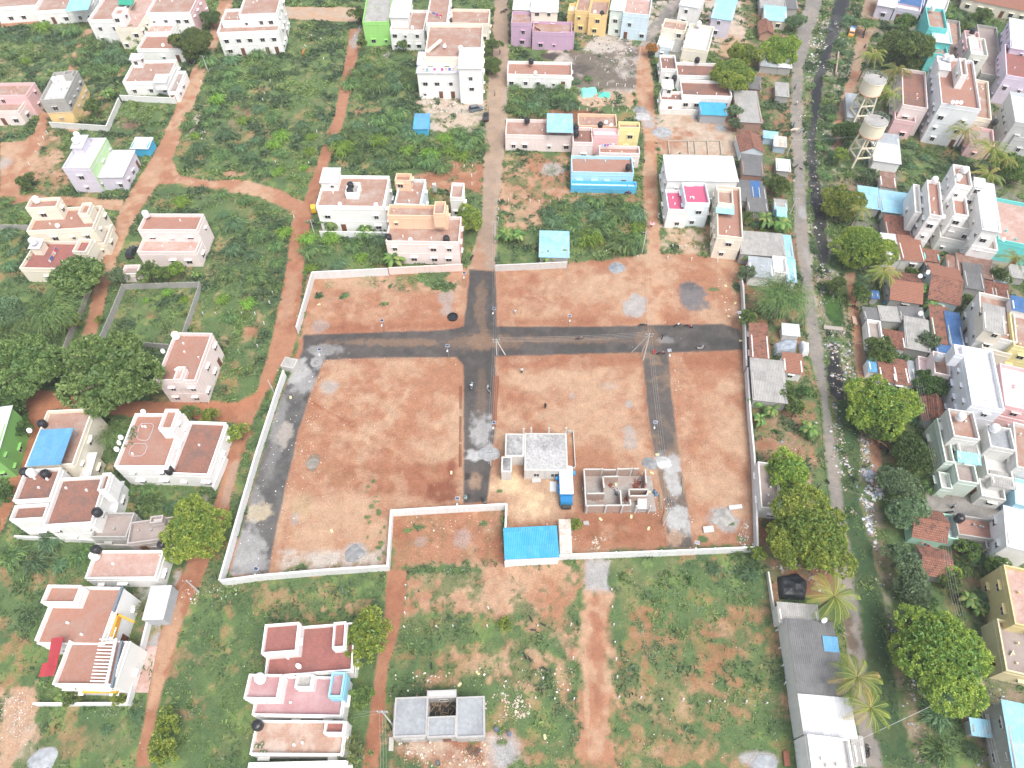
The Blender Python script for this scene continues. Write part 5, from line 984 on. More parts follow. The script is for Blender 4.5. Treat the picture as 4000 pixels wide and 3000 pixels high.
nb += scrub([(1345,1212),(1660,1198),(1660,1245),(1560,1265),(1345,1262)], 2.9, .9, 1.7, [BU[1], BU[0], BU[0], fat[0], fat[1]], 'low bush along the outside of the front layout wall', 'bushes outside the front layout wall')
nb += scrub([(1965,1330),(2000,1290),(2010,1480),(2120,1500),(2150,1600),(2120,1659),(2010,1659)], 3.0, 1.2, 2.2, [BU[0], BU[1], fat[0]], 'bush on the weedy slope under the broadest tree', 'bushes of the lower right slope')
nb += scrub([(1790,180),(1812,180),(1800,260),(1795,330),(1800,440),(1782,440),(1772,330)], 3.0, 1.0, 1.9, [BU[1], BU[0], fat[0]], 'scrubby bush on the right bank of the black drain', 'bushes on the drain bank')
nb += scrub([(1815,30),(1838,40),(1822,130),(1805,170),(1792,150)], 3.4, 1.0, 1.9, [BU[1], BU[0]], 'scrubby bush by the drain near the school van', 'bushes by the upper drain')
nb += scrub([(300,1500),(95,1540),(90,1600),(270,1610),(300,1560)], 3.2, .7, 1.2, [fat[0], fat[1], BU[1]], 'low leafy bush in the lot below the modern house', 'low bushes below the modern house')
nb += scrub([(385,1500),(420,1510),(440,1600),(395,1640),(375,1560)], 2.8, .8, 1.4, [fat[0], fat[1]], 'low leafy bush right of the lower dirt track', 'low bushes right of the lower track')
nb += scrub([(875,1350),(945,1350),(925,1420),(885,1440)], 2.2, .7, 1.3, [fat[0]], 'rounded weed bush in the lot beside the earth road', 'weed bushes beside the earth road')
nb += scrub([(250,640),(405,630),(400,660),(250,665)], 2.8, .6, 1.1, [fat[0], BU[2]], 'bright bush inside the walled green plot', 'bushes inside the walled plot', 'weed_bush')
nb += scrub([(1648,745),(1700,700),(1740,780),(1768,900),(1752,990),(1700,960),(1650,930)], 3.2, .8, 1.5, [fat[0], BU[1], BU[0]], 'garden bush between the layout wall and the concrete road', 'garden bushes right of the layout wall')
nb += scrub([(1590,100),(1640,130),(1700,330),(1690,420),(1620,520),(1600,430),(1600,300)], 4.0, .8, 1.5, [fat[0], BU[1], BU[0]], 'scrubby bush among the upper huts by the road', 'bushes among the upper huts')
nb += scrub([(1890,890),(1935,880),(2030,905),(2035,1040),(1990,1080),(1925,1060),(1925,960)], 2.8, 1.2, 2.2, [BU[0], BU[1], fat[0]], 'dark bush in the grove on the right bank', 'bushes of the right bank grove')
nb += scrub([(1985,1150),(2060,1150),(2150,1240),(2160,1300),(2060,1330),(1985,1230)], 3.0, 1.1, 2.0, [BU[0], BU[1], fat[0]], 'bush between the clay huts and the yellow house', 'bushes near the yellow house')
nb += scrub([(1838,560),(1875,555),(1895,640),(1872,700),(1850,640)], 2.8, .9, 1.6, [BU[1], fat[0]], 'bush on the bank below the leaning palm', 'bushes below the leaning palm')
nb += scrub([(1795,560),(1830,580),(1828,640),(1800,640)], 2.8, .7, 1.3, [BU[1], fat[0]], 'bush growing out of the drain above the footbridge', 'bushes in the drain')
nb += scrub([(1800,720),(1835,740),(1850,850),(1830,870),(1812,800)], 3.2, .5, 1.1, [BU[1], fat[0]], 'small bush in the rubbish below the footbridge', 'bushes in the rubbish')
nb += scrub([(1930,230),(2000,260),(2080,310),(2080,370),(1960,400),(1930,330)], 4.2, .7, 1.4, [BU[1], fat[0]], 'low bush in the open ground right of the water towers', 'bushes right of the water towers')
for i, (x, y) in enumerate([(700,260),(604,302),(812,265),(822,266),(365,425),(440,425),(470,430),(500,432),(1380,1345),(1420,1395),(1410,1420),(1395,1400),(1210,1530),(1240,1600),(1330,1275),(975,1235),(1010,1232),(420,1535),(300,1560),(240,1535),(1245,1590),(415,370),(540,355),(735,58),(730,355),(745,362),(668,478),(620,560)]):
    X, Y = V(x, y, .4); s = R.uniform(.45, .8); tag(obj('milkweed', fat[1], None, None, (X, Y, 0), (0, 0, R.uniform(0, 6)), (s, s, s)), 'pale grey-green broad leaved weed standing in open scrub', 'weed', 'pale milkweed clumps')
print('bushes', nb)
# the weeds and grass too small and many to count
def ground_cover():
    n = 900000; yy = 2 + 242 * NR.rand(n) ** .62; ww = 74 + .46 * yy; xx = (NR.rand(n) * 2 - 1) * ww
    cv, gc = cov_at(xx, yy); clump = fbm(xx, yy, 2.6, 3, 21); keep = (NR.rand(n) < np.clip(cv * 1.0 - .12, 0, 1) * sstep(.34, .56, clump)); xx, yy, clump = xx[keep], yy[keep], clump[keep]; n = len(xx)
    t = fbm(xx, yy, 7, 4, 31); pal = np.array([(.085,.145,.07),(.11,.18,.075),(.15,.235,.085),(.21,.31,.10)]); k = np.clip(((t - .5) * 4.5 + .42 + NR.uniform(-.3, .3, n)) * 4, 0, 3).astype(int)
    cols = pal[k] * NR.uniform(.75, 1.25, (n, 1)); size = NR.uniform(.05, .15, n) * (1 + .9 * sstep(.55, .75, clump)) * (.8 + yy / 260)
    z = NR.uniform(.03, .3, n) * (1 + sstep(.55, .8, clump)); C0 = np.stack([xx, yy, z], 1); D = NR.randn(n, 3) * np.array([1, 1, .55]) + np.array([0, 0, .5])
    me = leaf_mesh('weeds', C0, D, size, 1.7, cols)
    tag(obj('weeds', me), 'low green weeds and grass growing over the open lots', 'weeds', kind='stuff'); print('weeds', n)
ground_cover()
# ------------------------------------------------------------------ walls, building sites and other fixed things
def seg(b, p, q, th, z0, z1, mi=0):
    d = Vector((q[0] - p[0], q[1] - p[1])); n = Vector((-d.y, d.x)).normalized() * th / 2
    v = [(p[0] - n.x, p[1] - n.y), (q[0] - n.x, q[1] - n.y), (q[0] + n.x, q[1] + n.y), (p[0] + n.x, p[1] + n.y)]
    return b.add([(x, y, z0) for x, y in v] + [(x, y, z1) for x, y in v], [(0,3,2,1),(4,5,6,7),(0,1,5,4),(1,2,6,5),(2,3,7,6),(3,0,4,7)])
def wall(label, pts, h, col, th=.2, posts=0, name='boundary_wall', cat='wall', dirt=.4, cope=True):
    P = [V(x, y, h) for x, y in pts]; cx, cy = P[0]; root = empty(name, (cx, cy, 0)); tag(root, label, cat)
    L = [(x - cx, y - cy) for x, y in P]; b = MB(); cb = MB(); pb = MB(); m = M_wall(col, dirt)
    for i, (p, q) in enumerate(zip(L, L[1:])):
        d = Vector((q[0] - p[0], q[1] - p[1])); ln = d.length; u = d.normalized(); e = th / 2 * (i % 2)
        p2 = (p[0] + u.x * (e), p[1] + u.y * e); q2 = (q[0] + u.x * th * .49, q[1] + u.y * th * .49)
        seg(b, p2, q2, th - .004 * (i % 3), -.1, h - .003 * (i % 4)); seg(cb, p2, q2, th + .1, h - .001 * i, h + .06 + .002 * i)
        if posts:
            k = 0
            while k * posts < ln - .2:
                c_ = (p[0] + u.x * k * posts, p[1] + u.y * k * posts); seg(pb, (c_[0] - u.x * .09, c_[1] - u.y * .09), (c_[0] + u.x * .09, c_[1] + u.y * .09), th + .12, -.1, h + .09); k += 1
    b.build('panel', m, root)
    if cope and not posts: cb.build('coping', m, root)
    if posts: pb.build('posts', m, root)
    return root
wall('new grey-white wall at the back left corner of the red plots', [(837,580),(674,588),(640,706)], 2.1, (.66,.66,.66), .22)
wall('pink wall continuing the grey one in front of the pink house', [(839,579),(998,571)], 2.0, (.78,.60,.55), .22)
wall('short grey wall in front of the fenced blue roof', [(1069,573),(1100,572),(1224,566)], 1.8, (.55,.54,.52), .22)
wall('long slanting grey-white wall along the left tar road', [(612,800),(596,846),(553,978),(514,1112),(474,1252)], 2.1, (.70,.70,.70), .25)
wall('white front wall stepping round the small inner red lot', [(477,1254),(560,1243),(700,1231),(837,1222),(845,1103),(960,1096),(1094,1089),(1092,1140)], 2.1, (.74,.74,.74), .25)
wall('white front wall below the blue roofed site office, running right', [(1091,1214),(1215,1198),(1430,1190),(1634,1181)], 2.1, (.72,.72,.72), .25, posts=9)
wall('long grey wall on the right side of the red plots, lower stretch', [(1637,1180),(1634,1080),(1630,985),(1622,900),(1615,795)], 2.0, (.62,.62,.61), .22)
wall('grey wall on the right side of the red plots, upper stretch', [(1613,790),(1610,700),(1606,620),(1602,600)], 2.0, (.55,.54,.52), .22)
wall('square precast cement wall round the walled green plot', [(430,609),(263,614),(240,670),(213,731),(364,744)], 1.7, (.36,.35,.33), .12, posts=2.4, dirt=.8)
wall('short cement wall closing the walled green plot on the right', [(430,612),(414,660),(394,716)], 1.7, (.37,.36,.34), .12, posts=2.4, dirt=.8)
wall('crumbling precast cement wall left of the red lane', [(190,617),(172,665),(150,712),(132,757),(115,797)], 1.6, (.36,.34,.31), .12, posts=2.4, dirt=.9)
wall('cement wall at the left edge above the thorn scrub', [(-10,485),(60,486)], 1.6, (.38,.37,.34), .12, posts=2.4, dirt=.8)
wall('white garden wall round the single storey house with corner tower', [(258,206),(375,212),(396,158)], 1.7, (.74,.74,.72), .2)
wall('white angled yard wall of the half finished house', [(256,211),(229,272),(106,264)], 1.7, (.66,.65,.62), .2)
wall('white wall with coping round the modern white house garden', [(71,1520),(274,1519),(296,1430),(318,1342)], 1.5, (.74,.74,.75), .22, dirt=.15)
wall('white front wall of the wide white two storey house', [(690,500),(836,502)], 1.8, (.76,.76,.76), .2, dirt=.15)
wall('low white front wall of the large L shaped house', [(31,1158),(204,1166)], 1.3, (.72,.72,.70), .2)
wall('low white side wall of the dark stained roof house', [(459,1052),(479,1005),(486,985)], 1.6, (.76,.76,.76), .2, dirt=.15)
wall('white front wall of the white stepped house', [(1426,236),(1512,238)], 1.5, (.72,.71,.68), .2)
wall('low cement drain wall below the unpainted terrace house', [(206,1175),(300,1178),(370,1182)], 1.6, (.42,.40,.37), .2, dirt=.8)
wall('white wall in front of the lime green and white houses', [(845,94),(916,98)], 1.6, (.68,.66,.62), .2)
wall('narrow white fence wall between the tarpaulin heap and the lot', [(1660,1235),(1672,1312)], 1.2, (.6,.58,.54), .15)
wall('low mud wall at the school van street', [(1806,157),(1812,112)], 1.0, (.42,.30,.25), .3)
wall('low pale kerb wall in front of the grey hut yard', [(205,690-415+0),(206,691-415)], .5, (.5,.5,.5), .2) if False else None
# building site: cast slab house
sl = H('new house with only a flat cast concrete slab roof and column stubs', (2,2), (.58,.56,.53), [(3.4,0,(106,745,484,746,474,424),'slab',None,{'ph':.12,'clut':0}),(3.4,0,(-62,622,103,624,103,426),'slab',None,{'ph':.12,'clut':0}),(3.2,0,(-95,758,-2,760,0,624),'slab',None,{'ph':.12,'clut':0})], dirt=.6, win=1, cat='unfinished house', name='unfinished_house', sh=False)
def world_part(root, b, name, mat):
    ang = root.rotation_euler.z; inv = Matrix.Rotation(-ang, 3, 'Z'); l = root.location
    b.v = [tuple(inv @ Vector((x - l.x, y - l.y, z))) for x, y, z in b.v]; return b.build(name, mat, root)
for x, y in [(100,400),(166,395),(318,392),(466,392)]:
    p = Tt((2,2), x, y + 25, 3.4); world_part(sl, MB().box(p[0] - .15, p[1] - .15, 3.2, p[0] + .15, p[1] + .15, 5.0), 'column_stub', m_conc)
cb_ = MB()
for a, c_ in [((480,405),(530,405)),((530,405),(548,712)),((548,712),(490,745))]: seg(cb_, Tt((2,2), *a, .7), Tt((2,2), *c_, .7), .15, -.05, .7)
world_part(sl, cb_, 'side_plinth', m_conc)
# building site: roofless brick walls
r0 = Tt((2,2), 640, 1110, 0); bh = empty('brick_shell_house', (r0[0], r0[1], 0)); tag(bh, 'roofless house of bare brick walls with rubble on its cement floors', 'unfinished house')
hw = 2.5
def wseg(pts, z1, th=.22, z0=-.05):
    b = MB(); cap = MB()
    for i, (a, c_) in enumerate(pts):
        seg(b, Tt((2,2), *a, z1), Tt((2,2), *c_, z1), th - .003 * i, z0, z1 - .003 * i); seg(cap, Tt((2,2), *a, z1), Tt((2,2), *c_, z1), th + .02 + .002 * i, z1 - .002 * i, z1 + .12)
    return b, cap
segs = [((622,738),(780,738)),((790,742),(900,742)),((920,736),(1040,734)),((1050,734),(1095,732)),((1150,740),(1160,860)),((622,738),(640,1060)),((645,1052),(800,1050)),((812,1050),(1020,1048)),((785,800),(795,900)),((785,802),(920,800)),((650,948),(800,946)),((935,920),(945,1040)),((1010,912),(1180,912)),((1010,912),(1014,968)),((1014,968),(1165,966)),((1180,912),(1165,966)),((1020,1000),(1024,1048))]
b, cp = wseg(segs, hw); world_part(bh, b, 'brick_wall', m_brick); world_part(bh, cp, 'concrete_band', m_conc)
q = [Tt((2,2), *p, 0) for p in ((640,1112),(1245,1108),(1205,800),(620,800))]
world_part(bh, MB().add([(x, y, .25) for x, y in q] + [(x, y, -.05) for x, y in q], [(0,1,2,3),(0,4,5,1),(1,5,6,2),(2,6,7,3),(3,7,4,0)]), 'floor', M_deck((.34,.33,.31),(.32,.31,.29),(.30,.2,.16),.7,9,9))
for (x, y) in [(640,1108),(800,1108),(940,1108),(1060,1108),(1178,1108),(780,740),(915,738),(1035,736)]:
    p = Tt((2,2), x, y, 0.3) if y > 900 else Tt((2,2), x, y + 0, hw); h_ = hw + .35; world_part(bh, MB().box(p[0] - .14, p[1] - .14, 0, p[0] + .14, p[1] + .14, h_), 'column', m_conc)
p = [Tt((2,2), *a, 1.6) for a in ((1085,1080),(1168,1080),(1162,975),(1085,975))]
world_part(bh, MB().add([(x, y, 1.6) for x, y in p] + [(x, y, 1.45) for x, y in p], [(0,1,2,3),(0,4,5,1),(1,5,6,2),(2,6,7,3),(3,7,4,0)]), 'landing_slab', ROOF['lgrey'])
for i, (x, y, s) in enumerate([(1090,860,.9),(850,875,.5),(700,980,.6),(980,1000,.5),(1060,890,.6)]):
    X, Y = Tt((2,2), x, y, .3); b = MB()
    for k in range(int(120 * s)):
        a, rr_ = R.uniform(0, 6.28), abs(R.gauss(0, .55)) * s * 1.4; cx, cy = X + math.cos(a) * rr_, Y + math.sin(a) * rr_; zz = .25 + max(0, .5 * s - rr_ * .4) * R.random(); w_ = R.uniform(.06, .12); b.box(cx - w_, cy - w_ * .6, zz, cx + w_, cy + w_ * .6, zz + .08)
    o = b.build('brick_pile', M_plain((.24,.07,.045), .9, var=.3)); tag(o, ['large heap of red brick rubble in the right room of the brick shell','small heap of red rubble in the middle room of the brick shell','red rubble against the left room partition','red rubble beside the small inner room','scattered red bricks left of the inner corner room'][i], 'rubble')
# foundation beams
b = MB()
for i, (a, c_) in enumerate([((1350,1212),(1800,1212)),((1800,1212),(1815,1340)),((1815,1340),(1362,1332)),((1362,1332),(1350,1212)),((1522,1212),(1532,1335)),((1578,1212),(1590,1337)),((1688,1212),(1700,1338))]): seg(b, Tt((2,0), *a, .4), Tt((2,0), *c_, .4), .28, -.05, .4 - .004 * i)
tag(b.build('foundation_beams', M_wall((.42,.36,.29), .5)), 'rectangular concrete foundation beams laid on bare earth behind the large white house', 'foundation')
# grey unfinished house at the bottom
gh = H('unfinished cement house with slate grey roof slabs and an open court', (1,3), (.42,.41,.40), [(3.7,0,(1180,1392,1478,1392,1478,1035),'bgrey',None,{'ph':.22,'clut':0}),(3.72,0,(1478,1392,1728,1394,1728,1205),'bgrey',None,{'ph':.22,'clut':0}),(3.7,0,(1728,1394,1978,1394,1975,1035),'bgrey',None,{'ph':.22,'clut':0}),(2.6,0,(1255,1408,1460,1410,1460,1395),'lgrey',None,{'ph':.05,'clut':0}),(3.2,0,(1180,1360,1250,1362,1250,1095),'lgrey',None,{'ph':.1,'clut':0}),(3.66,.1,(1478,1050,1728,1050,1728,1032),'lgrey',None,{'ph':.05,'clut':0})], dirt=.6, sh=False, cat='unfinished house', name='unfinished_house')
b = MB()
for k in range(34):
    x, y = R.uniform(1495, 1720), R.uniform(1070, 1190); p = Tt((1,3), x, y, .5); a = R.uniform(0, 6.28); l_ = R.uniform(.4, 1.3); b.tube((p[0], p[1], R.uniform(.2, .7)), (p[0] + math.cos(a) * l_, p[1] + math.sin(a) * l_, R.uniform(.3, 1)), .05, n=4)
P_ = [Tt((1,3), *p, .1) for p in [(1485,1200),(1725,1200),(1725,1040),(1485,1040)]]; world_part(gh, MB().add([(x, y, .12) for x, y in P_] + [(x, y, -.05) for x, y in P_], [(0,1,2,3),(0,4,5,1),(1,5,6,2),(2,6,7,3),(3,7,4,0)]), 'court_floor', M_plain((.06,.055,.05), .9, var=.4))
tag(b.build('timber_scraps', m_wood), 'jumble of old timber inside the open court of the grey house', 'timber', kind=None)
# pump box beside the entrance
X, Y = V(629, 795, 0); r_ = empty('sump_room', (X, Y, 0), -.25); tag(r_, 'small grey cement box with yellow sacks at the layout entrance', 'tank room')
MB().box(-1.4, -1.1, -.05, 1.4, 1.3, 1.7).build('wall', m_conc, r_); MB().box(-1.2, -.9, 1.7, 1.2, 1.1, 1.76).build('roof', ROOF['grey'], r_)
# water towers
def tower(tx, ty, bx, by, label):
    base = Tt((3,0), bx, by, 0); ht = 8.2; hb = 12.0; root = empty('water_tower', (base[0], base[1], 0), .12); tag(root, label, 'water tower')
    cm = M_wall((.78,.70,.54), .4); blue = M_plain((.12,.30,.50), .5)
    for sx in (-1, 1):
        for sy in (-1, 1): MB().add(*_leg(sx, sy, ht)).build('leg', cm, root)
    for z in (2.7, 5.4, 8.0):
        k = 2.35 - .75 * z / ht
        for (a, c_) in (((-k, -k), (k, -k)), ((k, -k), (k, k)), ((k, k), (-k, k)), ((-k, k), (-k, -k))):
            b = MB(); seg(b, a, c_, .26, z - .18, z + .18); b.build('brace', cm, root)
    MB().lathe([(2.2, ht - .1), (2.75, ht + .25), (2.8, ht + .3), (2.8, hb - .2), (2.9, hb - .18), (2.9, hb)], 28).build('tank', M_wall((.80,.72,.55), .25), root)
    MB().lathe([(2.82, ht + .28), (2.98, ht + .3), (2.98, ht + .42), (2.82, ht + .44)], 28).build('band', M_plain((.45,.20,.12), .7), root)
    t_ = MB().lathe([(2.82, hb), (2.7, hb + .12), (.1, hb + .3), (.02, hb + .3)], 28).build('tank_roof', ROOF['gbrown'] if 0 else ROOF['grey'], root)
    MB().lathe([(.3, hb + .2), (.3, hb + .42), (.28, hb + .42)], 10, (1.7, .6)).build('hatch', m_black, t_)
    rl = MB()
    for i in range(20):
        a = 2 * math.pi * i / 20; a2 = 2 * math.pi * (i + 1) / 20; p = (2.8 * math.cos(a), 2.8 * math.sin(a)); q = (2.8 * math.cos(a2), 2.8 * math.sin(a2)); rl.tube((*p, hb), (*p, hb + .95), .03, n=5)
        for z in (.5, .95): rl.tube((*p, hb + z), (*q, hb + z), .025, n=5)
    rl.build('railing', M_plain((.45,.5,.5), .5), root)
    st = MB(); st.box(-.45, .8, 0, -.38, .87, ht).box(.38, .8, 0, .45, .87, ht)
    for i in range(26): st.box(-.4, .81, .3 * i + .2, .4, .85, .3 * i + .26)
    st.build('ladder', blue, root)
    MB().tube((1.2, -1.6, 0), (1.2, -1.6, ht), .1).build('pipe', blue, root)
def _leg(sx, sy, ht):
    v = []
    for z, k, w in ((-.1, 2.35, .2), (ht + .1, 1.6, .17)):
        for dx, dy in ((-w, -w), (w, -w), (w, w), (-w, w)): v.append((sx * k + dx, sy * k + dy, z))
    return v, [(0,3,2,1),(4,5,6,7),(0,1,5,4),(1,2,6,5),(2,3,7,6),(3,0,4,7)]
tower(905, 735, 765, 1040, 'cream overhead water tower with railing, farther of the pair'); tower(905, 1090, 765, 1400, 'cream overhead water tower with railing, nearer of the pair')
# poles and their wires
def solve_h(top, base):
    g = V(*base); lo, hi = 0, 30
    for _ in range(40):
        m = (lo + hi) / 2; _, y = proj_np(g[0], g[1], m)
        if y > top[1]: lo = m
        else: hi = m
    return m
m_pole = M_plain((.55,.54,.51), .8, var=.2); PT = {}
def pole(key, top, base, label, arms=1, stays=(), col=None):
    h = max(4.5, min(11, solve_h(top, base))); x, y = V(*base); root = empty('electric_pole', (x, y, 0)); tag(root, label, 'pole')
    mt = m_pole if col is None else M_plain(col, .7)
    MB().tube((0, 0, -.2), (0, 0, h), .15, .09, 6).build('post', mt, root)
    for k in range(arms): MB().box(-.75, -.05, h - .35 - .7 * k, .75, .05, h - .25 - .7 * k).build('cross_arm', m_metal, root)
    for k in (-.65, 0, .65):
        if arms: MB().lathe([(.05, h - .25), (.07, h - .15), (.04, h - .05)], 6, (k, 0)).build('insulator', m_whitep, root)
    for s_ in stays:
        sx, sy = V(*s_); MB().tube((sx - x, sy - y, -.1), (0, 0, h - .3), .13, .1, 6).build('stay', mt, root)
    PT[key] = (x, y, h)
pole('a', (432,120), (450,155), 'leaning white pole beside the red street above the parked black car'); pole('c', (668,475), (680,507), 'pole at the corner of the wide white house wall')
pole('d', (1057,479), (1070,525), 'pole with wide arms at the end of the village lane', 2); pole('A', (1069,732), (1073,767), 'pole with a slanting stay at the tar crossroads', 2, [(1092,767)])
pole('B', (1393,720), (1389,778), 'pole braced by three slanting legs at the second junction', 2, [(1364,761),(1386,761)]); pole('e', (1398,500), (1387,545), 'pole at the bottom of the sandy lane by the large thicket')
pole('f', (1383,97), (1379,132), 'pole at the rubbish ground by the top lane corner'); pole('g', (1845,126), (1829,166), 'leaning pole on the bank beside the school van street', 2)
pole('h', (1709,301), (1700,335), 'pole beside the concrete road near the cow'); pole('i', (1719,428), (1706,463), 'pole beside the concrete road above the banana clump')
pole('j', (1089,192), (1091,232), 'pole on the village lane by the tall white block'); pole('k', (400,1254), (429,1278), 'leaning pole beside the dirt track above the carport')
pole('l', (840,1518), (850,1568), 'pole with many service wires beside the grey unfinished house', 2); pole('m', (577,829), (593,850), 'short pole against the slanting layout wall', 0)
pole('n', (1774,1047), (1754,1070), 'rusty iron pole under the yellow-green trees on the concrete road', 0, col=(.2,.08,.05)); pole('o', (2080,532), (2068,566), 'pole with tangled wires behind the tall joined flats', 2)
pole('p', (1937,1088), (1932,1110), 'pole at the alley mouth below the pale green house', 1); pole('q', (1441,1098), (1432,1135), 'thin pole at the lower end of the right tar road', 1); pole('r', (1058,975), (1060,1005), 'pole on the whitened part of the central tar road', 1)
m_wire = M_plain((.5,.5,.48), .6)
def wires(a, c_, n, label, group, sag=.5, r=.010, gap=.38):
    pa = PT[a] if isinstance(a, str) else a; pc = PT[c_] if isinstance(c_, str) else c_
    d = Vector((pc[0] - pa[0], pc[1] - pa[1])); u = Vector((-d.y, d.x)).normalized()
    for k in range(n):
        o_ = (k - (n - 1) / 2) * gap; P_ = []
        for i in range(9):
            t = i / 8; P_.append(Vector((pa[0] + (pc[0] - pa[0]) * t + u.x * o_, pa[1] + (pc[1] - pa[1]) * t + u.y * o_, pa[2] - .2 + (pc[2] - pa[2]) * t - sag * 4 * t * (1 - t))))
        b = MB()
        for p, q in zip(P_, P_[1:]): b.tube(p, q, r, n=4, cap=False)
        tag(b.build('overhead_wire', m_wire), label, 'wire', group)
def W3(x, y, z): X, Y = V(x, y, z); return (X, Y, z)
wires('d', 'A', 4, 'overhead wire along the upper tar road to the crossroads', 'wires of the upper tar road'); wires('A', 'r', 4, 'overhead wire down the central tar road', 'wires of the central tar road')
wires('A', 'B', 4, 'overhead wire across the bare plot between the two stayed poles', 'wires between the stayed poles'); wires('B', 'q', 3, 'overhead wire down the right tar road', 'wires of the right tar road')
wires('e', 'B', 2, 'overhead wire from the sandy lane to the braced pole', 'wires into the braced pole'); wires('f', 'e', 2, 'overhead wire along the sandy lane', 'wires of the sandy lane', .9)
wires('j', 'd', 3, 'overhead wire along the village lane', 'wires of the village lane'); wires('h', W3(1849,293,7), 2, 'overhead wire crossing the black drain to the water towers', 'wires over the drain', .2)
wires(W3(1734,725,6), W3(1879,742,5), 1, 'single thin wire crossing the drain at the slab footbridge', None, .3); wires(W3(1768,1640,6), W3(2122,1474,8), 1, 'long slanting wire crossing the weedy drain at the bottom right', None, .6, .03)
wires('l', W3(758,1548,5), 2, 'service wire from the pole to the worn brown roof house', 'service wires of the lower houses', .1); wires('l', W3(765,1535,5), 1, 'service wire from the pole to the rose pink roof', None, .1); wires('l', W3(828,1690,7), 3, 'overhead wire running down past the bottom edge', 'wires leaving at the bottom', .3)
wires(W3(1987,825,9), W3(2034,1035,8), 4, 'overhead wire over the grove beside the ribbed canopy house', 'wires over the grove'); wires(W3(2045,1160,8), W3(2075,1330,8), 4, 'overhead wire above the mossy tiled roof', 'wires above the mossy roof'); wires(W3(2110,1420,7), W3(2158,1659,7), 3, 'overhead wire past the blue workshop', 'wires past the workshop')
wires('n', W3(1935,1082,6), 1, 'thin wire over the rubbish bank near the very large tree', None, .3); wires('o', W3(1985,520,6), 3, 'drooping wire beside the turquoise hut', 'wires by the turquoise hut', .5); wires('o', W3(2140,600,6), 2, 'drooping wire over the rusty roofs', 'wires over the rusty roofs', .5); wires('k', W3(300,1370,5), 1, 'service wire from the leaning pole to the modern house', None, .2); wires('i', W3(1712,640,7), 2, 'overhead wire beside the concrete road', 'wires beside the concrete road', .5)
wires(W3(300,417,7), 'c', 1, 'single wire above the thorn scrub to the wide white house', None, 1.0) if False else None
# solar street lamps
m_panel, t_, b_ = new_mat('solar_cells'); b_.inputs['Base Color'].default_value = (.03,.05,.12,1); b_.inputs['Roughness'].default_value = .2
SOL = []
for i, (t, x, y, label) in enumerate([((1,1),1090,1100,'solar lamp in the upper left bare plot'),((1,1),550,1350,'solar lamp beside the entrance manhole'),((1,1),1655,1318,'solar lamp at the lower left of the crossroads'),((1,1),2058,997,'solar lamp right of the upper tar road'),((1,1),1800,690,'solar lamp at the start of the upper tar road'),
   ((2,1),498,1060,'solar lamp in the upper middle bare plot'),((2,1),1360,1357,'solar lamp at the head of the right tar road'),((2,1),1963,1030,'solar lamp at the far right end of the cross road'),((1,2),2057,320,'solar lamp beside the stacked iron rods'),((1,2),1740,975,'solar lamp by the wet patch above the inner wall'),((1,2),5,1580,'solar lamp at the bottom left corner of the layout'),
   ((2,2),1238,318,'solar lamp half way down the right tar road'),((2,2),1597,1355,'solar lamp near the front wall at the bottom right')]):
    X, Y = Tt(t, x, y, 4.3); root = empty('solar_lamp', (X, Y - .3, 0), R.uniform(-.3, .3)); tag(root, label, 'street lamp', None)
    if not SOL:
        SOL += [MB().tube((0, 0, -.1), (0, 0, 4.2), .06, .045, 6).mesh('pole', [m_metal]), MB().box(-.36, -.26, -.03, .36, .26, .03).mesh('panel_frame', [m_whitep]), MB().box(-.33, -.23, .03, .33, .23, .045).mesh('solar_cells', [m_panel]), MB().tube((0, 0, 3.6), (0, -.8, 3.8), .035).mesh('arm', [m_metal]), MB().box(-.12, -1.15, 3.74, .12, -.7, 3.82).mesh('lamp_head', [m_whitep])]
    obj('pole', SOL[0], None, root); f_ = obj('panel', SOL[1], None, root, (0, 0, 4.3), (-.35, 0, 0)); f_.rotation_euler = (.45, 0, 0); obj('solar_cells', SOL[2], None, f_); obj('arm', SOL[3], None, root); obj('lamp_head', SOL[4], None, root)
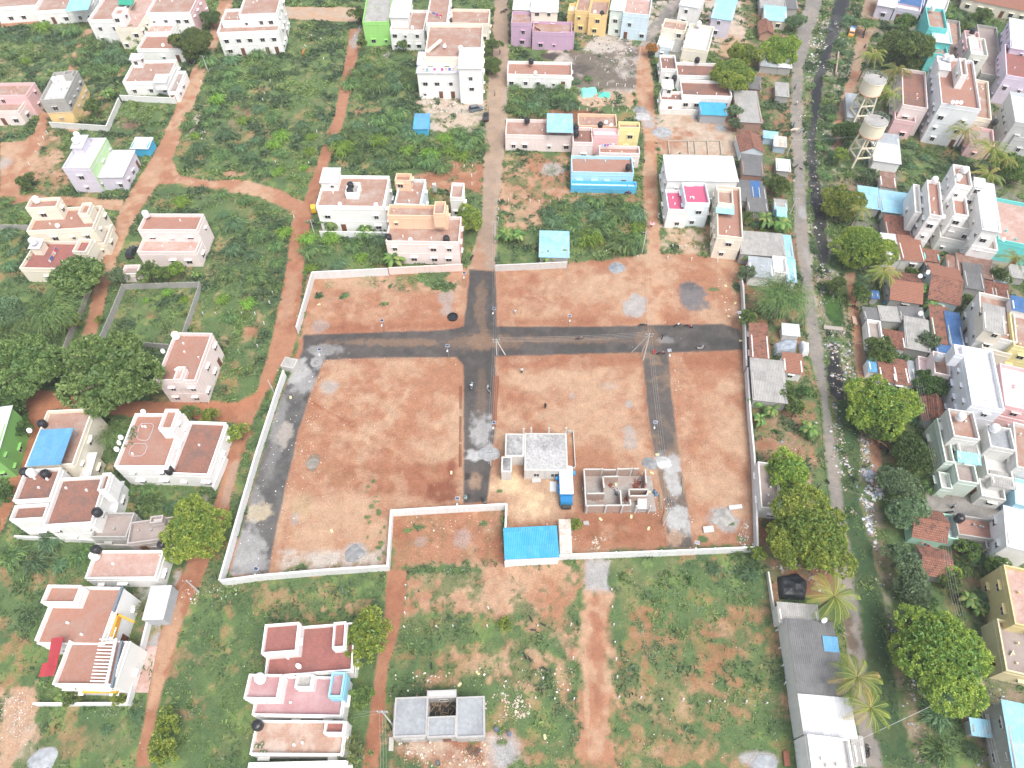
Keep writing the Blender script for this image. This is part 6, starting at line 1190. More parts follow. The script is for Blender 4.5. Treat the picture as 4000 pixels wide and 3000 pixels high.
# water tanks and dishes standing on the roofs
def tank_meshes(mat, mat2):
    return MB().lathe([(.62,0),(.64,.05),(.66,.25),(.63,.3),(.66,.35),(.66,.6),(.63,.65),(.66,.7),(.64,.95),(.5,1.15),(.25,1.25)], 16).mesh('tank', [mat]), MB().lathe([(.22,1.22),(.24,1.26),(.22,1.36),(.05,1.38)], 10).mesh('lid', [mat2])
TB = tank_meshes(m_black, m_black); TW = tank_meshes(m_whitep, m_whitep)
for (t, x, y, z, c_, label) in [((1,0),815,1600,7.8,0,'on the central stair head of the wide white house, farther one'),((1,0),810,1648,7.8,0,'on the central stair head of the wide white house, nearer one'),((1,1),1143,392,6.0,0,'at the left end of the pink house roof'),((1,1),1645,405,6.0,0,'at the right end of the pink house roof'),
  ((0,2),365,345,6.2,0,'above the big blue sheet canopy'),((0,2),212,762,6.4,0,'at the left corner of the large L shaped house'),((0,2),272,766,6.4,1,'between two black ones on the large L shaped house'),((0,2),390,778,6.4,0,'right of the white one on the large L shaped house'),((0,2),838,1108,6.2,0,'where the L shaped house meets the mossy terrace'),
  ((0,2),1460,745,4.4,0,'at the front corner of the dark stained red roof'),((0,2),1402,1390,4.0,0,'beside the unpainted terrace house'),((0,2),830,1432,4.2,0,'at the back of the speckled pale red roof'),((0,2),815,1485,3.5,1,'at the back of the speckled pale red roof'),
  ((0,1),310,66,9.1,1,'on the tall stair room of the cream two storey house'),((0,1),1258,190,7.2,1,'on the back corner of the pale pink house with two roofs'),((0,1),280,425,6.3,1,'on the cream house with the red floor'),((0,1),1515,1240,6.7,1,'on the pale pink tall house'),
  ((0,0),470,690,6.5,1,'at the back of the half finished house roof'),((0,0),455,835,6.5,1,'at the front of the half finished house roof'),((0,0),650,1215,8.8,1,'on the lilac roof tower, nearer one'),((0,0),665,1168,8.8,1,'on the lilac roof tower, farther one'),((1,0),1768,420,11.0,1,'on the tallest white block'),
  ((1,0),1690,70,5.3,0,'at the back of the cream house behind the tall block'),((1,0),1676,178,5.3,0,'at the front of the cream house behind the tall block'),((2,0),130,1040,4.8,0,'beside the pale blue roof canopy'),((2,0),553,1105,5.4,0,'on the joined houses, upper of the left pair'),((2,0),556,1152,5.4,0,'on the joined houses, lower of the left pair'),
  ((2,0),763,1080,4.4,0,'on the peach roof of the joined houses'),((2,0),1005,1445,4.4,0,'on the light blue front house'),((2,0),165,530,4.4,0,'on the long low white house'),((2,0),1615,205,6.6,1,'on the grey plastered roof house'),((2,0),1600,520,4.4,0,'on the back edge of the white stepped house'),((2,0),1403,676,4.4,0,'in the middle of the white stepped house'),((2,0),778,118,6.0,0,'on the yellow ochre house'),
  ((3,0),1425,70,8.6,1,'on the turquoise tower'),((3,0),1535,492,13.2,1,'on the tall plain white block, left one'),((3,0),1578,505,13.2,1,'on the tall plain white block, right one'),((3,0),1768,270,9.2,0,'on the pink sided block'),((3,0),1960,1058,5.6,0,'on the cream house behind the tall white block'),
  ((3,0),1698,1468,12.6,1,'on the highest of the joined flats, right one'),((3,0),1642,1535,12.6,1,'on the highest of the joined flats, left one'),((3,0),1440,1555,10,1,'on the left wing of the joined flats'),((3,1),1475,1430,5.8,1,'on the small peach coloured house'),((3,2),1960,382,8.3,1,'on the slate grey top roof'),((3,2),1668,282,8.3,1,'on the ribbed canopy house'),((3,2),1655,1160,3.9,0,'on the tiled brick-red terrace'),((1,3),35,885,7.0,1,'on the corner room of the rose pink house'),((1,3),15,1290,4.4,0,'on the worn brown roof')]:
    X, Y = Tt(t, x, y, z + .6); s = 1.15; root = empty('water_tank', (X, Y, z - .02)); root.scale = (s, s, s); tag(root, ('white' if c_ else 'black') + ' plastic tank ' + label, 'water tank')
    a, c2 = (TW if c_ else TB); obj('tank', a, None, root); obj('lid', c2, None, root)
DS = MB(); DS.v = []; n_ = 12
for j, (r_, z_) in enumerate([(.0, 0), (.2, .02), (.36, .08), (.46, .15)]):
    for i in range(n_): a = 2 * math.pi * i / n_; DS.v.append((r_ * math.cos(a), r_ * math.sin(a), z_))
DS.f = [(j * n_ + i, j * n_ + (i + 1) % n_, (j + 1) * n_ + (i + 1) % n_, (j + 1) * n_ + i) for j in range(3) for i in range(n_)]; DS.m = [0] * len(DS.f)
DS = DS.mesh('reflector', [m_whitep]); DM = MB().tube((0, 0, 0), (0, 0, .8), .03).mesh('mast', [m_metal]); DA = MB().tube((0, 0, .02), (0, -.1, .45), .015).mesh('feed_arm', [m_metal])
for (t, x, y, z, label) in [((0,2),1050,462,6.9,'at the left edge of the potted plant roof, farthest of three'),((0,2),1038,508,6.9,'at the left edge of the potted plant roof, middle of three'),((0,2),1015,563,6.9,'at the left edge of the potted plant roof, nearest of three'),((0,2),262,402,7,'beside the big blue sheet canopy'),((0,2),1243,240,6.9,'at the back of the potted plant roof'),
  ((0,1),500,292,6.6,'on the front parapet of the cream two storey house'),((0,1),1415,1376,7.2,'at the left edge of the pale pink tall house'),((0,0),1412,392,4,'on the plain terracotta roof under the tree'),((1,0),1630,402,9.9,'on the wide red roof of the tallest block'),((1,0),1352,240,6.2,'on the white house beside the lime green one'),
  ((1,1),728,106,7.0,'at the left of the wide white house roof'),((1,1),1037,112,7.0,'at the right of the wide white house roof'),((1,1),1337,412,6.0,'on the pink house terrace'),((2,0),203,630,4,'on the long low white house'),((2,0),812,1058,4.5,'on the peach roof, left one'),((2,0),860,1082,4.5,'on the peach roof, right one'),((2,0),718,104,6.2,'on the yellow ochre house'),
  ((3,0),1590,886,11.4,'on the tall plain white block, left of three'),((3,0),1628,888,11.4,'on the tall plain white block, middle of three'),((3,0),1665,890,11.4,'on the tall plain white block, right of three'),((3,1),1512,216,10.6,'on the left wing of the joined flats'),((3,1),2030,412,5.8,'on the big faded red terrace'),((3,1),1377,695,4.4,'behind the large speckled gable'),((3,1),1313,728,3.6,'between the two clay gables'),((3,1),1315,1050,3,'on the grey patched roofs'),((3,3),480,380,4.4,'at the end of the very long roadside shed'),((1,3),375,775,4.6,'on the deep red floored roof')]:
    X, Y = Tt(t, x, y, z + .6); root = empty('satellite_dish', (X, Y, z - .05), R.uniform(-.4, .4)); tag(root, 'small satellite dish ' + label, 'satellite dish'); obj('mast', DM, None, root); d_ = obj('reflector', DS, None, root, (0, 0, .8), (.9, 0, 0), (1.1,) * 3); obj('feed_arm', DA, None, d_)
# modern house: pergola, trims, red sheets
mh = [o for o in S.objects if o.get('label', '').startswith('modern white')][0]
for k in range(13):
    y0 = 548 + k * 30; xl = 862 - k * 6.6; p = Tt((0,3), xl, y0, 6.95); q = Tt((0,3), xl + 132, y0 + 3, 6.95); b = MB(); seg(b, p, q, .16, 6.9, 7.06); world_part(mh, b, 'pergola_bar', M_wall(W, .1))
for nm, a, c_, z, th, hh, mt in [('pergola_beam',(1000,540),(912,955),7.0,.35,.3,M_wall(W, .1)),('grey_stripe',(1046,560),(960,962),7.0,.3,.5,M_plain((.16,.2,.24), .7)),('grey_stripe',(1052,92),(975,305),7.0,.35,.4,M_plain((.16,.2,.24), .7)),('orange_trim',(1108,575),(1008,1000),3.6,.25,.5,M_plain((.72,.36,.04), .6)),('orange_trim',(1018,325),(958,522),5.6,.25,1.2,M_plain((.72,.36,.04), .6)),('orange_trim',(708,1003),(1008,1003),3.6,.25,.3,M_plain((.72,.36,.04), .6)),('orange_trim',(1010,328),(1155,395),5.6,.3,.4,M_plain((.72,.36,.04), .6))]:
    b = MB(); seg(b, Tt((0,3), *a, z), Tt((0,3), *c_, z), th, z - hh, z + .02); world_part(mh, b, nm, mt)
for pts, z in [([(390,765),(490,770),(548,525),(428,530)], 8.0),([(316,865),(462,862),(500,740),(350,745)], 7.2)]:
    P_ = [Tt((0,3), *p, z) for p in pts]; world_part(mh, MB().add([(x, y, z - (.5 if i in (0, 3) else 0)) for i, (x, y) in enumerate(P_)] + [(x, y, z - .06 - (.5 if i in (0, 3) else 0)) for i, (x, y) in enumerate(P_)], [(0,1,2,3),(7,6,5,4),(0,4,5,1),(1,5,6,2),(2,6,7,3),(3,7,4,0)]), 'red_canopy', SHEET['redsh'])
P_ = [Tt((0,3), *p, 3.3) for p in [(705,1000),(1005,1000),(1105,580),(1060,560),(960,962)]]; world_part(mh, MB().add([(x, y, 3.55) for x, y in P_] + [(x, y, 3.35) for x, y in P_], [(0,1,2,3,4),(9,8,7,6,5)] + [(i, i + 5, (i + 1) % 5 + 5, (i + 1) % 5) for i in range(5)]), 'balcony', M_wall(W, .1))
P_ = [Tt((0,3), *p, .1) for p in [(1125,1005),(1280,1008),(1362,606),(1212,600)]]; tag(MB().add([(x, y, .1) for x, y in P_] + [(x, y, -.05) for x, y in P_], [(0,1,2,3),(0,4,5,1),(1,5,6,2),(2,6,7,3),(3,7,4,0)]).build('driveway_slab', ROOF['terral']), 'stained concrete ramp between the modern house gate and the track', 'ramp')
# outside stairs and ladders on houses
def house(pref): return [o for o in S.objects if o.get('label', '').startswith(pref)][0]
def steps(root, t, a, c_, z0, z1, w=.9, n=12, mat=None, name='staircase'):
    p = Vector(Tt(t, *a, z0)); q = Vector(Tt(t, *c_, z1)); b = MB(); d = (q - p)
    for k in range(n):
        s0 = p + d * (k / n); s1 = p + d * ((k + 1) / n); zz = z0 + (z1 - z0) * (k + 1) / n; seg(b, s0, s1, w, zz - .35, zz)
    world_part(root, b, name, mat or M_wall(W, .3))
steps(house('white two storey house with green'), (0,0), (985,300), (930,160), .1, 6.0); steps(house('wide white two'), (1,0), (900,1655), (870,1580), 6.6, 7.8, n=6)
steps(house('pale blue walled'), (1,0), (1545,1659), (1540,1590), .2, 6.0); steps(house('tallest white'), (1,0), (1475,450), (1600,340), 9.8, 11.6, mat=M_wall(CR, .3)); steps(house('cream house with a big blue'), (0,2), (700,560), (790,470), 3.0, 6.0, mat=M_wall(CR, .3))
steps(house('white house with a speckled'), (0,2), (1400,1640), (1392,1480), .1, 3.6, mat=M_wall(CR, .3)); steps(house('white house with a deep red'), (1,3), (860,860), (860,800), .2, 3.8); steps(house('yellow house with brick'), (3,3), (2040,770), (2110,660), .2, 4.2, mat=M_wall(CR, .4)); steps(house('yellow ochre'), (2,0), (530,110), (548,20), .2, 5.5, mat=M_wall(YEL, .3)); steps(house('pale white and sky'), (2,0), (1105,270), (1040,170), .2, 5.0, mat=M_wall(LB, .3)); steps(house('lilac two storey'), (0,0), (960,1300), (895,1210), 4.0, 6.6, w=.6, mat=M_plain((.15,.2,.12), .6)); steps(house('pale pink tall'), (0,1), (1590,1600), (1520,1520), 6.6, 8.0, n=7)
green = M_plain((.03,.34,.22), .7)
P_ = [Tt((0,0), *p, 7.6) for p in [(1015,30),(1150,60),(1160,-40),(1020,-40)]]; tag(MB().add([(x, y, 8.2 if i == 1 else 7.2) for i, (x, y) in enumerate(P_)] + [(x, y, 8.0 if i == 1 else 7.1) for i, (x, y) in enumerate(P_)], [(0,1,2,3),(7,6,5,4),(0,4,5,1),(1,5,6,2),(2,6,7,3),(3,7,4,0)]).build('shade_net', green), 'green shade netting on the netted white house roof', 'netting')
# chalk court outline and pots on the two storey house roof
b = MB(); z_ = 6.07
def loop_tube(pts, z, r=.045):
    P_ = [(*Tt((0,2), *p, z), z) for p in pts]
    for p, q in zip(P_, P_[1:] + P_[:1]): b.tube(p, q, r, n=4, cap=False)
loop_tube([(1225,340),(1310,340),(1328,360),(1310,420),(1285,475),(1260,488),(1200,482),(1182,465),(1190,420),(1205,360)], z_); loop_tube([(1160,515),(1255,512),(1272,540),(1255,590),(1220,620),(1140,625),(1112,600),(1125,560)], z_)
tag(b.build('garden_hose', M_plain((.5,.52,.58), .6)), 'grey hose looped in two rings on the potted plant roof', 'hose')
pot = MB().lathe([(.12, 0), (.2, .3), (.22, .32), (.16, .32), (.15, .28)], 10).mesh('pot', [M_plain((.62,.6,.58), .7)]); pl_ = leaf_mesh('plant', unit(60) * .25 + np.array([0, 0, .45]), unit(60), np.full(60, .05), 2, palette(60, [(.06,.15,.02),(.2,.26,.03)]))
for i, (t, x, y, z) in enumerate([((0,2),*p,6.1) for p in [(1135,400),(1150,420),(1170,385),(1140,445),(1160,465),(1128,482),(1180,440),(1112,440),(1138,525),(1085,545),(1150,400)]] + [((0,1),*p,3.6) for p in [(250,560),(265,520),(240,590),(300,490),(270,580),(225,600)]] + [((1,3),*p,3.5) for p in [(60,1455),(45,1480),(85,1525),(55,1530),(12,1475)]]):
    X, Y = Tt(t, x, y, z); root = empty('plant_pot', (X, Y, z)); g_ = {0: 'plant pot on the court outline roof of the two storey house', 1: 'plant pot on the red floored cream house roof', 2: 'plant pot on the worn brown roof'}[0 if z > 6 else (1 if z == 3.6 else 2)]
    tag(root, g_, 'plant pot', 'pots: ' + g_.split(' roof')[0][-30:]); obj('pot', pot, None, root); obj('plant', pl_, None, root)
# marker stones
ms = MB().box(-.09, -.09, -.1, .09, .09, .85).mesh('marker_post', [M_wall((.70,.69,.66), .3)])
for lab, grp, pts in [('short white marker post in the big overgrown field', 'marker posts of the big field', [((1,0),x,y) for x, y in [(145,635),(125,700),(80,808),(62,865),(527,1140),(460,1412),(172,1405),(1015,805),(1070,800),(980,1080)]]),
  ('short white marker post above the pale blue walled house', 'marker posts above the pale blue house', [((1,0),x,y) for x, y in [(1535,1440),(1620,1440),(1710,1440),(1797,1440),(1870,1440),(1865,1520),(1866,1590)]]),
  ('short white marker post round the green sheeted heap plot', 'marker posts of the sheeted heap plot', [((2,0),x,y) for x, y in [(548,505),(675,510),(745,730),(820,730),(900,735),(975,740),(1050,750),(580,945),(648,950),(748,950),(865,955),(920,955),(990,962),(1050,965)]]),
  ('short white marker post behind the upper bare plots', 'marker posts of the upper bare plots', [((2,1),x,y) for x, y in [(155,80),(235,85),(332,85),(813,520),(1083,560),(1345,570),(1550,580),(1772,595),(1390,470),(1443,475),(1500,475),(1575,480),(1655,480)]]),
  ('short white marker post in the overgrown left lot', 'marker posts of the left lot', [((0,1),x,y) for x, y in [(1757,1050),(1870,1050),(1985,1050),(2090,1050),(2205,1050)]] + [((1,1),x,y) for x, y in [(62,758),(148,870),(122,958),(70,1135),(15,1330),(280,360),(330,215)]]),
  ('short white marker post along the village lane', 'marker posts of the village lane', [((1,1),x,y) for x, y in [(2108,75),(2180,75),(2098,155),(2095,235)]]),
  ('short white marker post in the sandy lot below the layout', 'marker posts of the sandy lot', [((1,3),x,y) for x, y in [(1297,75),(1290,195),(1288,318),(1285,435),(1565,432),(1706,432),(2000,432),(2010,275)]]),
  ('short white marker post on the line beside the lower track', 'marker posts of the lower track', [((2,3),x,y) for x, y in [(862,120),(867,265),(878,420),(888,565),(898,720),(908,875),(920,1045),(1108,1050),(1295,1057),(1472,1068),(1693,1080),(1833,1078),(2018,1087),(2192,1093),(537,1060),(367,1055),(203,1052),(527,712),(505,420),(222,425)]]),
  ('short white marker post left of the very long shed', 'marker posts by the long shed', [((3,3),x,y) for x, y in [(68,466),(93,617),(117,769),(143,927),(20,178)]]),
  ('short white marker post beside the red street bend', 'marker posts of the red street', [((0,0),x,y) for x, y in [(95,435),(380,1195),(347,1250),(320,1315),(262,1420),(410,1145),(1800,660),(1820,610),(1840,860),(1740,710)]])]:
    for t, x, y in pts:
        X, Y = Tt(t, x, y + 8, 0); tag(obj('marker_post', ms, None, None, (X, Y, 0), (R.uniform(-.15, .15), R.uniform(-.15, .15), R.uniform(0, 1.5))), lab, 'marker post', grp)
# gravel and sand heaps
def heap(t, x, y, rp, col, label, hk=.3, cat='heap', name='gravel_heap'):
    X, Y = Tt(t, x, y, 0); r = abs(Tt(t, x + rp, y, 0)[0] - X); n, m = 40, 14; vs = []
    for j in range(m):
        q = j / (m - 1)
        for i in range(n):
            a = 2 * math.pi * i / n; w = 1 + .22 * (float(vnoise(np.array([math.cos(a) * 1.6 + x * .1 + 50]), np.array([math.sin(a) * 1.6 + y * .1 + 50]))[0]) - .5) * 2
            px, py = math.cos(a) * r * q * w, math.sin(a) * r * q * w * .9; nz = float(vnoise(np.array([px * 1.4 + x + 100]), np.array([py * 1.4 + y + 100]))[0])
            vs.append((px, py, max(-.03, r * hk * (1 - q) ** 1.15 * (.75 + .5 * nz) + (.04 if j < m - 1 else -.08))))
    fs = [(j * n + i, (j + 1) * n + i, (j + 1) * n + (i + 1) % n, j * n + (i + 1) % n) for j in range(m - 1) for i in range(n)]
    b = MB(); b.add(vs, fs); tag(b.build(name, M_grain(col), loc=(X, Y, 0)), label, cat)
def M_grain(col):
    key = ('grain', col)
    if key in MC: return MC[key]
    m, t, b_ = new_mat('loose_aggregate'); w = wcoords(t); n1 = noise(t, 5, w, 8, .8); n2 = noise(t, .9, w, 4, .6)
    c1 = mix(t, ramp(t, n1, [(.35, 0), (.7, 1)]), darker(col, .6), col); c2 = mix(t, mul(t, ramp(t, n2, [(.4, 0), (.65, 1)]), .6), c1, tuple(min(.8, q * 1.35) for q in col))
    t.links.new(c2, b_.inputs['Base Color']); b_.inputs['Roughness'].default_value = .95; bump(t, b_, n1, .7, .08); MC[key] = m; return m
GV = (.24,.245,.25)
for a in [((2,2),1200,690,72,GV,'dark grey gravel heap left of the white spill on the right tar road'),((2,2),1310,680,85,(.5,.5,.49),'pale grey sand heap spilling over the right tar road'),((1,2),2010,612,92,(.36,.37,.38),'grey aggregate heap beside the cast slab house'),((2,2),1820,1155,100,(.34,.33,.31),'grey sand heap in the bottom right bare plot'),
  ((1,2),850,1465,88,(.26,.265,.27),'dark grey aggregate heap near the lower left front wall'),((2,0),1105,950,62,(.25,.26,.27),'blue-grey gravel heap in the lane above the sheeted house, upper one'),((2,0),1125,1010,75,(.42,.42,.42),'pale grey gravel heap in the lane, right below the darker one'),((2,0),1290,1140,85,(.32,.33,.34),'grey gravel heap at the lane corner by the foundation beams'),
  ((2,0),1805,1105,60,(.28,.29,.3),'grey gravel heap in front of the vivid blue roofed shed'),((0,3),360,1600,118,(.36,.38,.40),'grey gravel heap at the bottom left edge'),((1,2),490,685,55,(.24,.22,.19),'dark wet sand heap in the big red plot'),((2,1),905,655,65,(.24,.26,.28),'small blue-grey gravel heap in the upper middle bare plot'),((3,3),-30,1640,95,(.36,.38,.40),'grey gravel heap in the lower right grassy lot')]:
    heap(*a, hk=.12 if 'wet' in a[5] else .26)
heap((2,0),715,865,130,(.45,.32,.22),'low sandy heap under the green sheets', .08)
# tarpaulin covered heap
def blob(t, pts, z, mat, label, name, cat, hz=1.4):
    P_ = [Tt(t, *p, 0) for p in pts]; cx = sum(p[0] for p in P_) / len(P_); cy = sum(p[1] for p in P_) / len(P_); n = 48; vs = []; ang = [math.atan2(p[1] - cy, p[0] - cx) for p in P_]
    def rad(a):
        best = 1e9
        for (p, q) in zip(P_, P_[1:] + P_[:1]):
            x1, y1, x2, y2 = p[0] - cx, p[1] - cy, q[0] - cx, q[1] - cy; dx, dy = math.cos(a), math.sin(a); den = dx * (y2 - y1) - dy * (x2 - x1)
            if abs(den) < 1e-9: continue
            tt = (x1 * (y2 - y1) - y1 * (x2 - x1)) / den; uu = (x1 * dy - y1 * dx) / den
            if tt > 0 and -1e-6 <= uu <= 1 + 1e-6: best = min(best, tt)
        return best if best < 1e8 else 1
    for j, (q, zz) in enumerate([(0, 1.0), (.35, .98), (.6, .93), (.78, .82), (.88, .6), (.96, .25), (1.0, -.03)]):
        for i in range(n):
            a = 2 * math.pi * i / n; r = rad(a) * q; x, y = r * math.cos(a), r * math.sin(a); nz = float(vnoise(np.array([x * 1.3 + 40 + pts[0][0]]), np.array([y * 1.3 + 40]))[0]) - .5; vs.append((x, y, zz * hz + nz * .35 * (q < .97)))
    fs = [(j * n + i, (j + 1) * n + i, (j + 1) * n + (i + 1) % n, j * n + (i + 1) % n) for j in range(6) for i in range(n)]
    tag(MB().add(vs, fs).build(name, mat, loc=(cx, cy, z)), label, cat)
blob((3,3), [(75,10),(95,200),(320,215),(335,60),(250,-20)], 0, M_plain((.025,.03,.037), .45, var=.35, nsc=1.2), 'heap under a black plastic tarpaulin above the very long shed', 'tarpaulin_heap', 'covered heap', 1.3)
blob((2,0), [(585,770),(600,850),(700,850),(740,800),(725,760)], 0, M_plain((.22,.62,.50), .5, var=.25, nsc=1.5), 'aqua green plastic sheet over a heap, left one of two', 'plastic_sheet', 'covered heap', .8)
blob((2,0), [(740,800),(742,850),(845,852),(850,800)], 0, M_plain((.10,.55,.42), .5, var=.25, nsc=1.5), 'green plastic sheet over a heap, right one of two', 'plastic_sheet', 'covered heap', .5)
blob((3,1), [(30,1340),(45,1420),(230,1400),(250,1310),(120,1300)], 0, M_plain((.32,.36,.42), .6, var=.4, nsc=1.2), 'grey and blue tarpaulin heap by the road above the orange-red tiled hut', 'tarpaulin_heap', 'covered heap', 1.8)
blob((3,1), [(258,1315),(275,1425),(342,1420),(340,1330)], 0, M_plain((.66,.66,.67), .6, var=.3, nsc=1.2), 'white tarpaulin heap at the road edge above the orange-red tiled hut', 'tarpaulin_heap', 'covered heap', 1.9)
# slab bridge, bench and timber
def slab0(t, pts, z, col, lab):
    slab(t, pts, z, z + .03, M_wall(col, .4), lab, 'cement_blocks', 'cement blocks')
def slab(t, pts, z, th, mat, label, name, cat):
    P_ = [Tt(t, *p, z) for p in pts]; tag(MB().add([(x, y, z) for x, y in P_] + [(x, y, z - th) for x, y in P_], [(0,1,2,3),(7,6,5,4),(0,4,5,1),(1,5,6,2),(2,6,7,3),(3,7,4,0)]).build(name, mat), label, cat)
slab0((2,2), [(1880,1085),(1992,1070),(1985,1038),(1872,1050)], .4, (.6,.6,.59), 'pale stack of cement blocks above the grey sand heap in the right plot')
slab0((2,2), [(1660,1285),(1748,1275),(1738,1222),(1650,1232)], .35, (.52,.51,.49), 'pale stack of cement blocks left of the grey sand heap')
slab0((2,2), [(172,850),(250,848),(248,812),(172,815)], .3, (.48,.47,.45), 'low stack of grey blocks in front of the cast slab house')
slab0((2,2), [(326,928),(385,928),(385,842),(328,842)], .12, (.66,.68,.70), 'flat pale board on the ground left of the blue lorry')
slab0((1,3), [(1145,1510),(1185,1510),(1190,1392),(1150,1392)], .3, (.45,.42,.38), 'long cement step left of the grey unfinished house')
slab0((2,2), [(620,1215),(668,1215),(660,1180),(615,1185)], .4, (.38,.36,.34), 'small block stack below the bright green tree of the site')
slab((3,1), [(482,1180),(648,1197),(650,1168),(484,1150)], .5, .25, M_wall((.36,.32,.29), .6), 'narrow concrete slab footbridge over the black drain', 'footbridge', 'bridge')
slab((3,1), [(738,1140),(775,1145),(760,1075),(725,1070)], .5, .4, M_plain((.5,.33,.25), .8), 'pinkish slab lying beside the path right of the footbridge', 'stone_slab', 'slab')
slab((3,3), [(132,1545),(170,1545),(165,1440),(130,1438)], .3, .4, M_plain((.35,.14,.09), .9, var=.3), 'stack of red bricks in the grass left of the white house with lettering', 'brick_stack', 'bricks') if False else slab((3,3), [(145,1640),(195,1640),(180,1510),(132,1512)], .5, .5, M_plain((.32,.12,.08), .9, var=.3), 'stack of red bricks in the grass beside the white house with red lettering', 'brick_stack', 'bricks')
for i, (t, pts, lab) in enumerate([((2,2), [(1472,950),(1492,950),(1488,812),(1470,815)], 'pale timber poles stacked beside the right tar road, upper stack'), ((2,2), [(1270,1090),(1302,1085),(1290,955),(1268,955)], 'pale timber poles stacked against the brick shell'), ((2,2), [(1292,1190),(1310,1195),(1340,1085),(1320,1085)], 'pale timber poles lying below the brick shell corner'), ((1,3), [(1800,1530),(1920,1570),(1945,1500),(1840,1455)], 'pile of dark sticks below the grey unfinished house')]):
    b = MB(); P_ = [Tt(t, *p, .1) for p in pts]
    for k in range(14):
        u = R.random(); a = Vector(P_[0]).lerp(Vector(P_[1]), u); c_ = Vector(P_[3]).lerp(Vector(P_[2]), min(1, max(0, u + R.uniform(-.3, .3)))); b.tube((a.x, a.y, R.uniform(.06, .3)), (c_.x, c_.y, R.uniform(.06, .3)), .045, n=5)
    tag(b.build('timber_poles', m_wood if i < 3 else M_plain((.14,.11,.09), .9)), lab, 'timber')
for i, (pts, lab) in enumerate([([(1760,215),(1785,215),(1782,20),(1758,20)], 'rusty iron rods along the left edge of the central tar road, upper bundle'), ([(1758,500),(1782,500),(1780,280),(1760,280)], 'rusty iron rods along the left edge of the central tar road, middle bundle'), ([(1756,720),(1776,720),(1774,520),(1756,520)], 'rusty iron rods along the left edge of the central tar road, lower bundle'), ([(2040,370),(2075,370),(2100,-70),(2045,-70)], 'rusty iron rods along the right edge of the central tar road')]):
    b = MB(); P_ = [Tt((1,2), *p, .1) for p in pts]
    for k in range(26 if i == 3 else 10):
        u = R.random(); a = Vector(P_[0]).lerp(Vector(P_[1]), u); c_ = Vector(P_[3]).lerp(Vector(P_[2]), min(1, max(0, u + R.uniform(-.1, .1)))); b.tube((a.x, a.y, R.uniform(.06, .2)), (c_.x, c_.y, R.uniform(.06, .2)), .03, n=4)
    tag(b.build('iron_rods', M_plain((.26,.10,.05), .8)), lab, 'iron rods')
X, Y = Tt((1,1), 1700, 1085, 0); MBm = MB().lathe([(1.15, -.05), (1.15, .4), (1.0, .4), (1.0, .08), (.02, .08)], 24); tag(MBm.build('well_ring', m_black, loc=(X, Y, 0)), 'round black tank ring on the ground near the crossroads', 'tank ring')
X, Y = Tt((1,1), 525, 1480, 0); tag(MB().lathe([(1.2, -.05), (1.25, .3), (1.1, .34), (.55, .3), (.5, -.02), (.02, -.02)], 24).build('manhole', M_wall((.28,.28,.28), .5), loc=(X, Y, 0)), 'round cement manhole by the layout entrance', 'manhole')
for (t, x, y, c_, lab) in [((1,3),2075,1320,(.05,.12,.28),'dark blue drum right of the grey unfinished house'),((1,2),1808,970,(.35,.5,.5),'pale green drum beside the wet patch on the central tar road'),((2,0),1590,1000,(.1,.3,.55),'blue drum outside the vivid blue roofed shed'),((3,1),928,935,(.1,.35,.6),'blue drum below the half blackened gable, left one'),((3,1),1017,945,(.1,.35,.6),'blue drum below the half blackened gable, right one'),((1,3),2190,1360,(.1,.15,.3),'navy bucket drum near the gravel below the sandy lot'),((1,3),1572,1615,(.02,.02,.02),'small black drum below the grey unfinished house'),((2,2),905,940,(.1,.12,.14),'black drum inside the brick shell'),((2,2),1250,945,(.15,.3,.5),'blue rimmed drum right of the brick shell')]:
    X, Y = Tt(t, x, y, .8); root = empty('drum', (X, Y, 0)); tag(root, lab, 'drum'); MB().lathe([(.3, 0), (.31, .3), (.33, .32), (.31, .34), (.31, .6), (.33, .62), (.3, .88)], 14).build('body', M_plain(c_, .5), root); MB().lathe([(.27, .885), (.05, .9)], 12).build('water', M_plain((.12,.14,.15), .2), root)
# ------------------------------------------------------------------ vehicles, people, animals
def two(t, a, c_): p = Tt(t, *a); q = Tt(t, *c_); return ((p[0] + q[0]) / 2, (p[1] + q[1]) / 2, math.atan2(q[1] - p[1], q[0] - p[0]))
def loftx(secs, mats=None):      # sections along x: (x, halfwidth bottom, halfwidth top, z0, zmid, z1)
    b = MB(); vs = []
    for (x, wb, wt, z0, zm, z1) in secs: vs += [(x, -wb * .92, z0), (x, -wb, zm), (x, -wt, z1), (x, wt, z1), (x, wb, zm), (x, wb * .92, z0)]
    fs = [(i * 6 + k, i * 6 + (k + 1) % 6, (i + 1) * 6 + (k + 1) % 6, (i + 1) * 6 + k) for i in range(len(secs) - 1) for k in range(6)]; fs += [tuple(range(6))[::-1], tuple(range(len(secs) * 6 - 6, len(secs) * 6))]
    return b.add(vs, fs)
m_tyre = M_plain((.02,.02,.02), .8); m_lamp = M_plain((.75,.75,.72), .2); m_red = M_plain((.45,.02,.02), .3)
TYRE = MB().lathe([(.2, -.1), (.31, -.1), (.33, -.06), (.33, .06), (.31, .1), (.2, .1)], 16).mesh('wheel', [m_tyre]); RIM = MB().lathe([(.02, -.105), (.2, -.1), (.2, .1), (.02, .105)], 12).mesh('rim', [M_plain((.5,.5,.5), .3, .7)])
